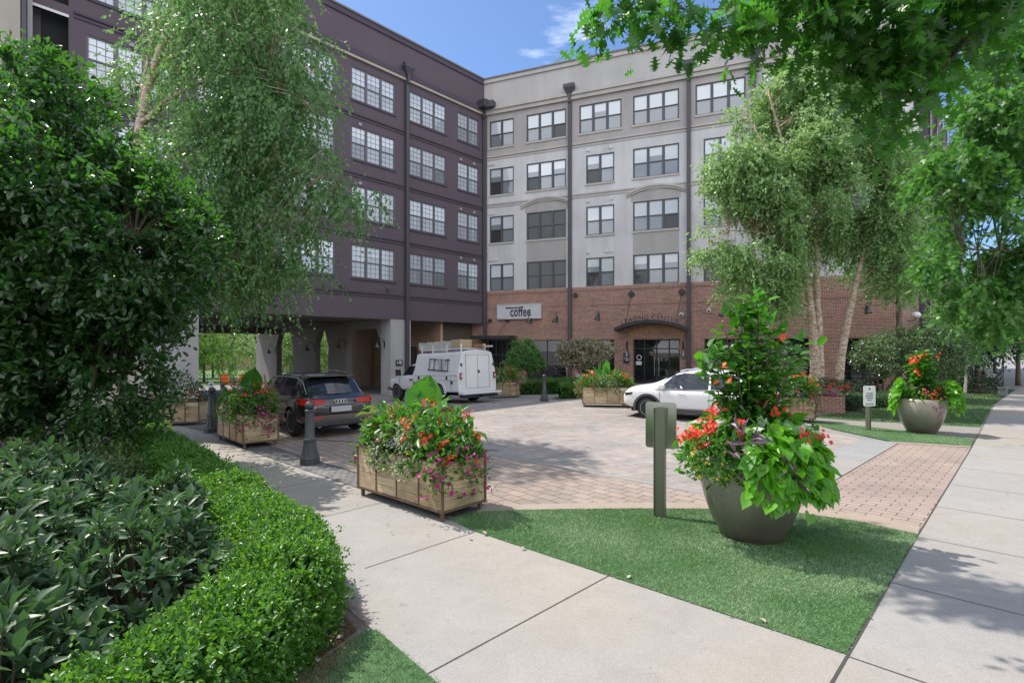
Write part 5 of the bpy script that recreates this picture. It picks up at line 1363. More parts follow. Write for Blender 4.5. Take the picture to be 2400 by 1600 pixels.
PB = [planter_box('largest-looking wooden flower box in the front on the walk, with a huge elephant ear leaf', -1.33, 7.70, R(-42.2), k=1.35, h=.68),
      planter_box('wooden flower box between the two black bollards beside the dark car', -6.15, 12.55, R(-45), L=1.75, k=.9),
      planter_box('wooden flower box by the leasing doors, ahead of the white car', 3.55, 20.35, R(-6), k=.8, L=1.8),
      planter_box('wooden flower box standing behind the white truck', -.35, 25.0, R(-12), L=1.3, k=.55, ears=False, h=.75),
      planter_box('wooden flower box beside the brick pedestal, behind the big pot', 8.35, 16.3, R(-22), L=1.35, k=1.0, ears=False, h=.75)]
b3 = planter_box('grey wooden box with a round dark bush, half hidden behind the left shrub', -10.3, 16.6, R(8), L=1.6, plant=False)
P, O = mound(900, .75, .5, .7, 1.0, .6, .2); scatter('foliage', b3, P, O, .10, .05, T_OVAL, L_HOLLY)
P, O = mound(26, .85, .5, .75, .5, .9, .3); blossoms('begonia_flowers', b3, P, O, 4, .03, .05, F_RED)

# ---- glazed pots
def potmat():
    m, n, l, b = newmat('bronze_glaze')
    t = n.new('ShaderNodeTexCoord'); s = n.new('ShaderNodeSeparateXYZ')
    x = n.new('ShaderNodeTexNoise'); x.inputs['Scale'].default_value = 3.5; x.inputs['Detail'].default_value = 7; x.inputs['Roughness'].default_value = .7
    ad = n.new('ShaderNodeMath'); ad.operation = 'MULTIPLY_ADD'; ad.inputs[1].default_value = .5
    r = n.new('ShaderNodeValToRGB')
    e = r.color_ramp.elements; e[0].position = .2; e[0].color = (.080, .050, .044, 1); e[1].position = 1.0; e[1].color = (.32, .28, .235, 1)
    q = e.new(.55); q.color = (.125, .118, .092, 1)
    l.new(t.outputs['Object'], x.inputs['Vector']); l.new(t.outputs['Object'], s.inputs[0]); l.new(x.outputs['Fac'], ad.inputs[0]); l.new(s.outputs[2], ad.inputs[2]); l.new(ad.outputs[0], r.inputs[0]); l.new(r.outputs[0], b.inputs['Base Color'])
    b.inputs['Roughness'].default_value = .38; b.inputs['Specular IOR Level'].default_value = .7; b.inputs['Coat Weight'].default_value = .6; b.inputs['Coat Roughness'].default_value = .16
    return m
M_POT = potmat()
def pot(label, x, y, rz, k=1.0, wide=1.0):
    root = empty('flower_pot', label, 'pot', (x, y, .02), rz, 'big glazed pots on turf')
    m = MB(); m.lathe([(.365, 0), (.38, .03), (.475, .20), (.55, .38), (.605, .58), (.63, .74), (.625, .86), (.605, .91), (.57, .91), (.555, .80)], 48)
    m.build('pot', M_POT, root, smooth=True)
    s = MB(); s.lathe([(.01, .81), (.55, .80)], 32, cap=False); s.build('soil', M_SOIL, root)
    return root
p1 = pot('big bronze-glazed pot in the foreground turf with a tall leafy hibiscus and lime vine', 2.80, 6.33, 0)
p1.scale = (.93, .93, 1.03)
P, O = mound(1300, .90, .80, .82, .66, .35, .35); scatter('foliage', p1, P, O, .12, .06, T_OVAL, L_GREEN)
def column(root, n, c, rx, rz, L, W, name='hibiscus_leaves'):
    d = rdir(n); r = (.35 + .65 * rng.random((n, 1))) ; P = d * r * np.array([rx, rx, rz]) + np.array(c)
    taper = np.clip(1.25 - .75 * (P[:, 2:3] - c[2] + rz) / (2 * rz), .3, 1.2); P[:, :2] = P[:, :2] * taper + np.array(c[:2]) * (1 - taper)
    o = d.copy(); o[:, 2] = o[:, 2] * .3 + .15
    return scatter(name, root, P, nrm(o), L, W, T_OVAL, L_HIB, .8, .5, .9)
def hibiscus(root, tops, z0, L, mat_=None):
    P, D = [], []; sm2 = MB()
    for x, y, z in tops:
        pts = [Vector((x * .15, y * .15, z0)), Vector((x * .55, y * .55, z0 + (z - z0) * .45)), Vector((x, y, z))]
        sm2.tube(pts, [.014, .010, .004], 6, cap=False)
        m_ = int((z - z0) / .035)
        for i in range(m_):
            t = .22 + .78 * (i + rng.random()) / m_
            p = pts[0].lerp(pts[1], t / .5) if t < .5 else pts[1].lerp(pts[2], (t - .5) / .5)
            for q in range(2):
                a = i * 2.4 + q * 3.1 + .7 * rng.normal(); e = .10 + .25 * t + .25 * rng.normal()
                d = Vector((math.cos(a), math.sin(a), e)); P.append(p + d * (.03 + .05 * rng.random())); D.append(d)
    P, D = np.array(P), nrm(np.array(D)); n_ = len(P)
    N = nrm(np.array([0, 0, 1.0]) + D * .35 + rng.normal(size=(n_, 3)) * .35); s = .6 + .7 * rng.random(n_)
    leaves('hibiscus_leaves', P, nrm(D + np.array([0, 0, -.15])), N, L * s, L * .62 * s, T_OVAL, L_HIB, root)
    sm2.build('stems', M_STEM, root)
hibiscus(p1, [(0, 0, 2.70), (.12, .05, 2.55), (-.14, 0, 2.58), (.28, 0, 2.35), (-.30, .05, 2.32), (.46, -.05, 2.12), (-.46, 0, 2.1), (.15, -.22, 2.3), (-.15, -.25, 2.2), (.62, .05, 2.15), (-.60, -.1, 1.95), (.34, -.3, 1.95), (0, .28, 2.4), (-.3, -.3, 1.9), (.3, .3, 2.1), (-.32, .3, 2.15), (.05, -.1, 2.45)], .9, .135)
# shoots at the top and sides
C = np.array([(-.05, 0, 2.55), (.12, .05, 2.62), (-.28, 0, 2.45), (.3, 0, 2.35), (-.5, -.1, 2.0), (.62, 0, 2.15), (-.62, -.1, 1.9), (.05, -.2, 2.3)])
Pc = clusters(C, 6, .06); scatter('shoot_leaves', p1, Pc, nrm(np.repeat(C - np.array([0, 0, 1.9]), 6, 0) + np.array([0, 0, .15])), .17, .10, T_OVAL, L_EAR, .6, .6, 1.0)
C = np.array([(-.42, -.35, 1.93), (.1, -.5, 2.2), (.5, -.25, 1.85), (-.5, -.3, 1.75)]); blossoms('hibiscus_flowers', p1, C, nrm(C - np.array([0, 0, 1.5])), 2, .05, .085, F_ORANGE)
def vine(root, n, cx, cy, z0, rx, ry, drop, L, ang0, ang1, r0=.55):
    a = ang0 + (ang1 - ang0) * rng.random(n); t = rng.random(n)
    r = r0 + (1 - r0) * np.sqrt(t); Px = cx + np.cos(a) * rx * r; Py = cy + np.sin(a) * ry * r; Pz = z0 + .32 - drop * t ** 1.6 + .06 * rng.normal(size=n)
    P = np.column_stack([Px, Py, Pz]); o = np.column_stack([np.cos(a), np.sin(a), -.25 - .9 * t])
    D = nrm(o + rng.normal(size=(n, 3)) * .45); N = nrm(np.column_stack([np.cos(a) * .8, np.sin(a) * .8, np.full(n, .75)]) + rng.normal(size=(n, 3)) * .35)
    s = .7 + .6 * rng.random(n)
    return leaves('vine_leaves', P, D, N, L * s, L * .92 * s, T_HEART, L_LIME, root, True)
vine(p1, 640, -.02, -.03, .86, .86, .94, .56, .145, R(-118), R(30), .42); vine(p1, 40, 0, 0, .95, .8, .7, .2, .12, R(25), R(200))
C = np.array([(-.72, -.35, 1.22), (-.85, -.2, 1.15), (-.62, -.4, 1.28), (-.55, -.3, 1.40), (-.78, -.4, 1.08), (-.35, -.5, 1.32), (-.45, -.2, 1.45), (-.9, -.3, 1.2), (.30, -.74, 1.22), (.58, -.62, 1.18), (-.95, -.25, 1.1), (-.85, -.42, 1.2), (.1, -.4, 1.42), (.5, -.2, 1.4), (-.68, -.3, 1.30), (-.8, -.38, 1.22)])
blossoms('begonia_flowers', p1, C, nrm(C - np.array([0, 0, .8])), 9, .04, .06, F_RED)
Pm, Om = mound(900, .34, .3, .86, .36, .4, .6); Pm += np.array([-.62, -.42, -.02]); scatter('lantana_leaves', p1, Pm, Om, .042, .026, T_OVAL, L_GREEN, rnd=.9)
C = Pm[rng.permutation(len(Pm))[:26]] + Om[:26] * .03; blossoms('lantana_flowers', p1, C, Om[:26], 4, .012, .035, F_YEL)
C = np.array([(-.45, -.65, 1.05), (-.3, -.7, 1.12), (-.38, -.62, 1.2), (.0, -.8, .95), (.05, -.85, .85), (-.2, -.68, 1.02)])
Pc = clusters(C, 6, .03); scatter('purple_spikes', p1, Pc, nrm(np.repeat(C - np.array([0, 0, .75]), 6, 0)), .20, .038, T_LANCE, L_TRAD, .5, .8, .3)
Pv, Ov = mound(30, .7, .6, .95, .5, .9, 0); scatter('caladium_leaves', p1, Pv, Ov, .18, .13, T_HEART, L_WHITE, .7, .5, .6)
Pv, Ov = mound(9, .6, .55, 1.0, .5, .95, 0); scatter('pink_leaves', p1, Pv, Ov, .17, .11, T_HEART, L_CALAD, .7, .5, .6)

p2 = pot('big bronze-glazed pot farther back beside the white parking sign', 10.62, 14.02, .6)
p2.scale = (.86, .86, .96)
P, O = mound(500, .62, .6, .86, .36, .35, .2); scatter('foliage', p2, P, O, .12, .06, T_OVAL, L_GREEN)
hibiscus(p2, [(0, 0, 2.2), (.15, .05, 2.1), (-.18, 0, 2.12), (.3, 0, 1.95), (-.32, .05, 1.95), (.1, -.25, 2.0), (-.15, -.25, 1.9), (.25, -.25, 1.8), (0, .28, 2.0), (-.4, -.1, 1.8), (.42, 0, 1.75), (-.3, -.3, 1.85), (.35, .25, 1.9), (-.05, -.1, 2.1), (.1, .2, 2.05)], .9, .16)
vine(p2, 240, -.05, .10, .95, .78, .62, .60, .14, R(62), R(158)); vine(p2, 280, .05, -.12, .95, .75, .85, .62, .14, R(-118), R(-22))
ca = math.cos(-.6); sa = math.sin(-.6)
def rot6(A): A = np.array(A, float); return np.column_stack([A[:, 0] * ca - A[:, 1] * sa, A[:, 0] * sa + A[:, 1] * ca, A[:, 2]])
C = rot6([(-.42, -.35, 2.0), (-.45, -.3, 1.9), (-.35, -.3, 1.6), (-.1, -.3, 2.1), (.25, -.3, 2.05), (-.5, -.3, 1.95)]); blossoms('hibiscus_flowers', p2, C, nrm(C - np.array([0, 0, 1.5])), 6, .05, .10, F_ORANGE)
C = rot6([(.05, -.55, 1.15), (.22, -.5, 1.18), (-.1, -.6, 1.08), (.15, -.6, 1.0), (-.25, -.5, 1.15), (-.05, -.62, .95)]); blossoms('begonia_flowers', p2, C, nrm(C - np.array([0, 0, .8])), 7, .05, .06, F_ORANGE)
C = rot6([(.0, -.63, .78), (.1, -.64, .72), (.08, -.64, .62), (-.08, -.64, .70), (.12, -.63, .82), (-.3, -.55, 1.1), (.03, -.64, .55)]); blossoms('petunia_flowers', p2, C, nrm(C * np.array([1, 1, 0]) + 1e-6), 5, .04, .06, F_MAG)
Pv, Ov = mound(24, .5, .5, .98, .3, .9, 0); scatter('purple_spikes', p2, Pv, Ov, .2, .04, T_LANCE, L_TRAD, .5, .8, .3)

# brick pedestal with a flower bowl
pd = empty('brick_pedestal', 'square brick pedestal topped by a bowl of red and pink flowers', 'pedestal', (10.9, 18.45, 0), R(-25))
m = MB(); m.box(-.36, .36, -.36, .36, 0, .58); m.build('brick_shaft', brickmat('pedestal_brick', (.33, .12, .08), (.24, .09, .06), (.45, .38, .32)), pd)
m = MB(); m.lathe([(.2, .58), (.28, .62), (.36, .76), (.38, .80), (.34, .80)], 24); m.build('bowl', M_BEIGE, pd, smooth=True)
P, O = mound(420, .62, .5, .80, .36, .4, .3); scatter('foliage', pd, P, O, .11, .05, T_OVAL, L_CLEY)
P, O = mound(30, .62, .52, .84, .26, .95, .2); blossoms('begonia_flowers', pd, P, O, 7, .04, .055, F_RED)
P, O = mound(16, .6, .55, .72, .2, .95, .9); blossoms('petunia_flowers', pd, P, O, 5, .04, .06, F_MAG)

# ------------------------------------------------------------------ bollards
M_BOLL = plain('bollard_paint', (.045, .05, .055), .42, noise=.12, nscale=30)
def bollard():
    o = empty('bollard', 'black cast bollard beside the big front flower box', 'bollard', (-3.83, 10.24, 0), 0, 'black cast bollards around the drive')
    b = MB(); b.lathe([(.19, 0), (.19, .13), (.175, .15)], 8); b.build('base', M_BOLL, o)
    s = MB()
    n = 32; prof = [(.168, .15), (.15, .22), (.132, .30), (.118, .38), (.112, .44)]
    base = len(s.v)
    for r, z in prof:
        for k in range(n):
            a = 2 * math.pi * k / n; rr = r * (1.0 if k % 2 else .94); s.v.append((rr * math.cos(a), rr * math.sin(a), z))
    for i in range(len(prof) - 1):
        for k in range(n):
            k2 = (k + 1) % n; s.f.append([i * n + k, i * n + k2, (i + 1) * n + k2, (i + 1) * n + k]); s.m.append(0)
    s.build('fluted_skirt', M_BOLL, o)
    c = MB(); c.lathe([(.112, .44), (.124, .45), (.124, .48), (.104, .50), (.092, .52), (.082, .99), (.098, 1.0), (.098, 1.025), (.078, 1.04)], 28); c.build('shaft', M_BOLL, o, auto=R(40))
    t = MB(); t.sphere((0, 0, 1.11), .092, 20, sz=.9); t.build('ball_top', M_BOLL, o, smooth=True)
    return o
bo = bollard()
for x, y, lab in ((-7.8, 14.05, 'black cast bollard left of the flower box, shaded by the big shrub'), (-11.4, 21.3, 'black cast bollard farthest back, near the drive-through'), (1.33, 22.25, 'dark grey bollard standing alone in front of the hedges')):
    c = copy_tree(bo); c.location = (x, y, gz(x, y)); c['label'] = lab; c.scale = (.93,) * 3 if x > 0 else (1, 1, 1)

# ------------------------------------------------------------------ signs
M_STEEL = plain('brushed_plate', (.62, .63, .60), .16, 1.0)
M_POSTG = plain('grey_green_post', (.19, .20, .145), .4, .6)
M_WHITE = plain('sign_white', (.72, .73, .72), .5)
M_INK = plain('sign_ink', (.03, .03, .04), .6)
def signpost(label, x, y, rz, w, h, zt, pw, back=False):
    o = empty('parking_sign', label, 'sign', (x, y, gz(x, y) + .02), rz)
    p = MB()
    p.box(-pw, -pw + .008, -.045, .045, 0, zt - .07); p.box(pw - .008, pw, -.045, .045, 0, zt - .07); p.box(-pw + .008, pw - .008, .037, .045, 0, zt - .07); p.box(-pw + .008, pw - .008, -.02, -.012, 0, zt - .07)
    p.build('post', M_POSTG, o)
    yy = .05 if back else -.06
    s = MB(); r = .035
    pts = [(sx * (w / 2 - r) + r * math.cos(a), zt - h / 2 + sz_ * (h / 2 - r) + r * math.sin(a)) for sx, sz_, a0 in ((1, 1, 0), (-1, 1, 90), (-1, -1, 180), (1, -1, 270)) for a in [R(a0 + q) for q in (0, 30, 60, 90)]]
    s.prism(pts, yy, yy + .008)
    pl = s.build('plate', M_STEEL if back else M_WHITE, o)
    bo_ = MB()
    for z in (zt - .045, zt - h + .05): bo_.lathe([(.012, 0), (.012, .012), (.002, .014)], 10, M=Matrix.Translation((0, yy - (.0 if True else 0), z)) @ Matrix.Rotation(R(90), 4, 'X'))
    bo_.build('bolts', M_STEEL, pl)
    return o, pl, yy
s1, _, _ = signpost('back of a polished steel parking sign on a grey post in the front turf', 1.92, 7.02, R(-29), .40, .60, 1.47, .072, True)
s2, pl2, yy = signpost('white parking notice on a post in the far turf strip', 9.46, 14.35, R(-6), .30, .54, 1.18, .05)
for i, (tx, sz_) in enumerate((('FUTURE', .046), ('RESIDENT', .046), ('PARKING', .046), ('ONLY', .046))):
    lettering('lettering', tx, sz_, M_INK, pl2, (0, yy - .002, 1.18 - .22 - i * .058), .001, .95, .0015)
m = MB(); m.box(-.025, .025, yy - .002, yy - .0005, 1.08, 1.11); m.box(-.012, .012, yy - .0022, yy - .0007, 1.11, 1.125); m.box(-.10, .10, yy - .002, yy - .0005, .70, .712); m.box(-.10, .10, yy - .002, yy - .0005, .675, .687); m.build('emblem', M_INK, pl2)
s3, pl3, yy = signpost('small pale blue notice showing just above the left bollard', -9.0, 16.2, R(10), .14, .30, 1.28, .03)
m = MB(); m.lathe([(.04, 0), (.04, .002)], 16, M=Matrix.Translation((0, yy - .001, 1.2)) @ Matrix.Rotation(R(90), 4, 'X')); m.box(-.045, .045, yy - .002, yy - .001, 1.04, 1.12); m.build('emblem', plain('sign_blue', (.10, .22, .5), .5), pl3)

# signs on the buildings (their own frames follow the facades)
BR, WR = R(-22.9), R(47.8)
def on(root, p): return root.matrix_world @ Vector(p)
p = on(blk, (2.62, -.12, 4.62))
cs = empty('shop_sign', 'pale framed coffee shop sign on the brick wall', 'sign', p, BR)
m = MB(); m.bbox(-1.56, 1.56, -.05, .10, -.46, .46, .01); m.build('board', plain('sign_board', (.52, .52, .54), .6, noise=.12, nscale=3), cs)
m = MB()
for a in ((-1.58, 1.58, -.075, .09, .46, .50), (-1.58, 1.58, -.075, .09, -.50, -.46), (-1.60, -1.56, -.07, .09, -.46, .46), (1.56, 1.60, -.07, .09, -.46, .46)): m.box(*a)
m.build('frame', plain('sign_frame', (.45, .45, .46), .4, .5), cs)
lettering('lettering', 'coffee', .92, M_INK, cs, (.12, -.062, -.31), .008, .62, .016, 1.06)
lettering('lettering', 'chattahoochee', .20, M_INK, cs, (-.50, -.062, .20), .006, .78, .006)
def plaque(root, label, p, w, h, rz, frame=None):
    o = empty('wall_plaque', label, 'sign', on(root, p), rz)
    m = MB(); m.box(-w / 2, w / 2, -.03, .02, -h / 2, h / 2); m.build('board', plain('plaque_dark', (.035, .025, .03), .5), o)
    if frame:
        m = MB(); t = .05
        for a in ((-w / 2 - t, w / 2 + t, -.02, .02, h / 2, h / 2 + t), (-w / 2 - t, w / 2 + t, -.02, .02, -h / 2 - t, -h / 2), (-w / 2 - t, -w / 2, -.02, .02, -h / 2, h / 2), (w / 2, w / 2 + t, -.02, .02, -h / 2, h / 2)): m.box(*a)
        m.build('frame', frame, o)
    m = MB()
    for i in range(3): m.box(-w * .1, w * .36, -.034, -.0305, h * (.22 - .2 * i), h * (.32 - .2 * i))
    m.lathe([(w * .1, 0), (w * .1, .004)], 12, M=Matrix.Translation((-w * .3, -.0305, .05 * h)) @ Matrix.Rotation(R(90), 4, 'X'))
    m.build('printed_marks', M_WHITE, o)
plaque(wing, 'small dark notice on the pale front pier', (-7.1, -.03, 1.32), .44, .34, WR)
plaque(blk, 'framed dark notice on the brick beside the leasing doors', (9.72, -.03, 1.55), .36, .62, BR, M_BEIGE)

# ------------------------------------------------------------------ wall lamps, cameras, string lights
M_SHADE = plain('lamp_shade', (.05, .055, .06), .4)
def goose(label, root, p, rz, s=1.0, group='gooseneck lamps on the brick wall'):
    o = empty('wall_lamp', label, 'lamp', on(root, p), rz, group); o.scale = (s,) * 3
    m = MB(); m.lathe([(.07, 0), (.07, .02), (.03, .03)], 14, M=Matrix.Rotation(R(90), 4, 'X')); m.box(-.05, .05, -.02, 0, -.22, .22); m.build('wall_plate', M_BLACK, o)
    m = MB(); m.tube([(0, -.02, .1), (0, -.15, .34), (0, -.34, .40), (0, -.50, .28), (0, -.52, .08)], .016, 8); m.build('arm', M_BLACK, o)
    m = MB(); m.lathe([(.03, .10), (.05, .06), (.075, -.02), (.17, -.17), (.175, -.20), (.16, -.17)], 20, (0, -.52), cap=False); m.build('lamp_shade', M_SHADE, o, smooth=True)
    return o
for s_, z, lab in ((3.45, 4.05, 'gooseneck lamp on the brick under the coffee sign'), (5.25, 4.05, 'gooseneck lamp left of the middle downpipe'), (8.0, 4.15, 'gooseneck lamp right of the middle downpipe'), (15.2, 4.2, 'gooseneck lamp right of the leasing canopy'), (18.8, 4.2, 'gooseneck lamp behind the birch trunks'), (22.3, 4.2, 'gooseneck lamp nearest the brick corner')):
    goose(lab, blk, (s_, -.02, z), BR)
for x_, y_, z, lab in ((-7.68, .6, 2.4, 'gooseneck lamp on the front pier of the drive-through'), (-7.66, 4.9, 2.4, 'gooseneck lamp on the second pier'), (-7.66, 9.0, 2.2, 'gooseneck lamp on the third pier'), (-7.66, 15.0, 2.0, 'gooseneck lamp on the last pier'), (-17.86, 2.2, 2.3, 'gooseneck lamp on the left wall of the drive-through')):
    goose(lab, wing, (x_, y_, z), WR + (R(-90) if x_ > -10 else R(90)), 1.0, 'gooseneck lamps in the drive-through')
for x_, lab in ((9.78, 'small bell lamp left of the leasing doors'), (13.08, 'small bell lamp right of the leasing doors')):
    o = empty('wall_lamp', lab, 'lamp', on(blk, (x_, -.08, 1.85)), BR, 'bell lamps beside the leasing doors')
    m = MB(); m.box(-.05, .05, -.03, 0, .1, .75); m.tube([(0, -.03, .6), (0, -.16, .6), (0, -.16, .2)], .014, 6); m.build('bracket', M_BLACK, o)
    m = MB(); m.lathe([(.03, .22), (.06, .14), (.13, -.10), (.15, -.13)], 16, (0, -.16), cap=False); m.build('lamp_shade', plain('bell_shade', (.16, .17, .18), .35, .5), o, smooth=True)
for x_, z, lab in ((12.98, 4.15, 'white dome camera above the right end of the leasing canopy'), (14.5, 4.35, 'white dome camera on the brick right of the downpipe')):
    o = empty('security_camera', lab, 'camera', on(blk, (x_, -.04, z)), BR)
    m = MB(); m.lathe([(.13, 0), (.13, .08), (.11, .14)], 18, M=Matrix.Rotation(R(90), 4, 'X')); m.build('housing', M_WHITE, o, smooth=False)
    m = MB(); m.sphere((0, -.15, -.01), .07, 12); m.build('lens', M_BLACK, o, smooth=True)
cd = MB(); cd.tube([on(blk, (13.1, -.02, 4.4)), on(blk, (14.4, -.02, 4.42))], .012, 6); tag(cd.build('cable_conduit', M_BEIGE), 'thin beige conduit between the two dome cameras', 'conduit')
for x_, z, lab in ((.75, 5.6, 'small floodlight at the top of the brick right of the downpipe'),):
    o = empty('flood_light', lab, 'lamp', on(blk, (6.5, -.02, 5.55)), BR); m = MB(); m.box(-.1, .1, -.16, 0, -.1, .1); m.build('housing', M_BLACK, o); m = MB(); m.box(-.03, .03, -.1, 0, .1, .2); m.build('bracket', M_BLACK, o)
o = empty('globe_lamp', 'white oval globe lamp on the brick around the corner', 'lamp', on(st, (.9, -.05, 3.9)), R(47.6)); m = MB(); m.sphere((0, -.4, 0), .22, 16, sz=.8); m.build('globe', M_WHITE, o, smooth=True); m = MB(); m.tube([(.3, 0, -.3), (.25, -.3, -.25), (0, -.4, -.15)], .02, 6); m.build('bracket', M_BLACK, o)
for x_, z, lab in ((-10.9, 5.65, 'round purple floodlight under the purple windows'), (-7.9, 5.65, 'round purple floodlight beside the purple wing downpipe')):
    o = empty('flood_light', lab, 'lamp', on(wing, (x_, -.05, z)), WR); m = MB(); m.lathe([(.10, 0), (.13, .2), (.12, .22)], 14, M=Matrix.Rotation(R(110), 4, 'X')); m.build('housing', M_PFRAME, o, smooth=False)
sl_ = empty('string_lights', 'string of small warm bulbs under the beam by the last pier', 'string lights', on(wing, (-8.5, 14.5, 3.5)), WR)
m = MB(); pts = [(-.2 - .32 * i, .3 * i % 1.1, -.12 * math.sin(i * 1.3) - .1) for i in range(10)]; m.tube(pts, .008, 4); m.build('wire', M_BLACK, sl_)
m = MB(); [m.sphere((a, b, c - .05), .04, 8) for a, b, c in pts]; m.build('bulbs', plain('bulb_glow', (1, .8, .5), .4, emit=(1, .75, .4, 6)), sl_)

# ------------------------------------------------------------------ garden furniture beyond the drive
M_ORANGE = plain('orange_plastic', (.75, .20, .01), .45)
def adirondack():
    x, y = -24.4, 45.9
    o = empty('garden_chair', 'left one of two bright orange slatted garden chairs beyond the drive-through', 'garden chair', (x, y, gz(x, y)), R(28), 'orange garden chairs')
    m = MB()
    for i in range(5): m.box(-.27 + .11 * i, -.17 + .11 * i, .22, .25, 0, 1.0 - .05 * abs(i - 2), M=Matrix.Translation((0, 0, .08)) @ Matrix.Rotation(R(-18), 4, 'X'))
    m.build('backrest', M_ORANGE, o)
    m = MB()
    for i in range(5): m.box(-.27, .27, -.38 + .12 * i, -.28 + .12 * i, .34 - .025 * i, .365 - .025 * i)
    m.build('seat', M_ORANGE, o)
    for sx in (-1, 1):
        m = MB(); m.box(sx * .34 - .07, sx * .34 + .07, -.45, .32, .56, .585); m.build('armrest', M_ORANGE, o)
        m = MB(); m.box(sx * .33 - .02, sx * .33 + .02, -.40, -.28, 0, .56); m.build('leg', M_ORANGE, o)
        m = MB(); m.box(sx * .29 - .015, sx * .29 + .015, -.38, .5, .22, .32, M=Matrix.Rotation(R(-14), 4, 'X')); m.build('leg', M_ORANGE, o)
    return o
ch = adirondack(); c2 = copy_tree(ch); c2.location = (-23.0, 46.2, gz(-23, 46.2)); c2['label'] = 'right one of two bright orange slatted garden chairs beyond the drive-through'
def patio_table(x, y, lab):
    o = empty('patio_table', lab, 'table', (x, y, gz(x, y)), .4, 'dark patio tables')
    m = MB(); m.lathe([(.6, .71), (.6, .74)], 20); m.build('tabletop', M_BLACK, o)
    for a in range(4): m = MB(); m.tube([(.45 * math.cos(a * 1.57), .45 * math.sin(a * 1.57), 0), (.3 * math.cos(a * 1.57), .3 * math.sin(a * 1.57), .71)], .02, 6); m.build('leg', M_BLACK, o)
    return o
patio_table(-21.6, 44.0, 'dark round patio table right of the orange chairs'); patio_table(-25.6, 43.4, 'dark round patio table left of the orange chairs'); patio_table(-18.3, 43.2, 'dark round patio table beside the last pier')
def patio_chair(x, y, rz, lab):
    o = empty('patio_chair', lab, 'chair', (x, y, gz(x, y)), rz, 'dark patio chairs')
    m = MB(); m.box(-.24, .24, -.24, .24, .43, .46); m.build('seat', M_BLACK, o)
    m = MB(); m.tube([(-.24, .24, .44), (-.24, .34, .92), (.24, .34, .92), (.24, .24, .44)], .018, 6)
    for i in range(4): m.tube([(-.16 + .1 * i, .25, .46), (-.16 + .1 * i, .33, .92)], .01, 5)
    m.build('backrest', M_BLACK, o)
    for sx in (-1, 1):
        for sy in (-1, 1): m = MB(); m.tube([(sx * .22, sy * .22, .44), (sx * .24, sy * .26, 0)], .016, 6); m.build('leg', M_BLACK, o)
    return o
for x, y, rz, lab in ((-20.8, 43.6, -1.2, 'dark patio chair right of the middle patio table'), (-22.4, 43.7, 1.4, 'dark patio chair left of the middle patio table'), (-19.2, 42.8, 1.3, 'dark patio chair near the last pier'), (-26.5, 43.0, 1.2, 'dark patio chair at the far left patio table')): patio_chair(x, y, rz, lab)
rl = empty('metal_railing', 'low dark metal railing along the garden edge beyond the drive', 'railing', (-24, 44.5, gz(-24, 44.5)), R(12))
m = MB()
for z in (.3, .6, .9): m.tube([(-7, 0, z), (6, 0, z)], .02, 5)
for i in range(14): m.tube([(-7 + i, 0, 0), (-7 + i, 0, .95)], .022, 5)
m.build('rails', M_BLACK, rl)
gw = MB(); gw.box(-75, -20, 78, 79, -2, 7.2); tag(gw.build('brick_building', M_BRICK), 'reddish brick building far behind the garden trees', 'building')
sr = empty('stair_railing', 'dark metal stair railing at the far end of the walk', 'railing', (24.6, 27.4, 0), R(44))
m = MB()
for yy_ in (0, 1.3):
    for z in (.35, .65, .95): m.tube([(0, yy_, z), (2.6, yy_, z + .1), (3.6, yy_, z + .75)], .03, 5)
    for i in range(8): m.tube([(i * .5, yy_, 0), (i * .5, yy_, 1.0 + (0.1 if i > 4 else 0) + (.5 if i > 5 else 0))], .028, 5)
m.build('rails', M_BLACK, sr)
m = MB()
for i in range(3): m.box(2.6 + .35 * i, 3.8 + .35 * i, .1, 1.2, 0, .18 * (i + 1))
m.build('steps', M_CONC2, sr)
ac_ = empty('utility_box', 'small grey metal utility box on the far lawn edge', 'utility box', (22.6, 24.9, 0), R(44)); m = MB(); m.bbox(-.2, .2, -.15, .15, 0, .34, .02); m.build('cabinet', plain('utility_grey', (.16, .17, .17), .5), ac_); m = MB(); m.box(-.23, .23, -.18, .18, .342, .37); m.build('lid', plain('utility_grey', (.16, .17, .17), .5), ac_)
tk = tree('young_tree', 'young tree with a thin pale trunk on the far lawn', 'tree', (20.7, 24.7, 0), [([(20.7, 24.7, 0), (20.75, 24.7, 1.4), (20.7, 24.8, 3.2)], .07, .03)], [(20.7, 24.8, 3.6, 1.3, 1.1, 1.0)], 200, 4, .5, 8, .6, .10, .05, T_DIA, L_BIRCH, plain('pale_trunk', (.35, .33, .30), .8, noise=.2))
# ------------------------------------------------------------------ vehicles (local +x is forward, z = 0 on the ground)
M_TYRE = plain('tyre_rubber', (.018, .018, .019), .8)
M_ALLOY = plain('alloy_rim', (.58, .58, .60), .42, .5)
M_CARBLK = plain('black_trim', (.02, .02, .022), .5)
M_CGLASS = plain('tinted_car_glass', (.012, .014, .017), .02, spec=.9)
M_CHROME = plain('chrome', (.75, .75, .76), .12, 1.0)
M_TAIL = plain('red_lens', (.42, .012, .012), .12, coat=1.0)
M_TAILW = plain('clear_lens', (.55, .55, .57), .12, coat=1.0)
M_DARKIN = plain('wheel_well', (.008, .008, .008), .9)

def interp(st, x):
    st = sorted(st)
    for a, b in zip(st[:-1], st[1:]):
        if a[0] <= x <= b[0]:
            t = (x - a[0]) / (b[0] - a[0]); return [p + (q - p) * t for p, q in zip(a, b)]
    return list(st[0] if x < st[0][0] else st[-1])

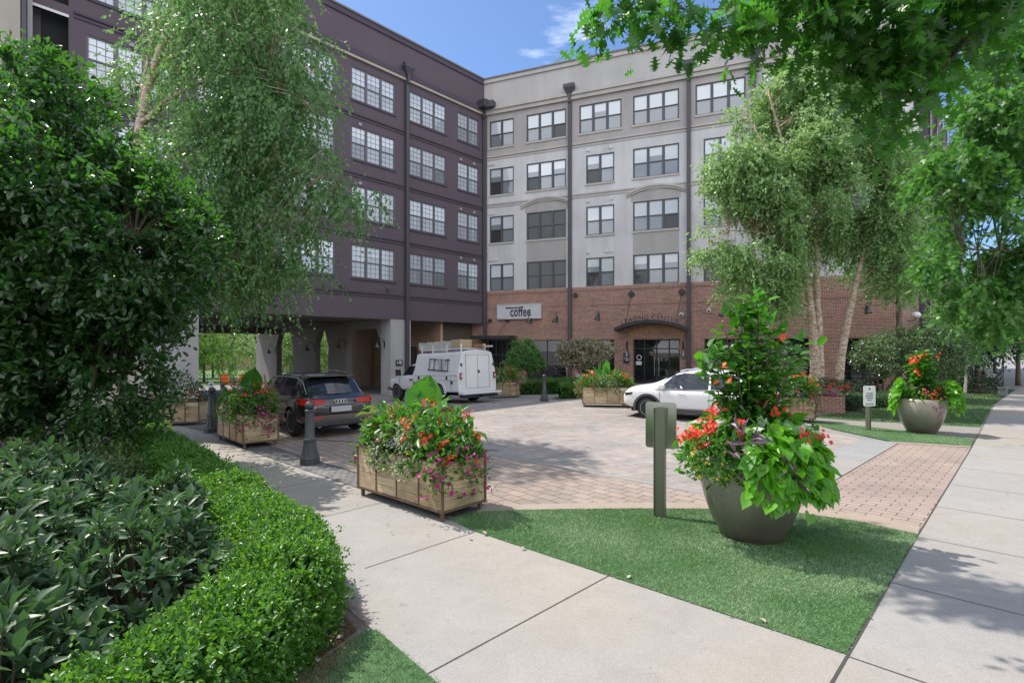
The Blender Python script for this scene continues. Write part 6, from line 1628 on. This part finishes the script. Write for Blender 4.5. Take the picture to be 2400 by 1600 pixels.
def body_mesh(name, st, mat, wells, parent, r_well=.40):
    rings = []
    for x, zb, zs, zr, wb, ws, wr in st:
        zt = max(zs + .006, zr - .07)
        h = [(0, zb), (wb * .85, zb), (wb, zb + .08), ((wb + ws) / 2 + .015, zb + (zs - zb) * .5), (ws, zs - .07), (ws - .035, zs), (wr, zt), (wr - .13, max(zr - .012, zt + .002)), (0, zr)]
        rings.append([(x, y, z) for y, z in h] + [(x, -y, z) for y, z in h[-2:0:-1]])
    n = len(rings[0]); m = MB()
    for r in rings: m.v += r
    for i in range(len(rings) - 1):
        for k in range(n):
            k2 = (k + 1) % n; m.f.append([i * n + k, i * n + k2, (i + 1) * n + k2, (i + 1) * n + k]); m.m.append(0)
    m.f.append(list(range(n))[::-1]); m.m.append(0); m.f.append([(len(rings) - 1) * n + k for k in range(n)]); m.m.append(0)
    bm = bmesh.new(); me = m.mesh(name, mat); bm.from_mesh(me); bmesh.ops.recalc_face_normals(bm, faces=bm.faces[:]); bm.to_mesh(me); bm.free()
    o = link(name, me)
    sd_ = o.modifiers.new('s', 'SUBSURF'); sd_.levels = 2; sd_.render_levels = 2
    cut = MB()
    for x in wells:
        for s in (-1, 1):
            M = Matrix.Translation((x, s * .82, .34)) @ Matrix.Rotation(R(90), 4, 'X')
            cut.lathe([(r_well, -.24), (r_well, .24)], 28, M=M)
    co_ = cut.build('cutter', M_DARKIN)
    bmx = bmesh.new(); bmx.from_mesh(co_.data); bmesh.ops.recalc_face_normals(bmx, faces=bmx.faces[:]); bmx.to_mesh(co_.data); bmx.free()
    bo_ = o.modifiers.new('b', 'BOOLEAN'); bo_.object = co_; bo_.operation = 'DIFFERENCE'; bo_.solver = 'EXACT'
    bpy.context.view_layer.update()
    dg = bpy.context.evaluated_depsgraph_get()
    fin = bpy.data.meshes.new_from_object(o.evaluated_get(dg))
    bpy.data.objects.remove(co_); bpy.data.objects.remove(o)
    fin.polygons.foreach_set('use_smooth', [True] * len(fin.polygons))
    bm = bmesh.new(); bm.from_mesh(fin)
    for e in bm.edges:
        e.smooth = len(e.link_faces) == 2 and e.calc_face_angle(0) < R(38)
    bm.to_mesh(fin); bm.free()
    r_ = link(name, fin, parent); r_.name = name
    return r_

def wheel(parent, x, y, r=.345, w=.225, spokes=5, side=1, twin=False):
    t = MB(); M = Matrix.Translation((x, y, r)) @ Matrix.Rotation(R(90), 4, 'X')
    t.lathe([(r * .66, -w / 2 + .01), (r * .8, -w / 2), (r * .94, -w / 2 + .01), (r, -w / 2 + .045), (r, w / 2 - .045), (r * .94, w / 2 - .01), (r * .8, w / 2), (r * .66, w / 2 - .01)], 36, M=M, cap=True)
    o = t.build('wheel', M_TYRE, parent, auto=R(40))
    f = MB(); yo = y + side * (w / 2 - .012)
    M2 = Matrix.Translation((x, yo, r)) @ Matrix.Rotation(R(-90 * side), 4, 'X')
    f.lathe([(r * .60, 0), (r * .70, .004), (r * .70, -.03), (r * .60, -.03)], 36, M=M2, cap=False)
    f.lathe([(.001, .0), (.055, .0), (.06, -.02), (.06, -.05)], 16, M=M2, cap=False)
    for k in range(spokes):
        a = 2 * math.pi * k / spokes
        for da in ((-.16, .16) if spokes == 5 else (0,)):
            Mk = M2 @ Matrix.Rotation(a + da * .8, 4, 'Z'); f.box(.045, r * .63, -.02, .02, -.03, -.004, M=Mk)
    f.build('rim', M_ALLOY, o)
    d = MB(); d.lathe([(.001, -.05), (r * .62, -.05)], 24, M=M2, cap=False); d.build('brake_disc', M_DARKIN, o)
    return o

def strip(path, z0, z1, out=0.0):
    """upright ribbon along an (x, y) path"""
    m = MB(); zs0 = z0 if hasattr(z0, '__len__') else [z0] * len(path); zs1 = z1 if hasattr(z1, '__len__') else [z1] * len(path)
    for i in range(len(path) - 1):
        (xa, ya), (xb, yb) = path[i], path[i + 1]
        m.quad((xa, ya, zs0[i]), (xb, yb, zs0[i + 1]), (xb, yb, zs1[i + 1]), (xa, ya, zs1[i]))
    return m

def side_glass(m, st, pts_bot, pts_top, sgn, off=.0):
    """window between a lower and an upper (x, z) line, laid on the greenhouse side"""
    def P(x, z):
        _, zb, zs, zr, wb, ws, wr = interp(st, x); zt = max(zs + .006, zr - .07)
        t = (z - zs) / max(zt - zs, .01); t = max(-.1, min(1.0, t))
        return (x, sgn * ((ws - .035) + (wr - ws + .035) * t + off), z)
    n = 8
    for i in range(n):
        for (u0, u1) in ((i / n, (i + 1) / n),):
            def L(a, u): 
                k = u * (len(a) - 1); j = min(int(k), len(a) - 2); f = k - j
                return (a[j][0] + (a[j + 1][0] - a[j][0]) * f, a[j][1] + (a[j + 1][1] - a[j][1]) * f)
            b0, b1, t0, t1 = L(pts_bot, u0), L(pts_bot, u1), L(pts_top, u0), L(pts_top, u1)
            for j in range(3):
                v0, v1 = j / 3, (j + 1) / 3
                mixp = lambda a, b, v: (a[0] + (b[0] - a[0]) * v, a[1] + (b[1] - a[1]) * v)
                m.quad(P(*mixp(b0, t0, v0)), P(*mixp(b1, t1, v0)), P(*mixp(b1, t1, v1)), P(*mixp(b0, t0, v1)))

def torus_ring(m, c, R_, r, M):
    n, k = 20, 6; b = len(m.v)
    for i in range(n):
        a = 2 * math.pi * i / n
        for j in range(k):
            q = 2 * math.pi * j / k
            p = Vector((c[0] + (R_ + r * math.cos(q)) * math.cos(a), c[1] + (R_ + r * math.cos(q)) * math.sin(a), r * math.sin(q))); m.v.append(tuple(M @ p))
    for i in range(n):
        for j in range(k):
            m.f.append([b + i * k + j, b + ((i + 1) % n) * k + j, b + ((i + 1) % n) * k + (j + 1) % k, b + i * k + (j + 1) % k]); m.m.append(0)

ST = [(-2.27, .46, .74, .80, .62, .72, .50), (-2.22, .34, .84, .90, .80, .86, .66), (-2.08, .28, .93, .99, .88, .915, .70), (-1.98, .27, .94, 1.05, .895, .93, .70), (-1.66, .26, .95, 1.44, .905, .94, .63), (-1.3, .26, .95, 1.515, .905, .94, .63),
      (-.6, .26, .935, 1.55, .905, .94, .64), (.1, .26, .92, 1.54, .905, .94, .64), (.65, .26, .91, 1.44, .905, .94, .635), (1.22, .26, .90, 1.04, .905, .935, .70), (1.7, .28, .86, .965, .90, .92, .70), (2.1, .32, .76, .86, .85, .87, .66), (2.26, .42, .62, .70, .70, .72, .5)]
ZSC = 1.0
def suv(label, cat_loc, rz, paint, rear_detail, pitch=0.0, ST=ST):
    o = empty('parked_car', label, 'car', cat_loc, rz)
    o.rotation_euler = (0, pitch, rz)
    body_mesh('body', ST, paint, (-1.42, 1.38), o, .395)
    for x in (-1.42, 1.38):
        for s in (-1, 1): wheel(o, x, s * .80, spokes=5 if rear_detail else 10, side=s)
    m = MB()
    for s in (-1, 1): m.box(-1.9, 1.85, s * .60 - .12, s * .60 + .12, .22, .60)
    m.box(-2.0, 2.0, -.6, .6, .20, .5); m.build('underbody', M_DARKIN, o)
    for s in (-1, 1):
        g = MB(); side_glass(g, ST, [(-.42, .965), (.3, .95), (1.08, .95)], [(-.42, 1.43), (.3, 1.43), (.62, 1.36)], s); g.build('front_side_window', M_CGLASS, o)
        g = MB(); side_glass(g, ST, [(-1.30, .99), (-.48, .967)], [(-1.22, 1.40), (-.48, 1.43)], s); g.build('rear_side_window', M_CGLASS, o)
        g = MB(); side_glass(g, ST, [(-1.86, 1.06), (-1.37, .99)], [(-1.58, 1.32), (-1.30, 1.395)], s); g.build('quarter_window', M_CGLASS, o)
        t = MB()
        def side(x, z, off=.008):
            _, zb, zs, zr, wb, ws, wr = interp(ST, x); zt = max(zs + .006, zr - .07); u = (z - zs) / max(zt - zs, .01)
            return (x, s * ((ws - .035) + (wr - ws + .035) * max(-.12, min(1, u)) + off), z)
        t.tube([side(-1.92, 1.045), side(-1.4, .975), side(-.4, .95), side(.5, .935), side(1.15, .935)], .010, 5)
        if rear_detail: t.tube([side(-1.92, 1.045), side(-1.6, 1.335), side(-1.25, 1.41), side(-.4, 1.45), side(.3, 1.445), side(.66, 1.36), side(1.15, .935)], .009, 5)
        t.build('window_trim', M_CHROME if rear_detail else M_CARBLK, o)
        rr = MB(); rr.tube([(-1.5, s * .57, 1.47), (-1.35, s * .575, 1.525), (-.5, s * .58, 1.565), (.25, s * .58, 1.55), (.45, s * .575, 1.49)], .016, 6); rr.build('roof_rail', M_CHROME if not rear_detail else M_CARBLK, o)
        mi = MB(); mi.bbox(.82, 1.0, s * .93 + (-.02 if s > 0 else -.20), s * .93 + (.20 if s > 0 else .02), .95, 1.09, .03); mi.build('wing_mirror', M_CARBLK if rear_detail else paint, o)
        d = MB()
        for x in (-.45, 1.0):
            d.box(x - .004, x + .004, s * .936 - .004, s * .936 + .004, .42, .90)
        d.build('door_seam', M_CARBLK, o)
        for x in (-.70, .33):
            h = MB(); h.bbox(x - .10, x + .10, s * .945 - .012, s * .945 + .018, .80, .83, .008); h.build('door_handle', paint if not rear_detail else M_CARBLK, o)
        cl_ = MB()
        for x in (-1.42, 1.38):
            pr = []
            for k in range(15):
                a = math.pi * (k / 14 * 1.16 - .08); pr.append(a)
            for a, b in zip(pr[:-1], pr[1:]):
                for (ra, rb, ya, yb) in ((.375, .45, .945, .945), (.45, .45, .945, .90), (.375, .375, .80, .945)):
                    f = lambda an, r, y: (x + r * math.cos(an), s * y, .34 + r * math.sin(an))
                    cl_.quad(f(a, ra, ya), f(b, ra, ya), f(b, rb, yb), f(a, rb, yb))
        cl_.box(-1.0, .97, s * .90 - .03, s * .90 + .03, .25, .36)
        if not rear_detail: cl_.build('arch_cladding', plain('grey_cladding', (.05, .05, .054), .6), o)
        tl = strip([(-2.285, s * .40), (-2.275, s * .62), (-2.235, s * .80), (-2.10, s * .925), (-1.90, s * .952)], [.80, .785, .775, .79, .86], [.905, .915, .925, .935, .93]); tl.build('tail_light', M_TAIL, o)
        hl = strip([(2.285, s * .45), (2.23, s * .68), (2.10, s * .86), (1.85, s * .925)], [.66, .67, .69, .76], [.74, .76, .79, .82]); hl.build('headlight', M_TAILW if rear_detail else M_CARBLK, o)
    g = MB(); N = 6                                           # rear window
    for i in range(N):
        y0, y1 = -1 + 2 * i / N, -1 + 2 * (i + 1) / N
        f = lambda y: ((-2.055 + .06 * y * y, y * .68, 1.025 - .02 * y * y), (-1.72 + .05 * y * y, y * .60, 1.40 - .03 * y * y))
        (a, b), (c, d) = f(y0), f(y1); g.quad(a, c, d, b)
    g.build('rear_window', M_CGLASS, o)
    g = MB()
    for i in range(N):
        y0, y1 = -1 + 2 * i / N, -1 + 2 * (i + 1) / N
        f = lambda y: ((1.27 - .12 * y * y, y * .72, 1.035), (.70 - .08 * y * y, y * .60, 1.45 - .02 * y * y))
        (a, b), (c, d) = f(y0), f(y1); g.quad(a, c, d, b)
    g.build('windscreen', M_CGLASS, o)
    if rear_detail:
        m = MB(); m.bbox(-1.86, -1.52, -.58, .58, 1.435, 1.475, .015); m.build('roof_spoiler', paint, o)
        m = strip([(-2.12, -.93), (-2.28, -.78), (-2.315, 0), (-2.28, .78), (-2.12, .93)], .40, .53); m.build('bumper_band', plain('bronze_bumper', (.075, .055, .05), .3, .4, coat=1), o)
        m = MB(); m.bbox(-2.31, -2.1, -.80, .80, .26, .40, .03); m.build('lower_bumper', M_CARBLK, o)
        for s in (-1, 1):
            m = strip([(-2.26, s * .84), (-2.32, s * .45)], .455, .49); m.build('reflector', M_TAIL, o)
            m = MB(); m.lathe([(.055, -.12), (.06, .0), (.045, .0), (.04, -.08)], 18, M=Matrix.Translation((-2.30, s * .55, .30)) @ Matrix.Rotation(R(-90), 4, 'Y'), cap=False); m.build('exhaust', M_CHROME, o)
        m = MB(); m.box(-2.325, -2.30, -.26, .26, .60, .73); m.build('licence_plate', plain('blank_plate', (.38, .38, .40), .5), o)
        M = Matrix.Translation((-2.285, 0, .845)) @ Matrix.Rotation(R(-90), 4, 'Y') @ Matrix.Rotation(R(90), 4, 'Z')
        m = MB()
        for i in range(4): torus_ring(m, ((i - 1.5) * .075, 0), .046, .008, M)
        m.build('ring_emblem', M_CHROME, o)
        for tx, y, sz_ in (('Q5', .60, .10), ('3.2', -.62, .06)):
            lettering('lettering', tx, sz_, M_CHROME, o, (-2.292 + .04 * (abs(y) > .5), y, .665), .004, 1.1, .002, rz=R(-90))
        m = MB(); m.tube([(-2.02, 0, 1.06), (-1.98, .12, 1.09), (-1.95, .42, 1.085)], .012, 5); m.build('rear_wiper', M_CARBLK, o)
        m = strip([(-2.275, -.40), (-2.30, 0), (-2.275, .40)], .745, .765); m.build('tailgate_trim', M_CARBLK, o)
    else:
        m = MB(); m.bbox(2.05, 2.31, -.72, .72, .27, .38, .03); m.build('lower_bumper', M_CARBLK, o)
        m = strip([(2.27, -.46), (2.30, 0), (2.27, .46)], .50, .70); m.build('grille', M_CARBLK, o)
    return o
P_DARK = plain('dark_metallic_paint', (.013, .011, .011), .22, .3, coat=1.0)
P_WHITE = plain('pearl_white_paint', (.70, .70, .71), .3, coat=1.0)

ra = R(-43)                                  # heading measured from +Y towards +X
hd = Vector((math.sin(ra), math.cos(ra)))
def heading_rz(a): return R(90) - a
rl_ = Vector((-4.88, 12.70)); right = Vector((math.cos(ra), -math.sin(ra)))
c0 = rl_ + hd * 2.25 + right * .90
suv('very dark brown suv seen from behind, parked beside the bollards with red tail lamps', (c0.x, c0.y, gz(c0.x, c0.y)), heading_rz(ra), P_DARK, True, R(1.2))
rb = R(-59)
hb = Vector((math.sin(rb), math.cos(rb))); lb = Vector((-hb.y, hb.x))   # left side of the car
w0 = Vector((4.20, 16.75)) - hb * 1.38 - lb * .90
suv('white suv partly hidden by the big pot plant, its front wheel showing', (w0.x, w0.y, 0), heading_rz(rb), P_WHITE, False, 0.0, ST[:9] + [(1.22, .26, .94, 1.10, .905, .935, .70), (1.7, .28, .93, 1.05, .90, .92, .70), (2.1, .32, .85, .96, .86, .88, .68), (2.26, .42, .70, .82, .74, .76, .54)])

# ---- white service truck with a tapered utility body
rt = R(-43); ht = Vector((math.sin(rt), math.cos(rt))); rg = Vector((math.cos(rt), -math.sin(rt)))
tl0 = Vector((-2.10, 21.35)); t0 = tl0 + ht * 2.62 + rg * 1.0
tr = empty('service_truck', 'white utility service truck with a tapered box body and roof rack, seen from behind', 'truck', (t0.x, t0.y, gz(t0.x, t0.y) + .02), heading_rz(rt))
tr.rotation_euler = (0, R(2.2), heading_rz(rt))
P_TW = plain('truck_white', (.60, .60, .62), .35, coat=.6, noise=.04, nscale=3)
M_SEAM = plain('panel_gap', (.12, .12, .13), .6)
def xsec(x, y_scale=1.0, top=1.0):
    h = [(.96, .46), (1.0, .50), (1.0, 1.16), (.985, 1.20), (.80, 2.0), (.74, 2.07), (.45, 2.14), (0, 2.17)]
    return [(x, y * y_scale, z) for y, z in h] + [(x, -y * y_scale, z) for y, z in h[-2::-1]]
m = MB(); a, b, c, d = xsec(-2.62, .985), xsec(-2.58), xsec(.58), xsec(.62, .98)
n = len(a)
for r_ in (a, b, c, d): m.v += r_
for i in range(3):
    for k in range(n - 1): m.f.append([i * n + k, (i + 1) * n + k, (i + 1) * n + k + 1, i * n + k + 1]); m.m.append(0)
    m.f.append([i * n + n - 1, (i + 1) * n + n - 1, (i + 1) * n, i * n]); m.m.append(0)
m.f.append(list(range(n))); m.m.append(0); m.f.append([3 * n + k for k in range(n)][::-1]); m.m.append(0)
me = m.mesh('utility_body', P_TW)
bm = bmesh.new(); bm.from_mesh(me); bmesh.ops.recalc_face_normals(bm, faces=bm.faces[:]); bm.to_mesh(me); bm.free()
ub = link('utility_body', me)
cut = MB()
for s in (-1, 1): cut.lathe([(.47, -.3), (.47, .3)], 28, M=Matrix.Translation((-1.25, s * .95, .40)) @ Matrix.Rotation(R(90), 4, 'X'))
cu = cut.build('cutter', M_DARKIN); bm = bmesh.new(); bm.from_mesh(cu.data); bmesh.ops.recalc_face_normals(bm, faces=bm.faces[:]); bm.to_mesh(cu.data); bm.free()
bv = ub.modifiers.new('v', 'BEVEL'); bv.width = .025; bv.segments = 2; bv.limit_method = 'ANGLE'
bl = ub.modifiers.new('b', 'BOOLEAN'); bl.object = cu; bl.solver = 'EXACT'
bpy.context.view_layer.update()
fin = bpy.data.meshes.new_from_object(ub.evaluated_get(bpy.context.evaluated_depsgraph_get()))
bpy.data.objects.remove(cu); bpy.data.objects.remove(ub); fin.name = 'utility_body'
ub = link('utility_body', fin, tr)
def ysl(z): return 1.0 if z < 1.16 else .985 - (z - 1.2) * (.185 / .8)
for s in (-1, 1):
    g = MB(); g.box(-2.5, .55, s * 1.003 - .004, s * 1.003 + .004, 1.14, 1.155)
    for x in (-2.1, -.45, .1): g.box(x - .006, x + .006, s * 1.003 - .004, s * 1.003 + .004, .95 if x > -2 and x < -.5 else .55, 1.14)
    g.box(-2.5, -.45, s * 1.003 - .004, s * 1.003 + .004, .93, .942); g.build('panel_gaps', M_SEAM, ub)
    for x, z in ((-2.2, .85), (-1.85, 1.04), (-.3, .85), (.3, .85), (-.6, 1.04), (.2, 1.04)):
        k = MB(); k.bbox(x - .05, x + .05, s * 1.01 - .015, s * 1.01 + .015, z - .07, z + .07, .01); k.build('latch', M_CARBLK, ub)
    ar = MB()
    for k in range(14):
        a0, a1 = math.pi * k / 14, math.pi * (k + 1) / 14
        f = lambda an, r, y: (-1.25 + r * math.cos(an), s * y, .40 + r * math.sin(an))
        ar.quad(f(a0, .45, 1.03), f(a1, .45, 1.03), f(a1, .54, 1.03), f(a0, .54, 1.03)); ar.quad(f(a0, .54, 1.03), f(a1, .54, 1.03), f(a1, .54, .99), f(a0, .54, .99)); ar.quad(f(a0, .45, .9), f(a1, .45, .9), f(a1, .45, 1.03), f(a0, .45, 1.03))
    ar.build('wheel_flare', P_TW, ub)
    # rear lamps
    t = MB(); t.bbox(-2.66, -2.61, s * .88 - .055, s * .88 + .055, .98, 1.24, .015); t.build('lamp_bezel', M_CARBLK, ub)
    t = MB(); t.bbox(-2.68, -2.63, s * .88 - .045, s * .88 + .045, 1.0, 1.22, .015); t.build('tail_light', M_TAIL, ub)
    t = MB(); t.bbox(-2.69, -2.66, s * .88 - .02, s * .88 + .02, 1.05, 1.17, .008); t.build('reverse_lamp', M_TAILW, ub)
    t = MB(); t.bbox(-2.65, -2.60, s * .84 - .04, s * .84 + .04, 1.50, 1.62, .01); t.build('lock', M_CARBLK, ub)
g = MB()
for a in ((-.62, -.605, .62, 1.95), (.605, .62, .62, 1.95), (-.007, .007, .62, 1.95)): g.box(-2.626, -2.60, a[0], a[1], a[2], a[3])
g.box(-2.626, -2.60, -.62, .62, 1.95, 1.965); g.box(-2.626, -2.60, -.62, .62, .605, .62); g.build('rear_door_gaps', M_SEAM, ub)
g = MB(); g.bbox(-2.645, -2.60, -.10, .0, 1.22, 1.33, .01); g.build('door_lock', M_CARBLK, ub)
g = MB(); g.bbox(-2.95, -2.6, -1.0, 1.0, .38, .47, .02); g.build('step_bumper', P_TW, tr)
g = MB(); g.box(-2.8, -2.55, -.9, .9, .24, .37); g.box(-2.5, 2.0, -.45, .45, .30, .46); g.tube([(-2.98, .0, .3), (-2.7, 0, .3)], .04, 8); g.build('chassis', M_CARBLK, tr)
g = MB()
for i in range(6): g.lathe([(.02, 0), (.02, .012)], 8, M=Matrix.Translation((-2.615, -.35 + .14 * i, 2.06)) @ Matrix.Rotation(R(-90), 4, 'Y'))
g.build('marker_lamps', M_TAIL, ub)
for x in (-1.25, 2.15):
    for s in (-1, 1): wheel(tr, x, s * .82, .40, .26 if x > 0 else .34, 8, s)
CAB = [(.60, .50, 1.12, 1.62, .88, .95, .70), (.66, .46, 1.13, 1.68, .92, .97, .72), (1.0, .45, 1.13, 1.71, .93, .98, .72), (1.35, .45, 1.12, 1.66, .93, .98, .70), (1.85, .46, 1.10, 1.20, .93, .97, .74), (2.3, .46, 1.06, 1.17, .93, .97, .76), (2.75, .50, .98, 1.10, .90, .94, .74), (2.88, .56, .86, .95, .80, .85, .6)]
body_mesh('cab', CAB, P_TW, (2.15,), tr, .46)
for s in (-1, 1):
    g = MB(); side_glass(g, CAB, [(.78, 1.17), (1.72, 1.15)], [(.80, 1.58), (1.36, 1.56)], s, .006); g.build('side_window', M_CGLASS, tr)
    g = MB(); g.bbox(1.62, 1.80, s * 1.10 - .10, s * 1.10 + .10, 1.14, 1.42, .03); g.tube([(1.68, s * .95, 1.2), (1.7, s * 1.05, 1.2)], .025, 6); g.build('wing_mirror', M_CARBLK, tr)
    g = MB(); g.box(.70, .708, s * .975 - .004, s * .975 + .004, .55, 1.1); g.box(1.80, 1.808, s * .975 - .004, s * .975 + .004, .6, 1.08); g.build('door_seam', M_SEAM, tr)
    g = MB(); g.bbox(.76, .98, s * .985 - .012, s * .985 + .015, .93, .99, .01); g.build('door_handle', M_CARBLK, tr)
    g = strip([(2.90, s * .45), (2.85, s * .74), (2.70, s * .93)], .80, .96); g.build('headlight', M_TAILW, tr)
g = MB(); g.bbox(2.75, 2.98, -.92, .92, .45, .62, .03); g.build('front_bumper', M_CHROME, tr)
# roof rack, side ladder rack
rk = MB()
for x in (-2.35, -1.4, -.4, .45):
    for s in (-1, 1): rk.box(x - .03, x + .03, s * .62 - .03, s * .62 + .03, 2.08, 2.42)
    rk.box(x - .025, x + .025, -.62, .62, 2.2, 2.24)
for s in (-1, 1): rk.box(-2.4, .5, s * .62 - .02, s * .62 + .02, 2.2, 2.25)
rk.build('roof_rack', P_TW, tr)
lr = MB(); y0 = lambda z: ysl(z) + .06
for z in (1.34, 1.78):
    lr.tube([(-1.95, y0(z), z - .02), (-.55, y0(z), z + .06)], .022, 6)
for x in (-1.9, -1.5, -.95, -.6): lr.tube([(x, y0(1.34), 1.34), (x + .05, y0(1.8), 1.82)], .018, 6)
lr.build('side_rack', M_CARBLK, tr)
lr = MB()
for x in (-1.62, -1.30): lr.box(x - .05, x + .05, ysl(1.55) + .05, ysl(1.55) + .09, 1.36, 1.80)
lr.build('rack_clamps', M_ALLOY, tr)
bpy.context.view_layer.update()
def cargo(name, label, mat, fn):
    o = empty(name, label, 'cargo', tr.matrix_world.to_translation()); o.rotation_euler = tr.rotation_euler
    m = MB(); fn(m); m.build('bundle' if name != 'cardboard_box' else 'carton', mat, o)
M_CLEAR = plain('milky_sheet', (.42, .41, .39), .25, coat=.6, noise=.15, nscale=5)
cargo('sheet_bundle', 'long milky sheet crate lying on the white truck roof rack', M_CLEAR, lambda m: ([m.box(-1.6, .75, .18, .58, 2.26, 2.272), m.box(-1.6, .75, .565, .58, 2.273, 2.56), m.box(-1.6, .75, .18, .195, 2.273, 2.56)] + [m.box(x, x + .02, .19, .59, 2.273, 2.58) for x in (-1.62, -1.1, -.5, .1, .74)]))
cargo('cardboard_box', 'tan carton at the back of the truck roof rack', plain('carton', (.36, .27, .17), .8), lambda m: m.bbox(-2.22, -1.66, -.05, .56, 2.26, 2.60, .01))
cargo('pipe_bundle', 'copper coloured tube and pale boards sticking out of the truck roof rack', plain('copper_tube', (.42, .18, .08), .4, .4), lambda m: (m.tube([(-2.75, -.22, 2.33), (.2, -.22, 2.33)], .06, 10), m.tube([(-2.6, -.1, 2.30), (.2, -.1, 2.30)], .04, 8)))
cargo('board_bundle', 'pale boards lying on the right side of the truck roof rack', plain('pale_board', (.50, .46, .40), .7), lambda m: [m.box(-2.95 + .1 * i, .3, -.56 + .09 * i, -.49 + .09 * i, 2.27, 2.33) for i in range(3)])
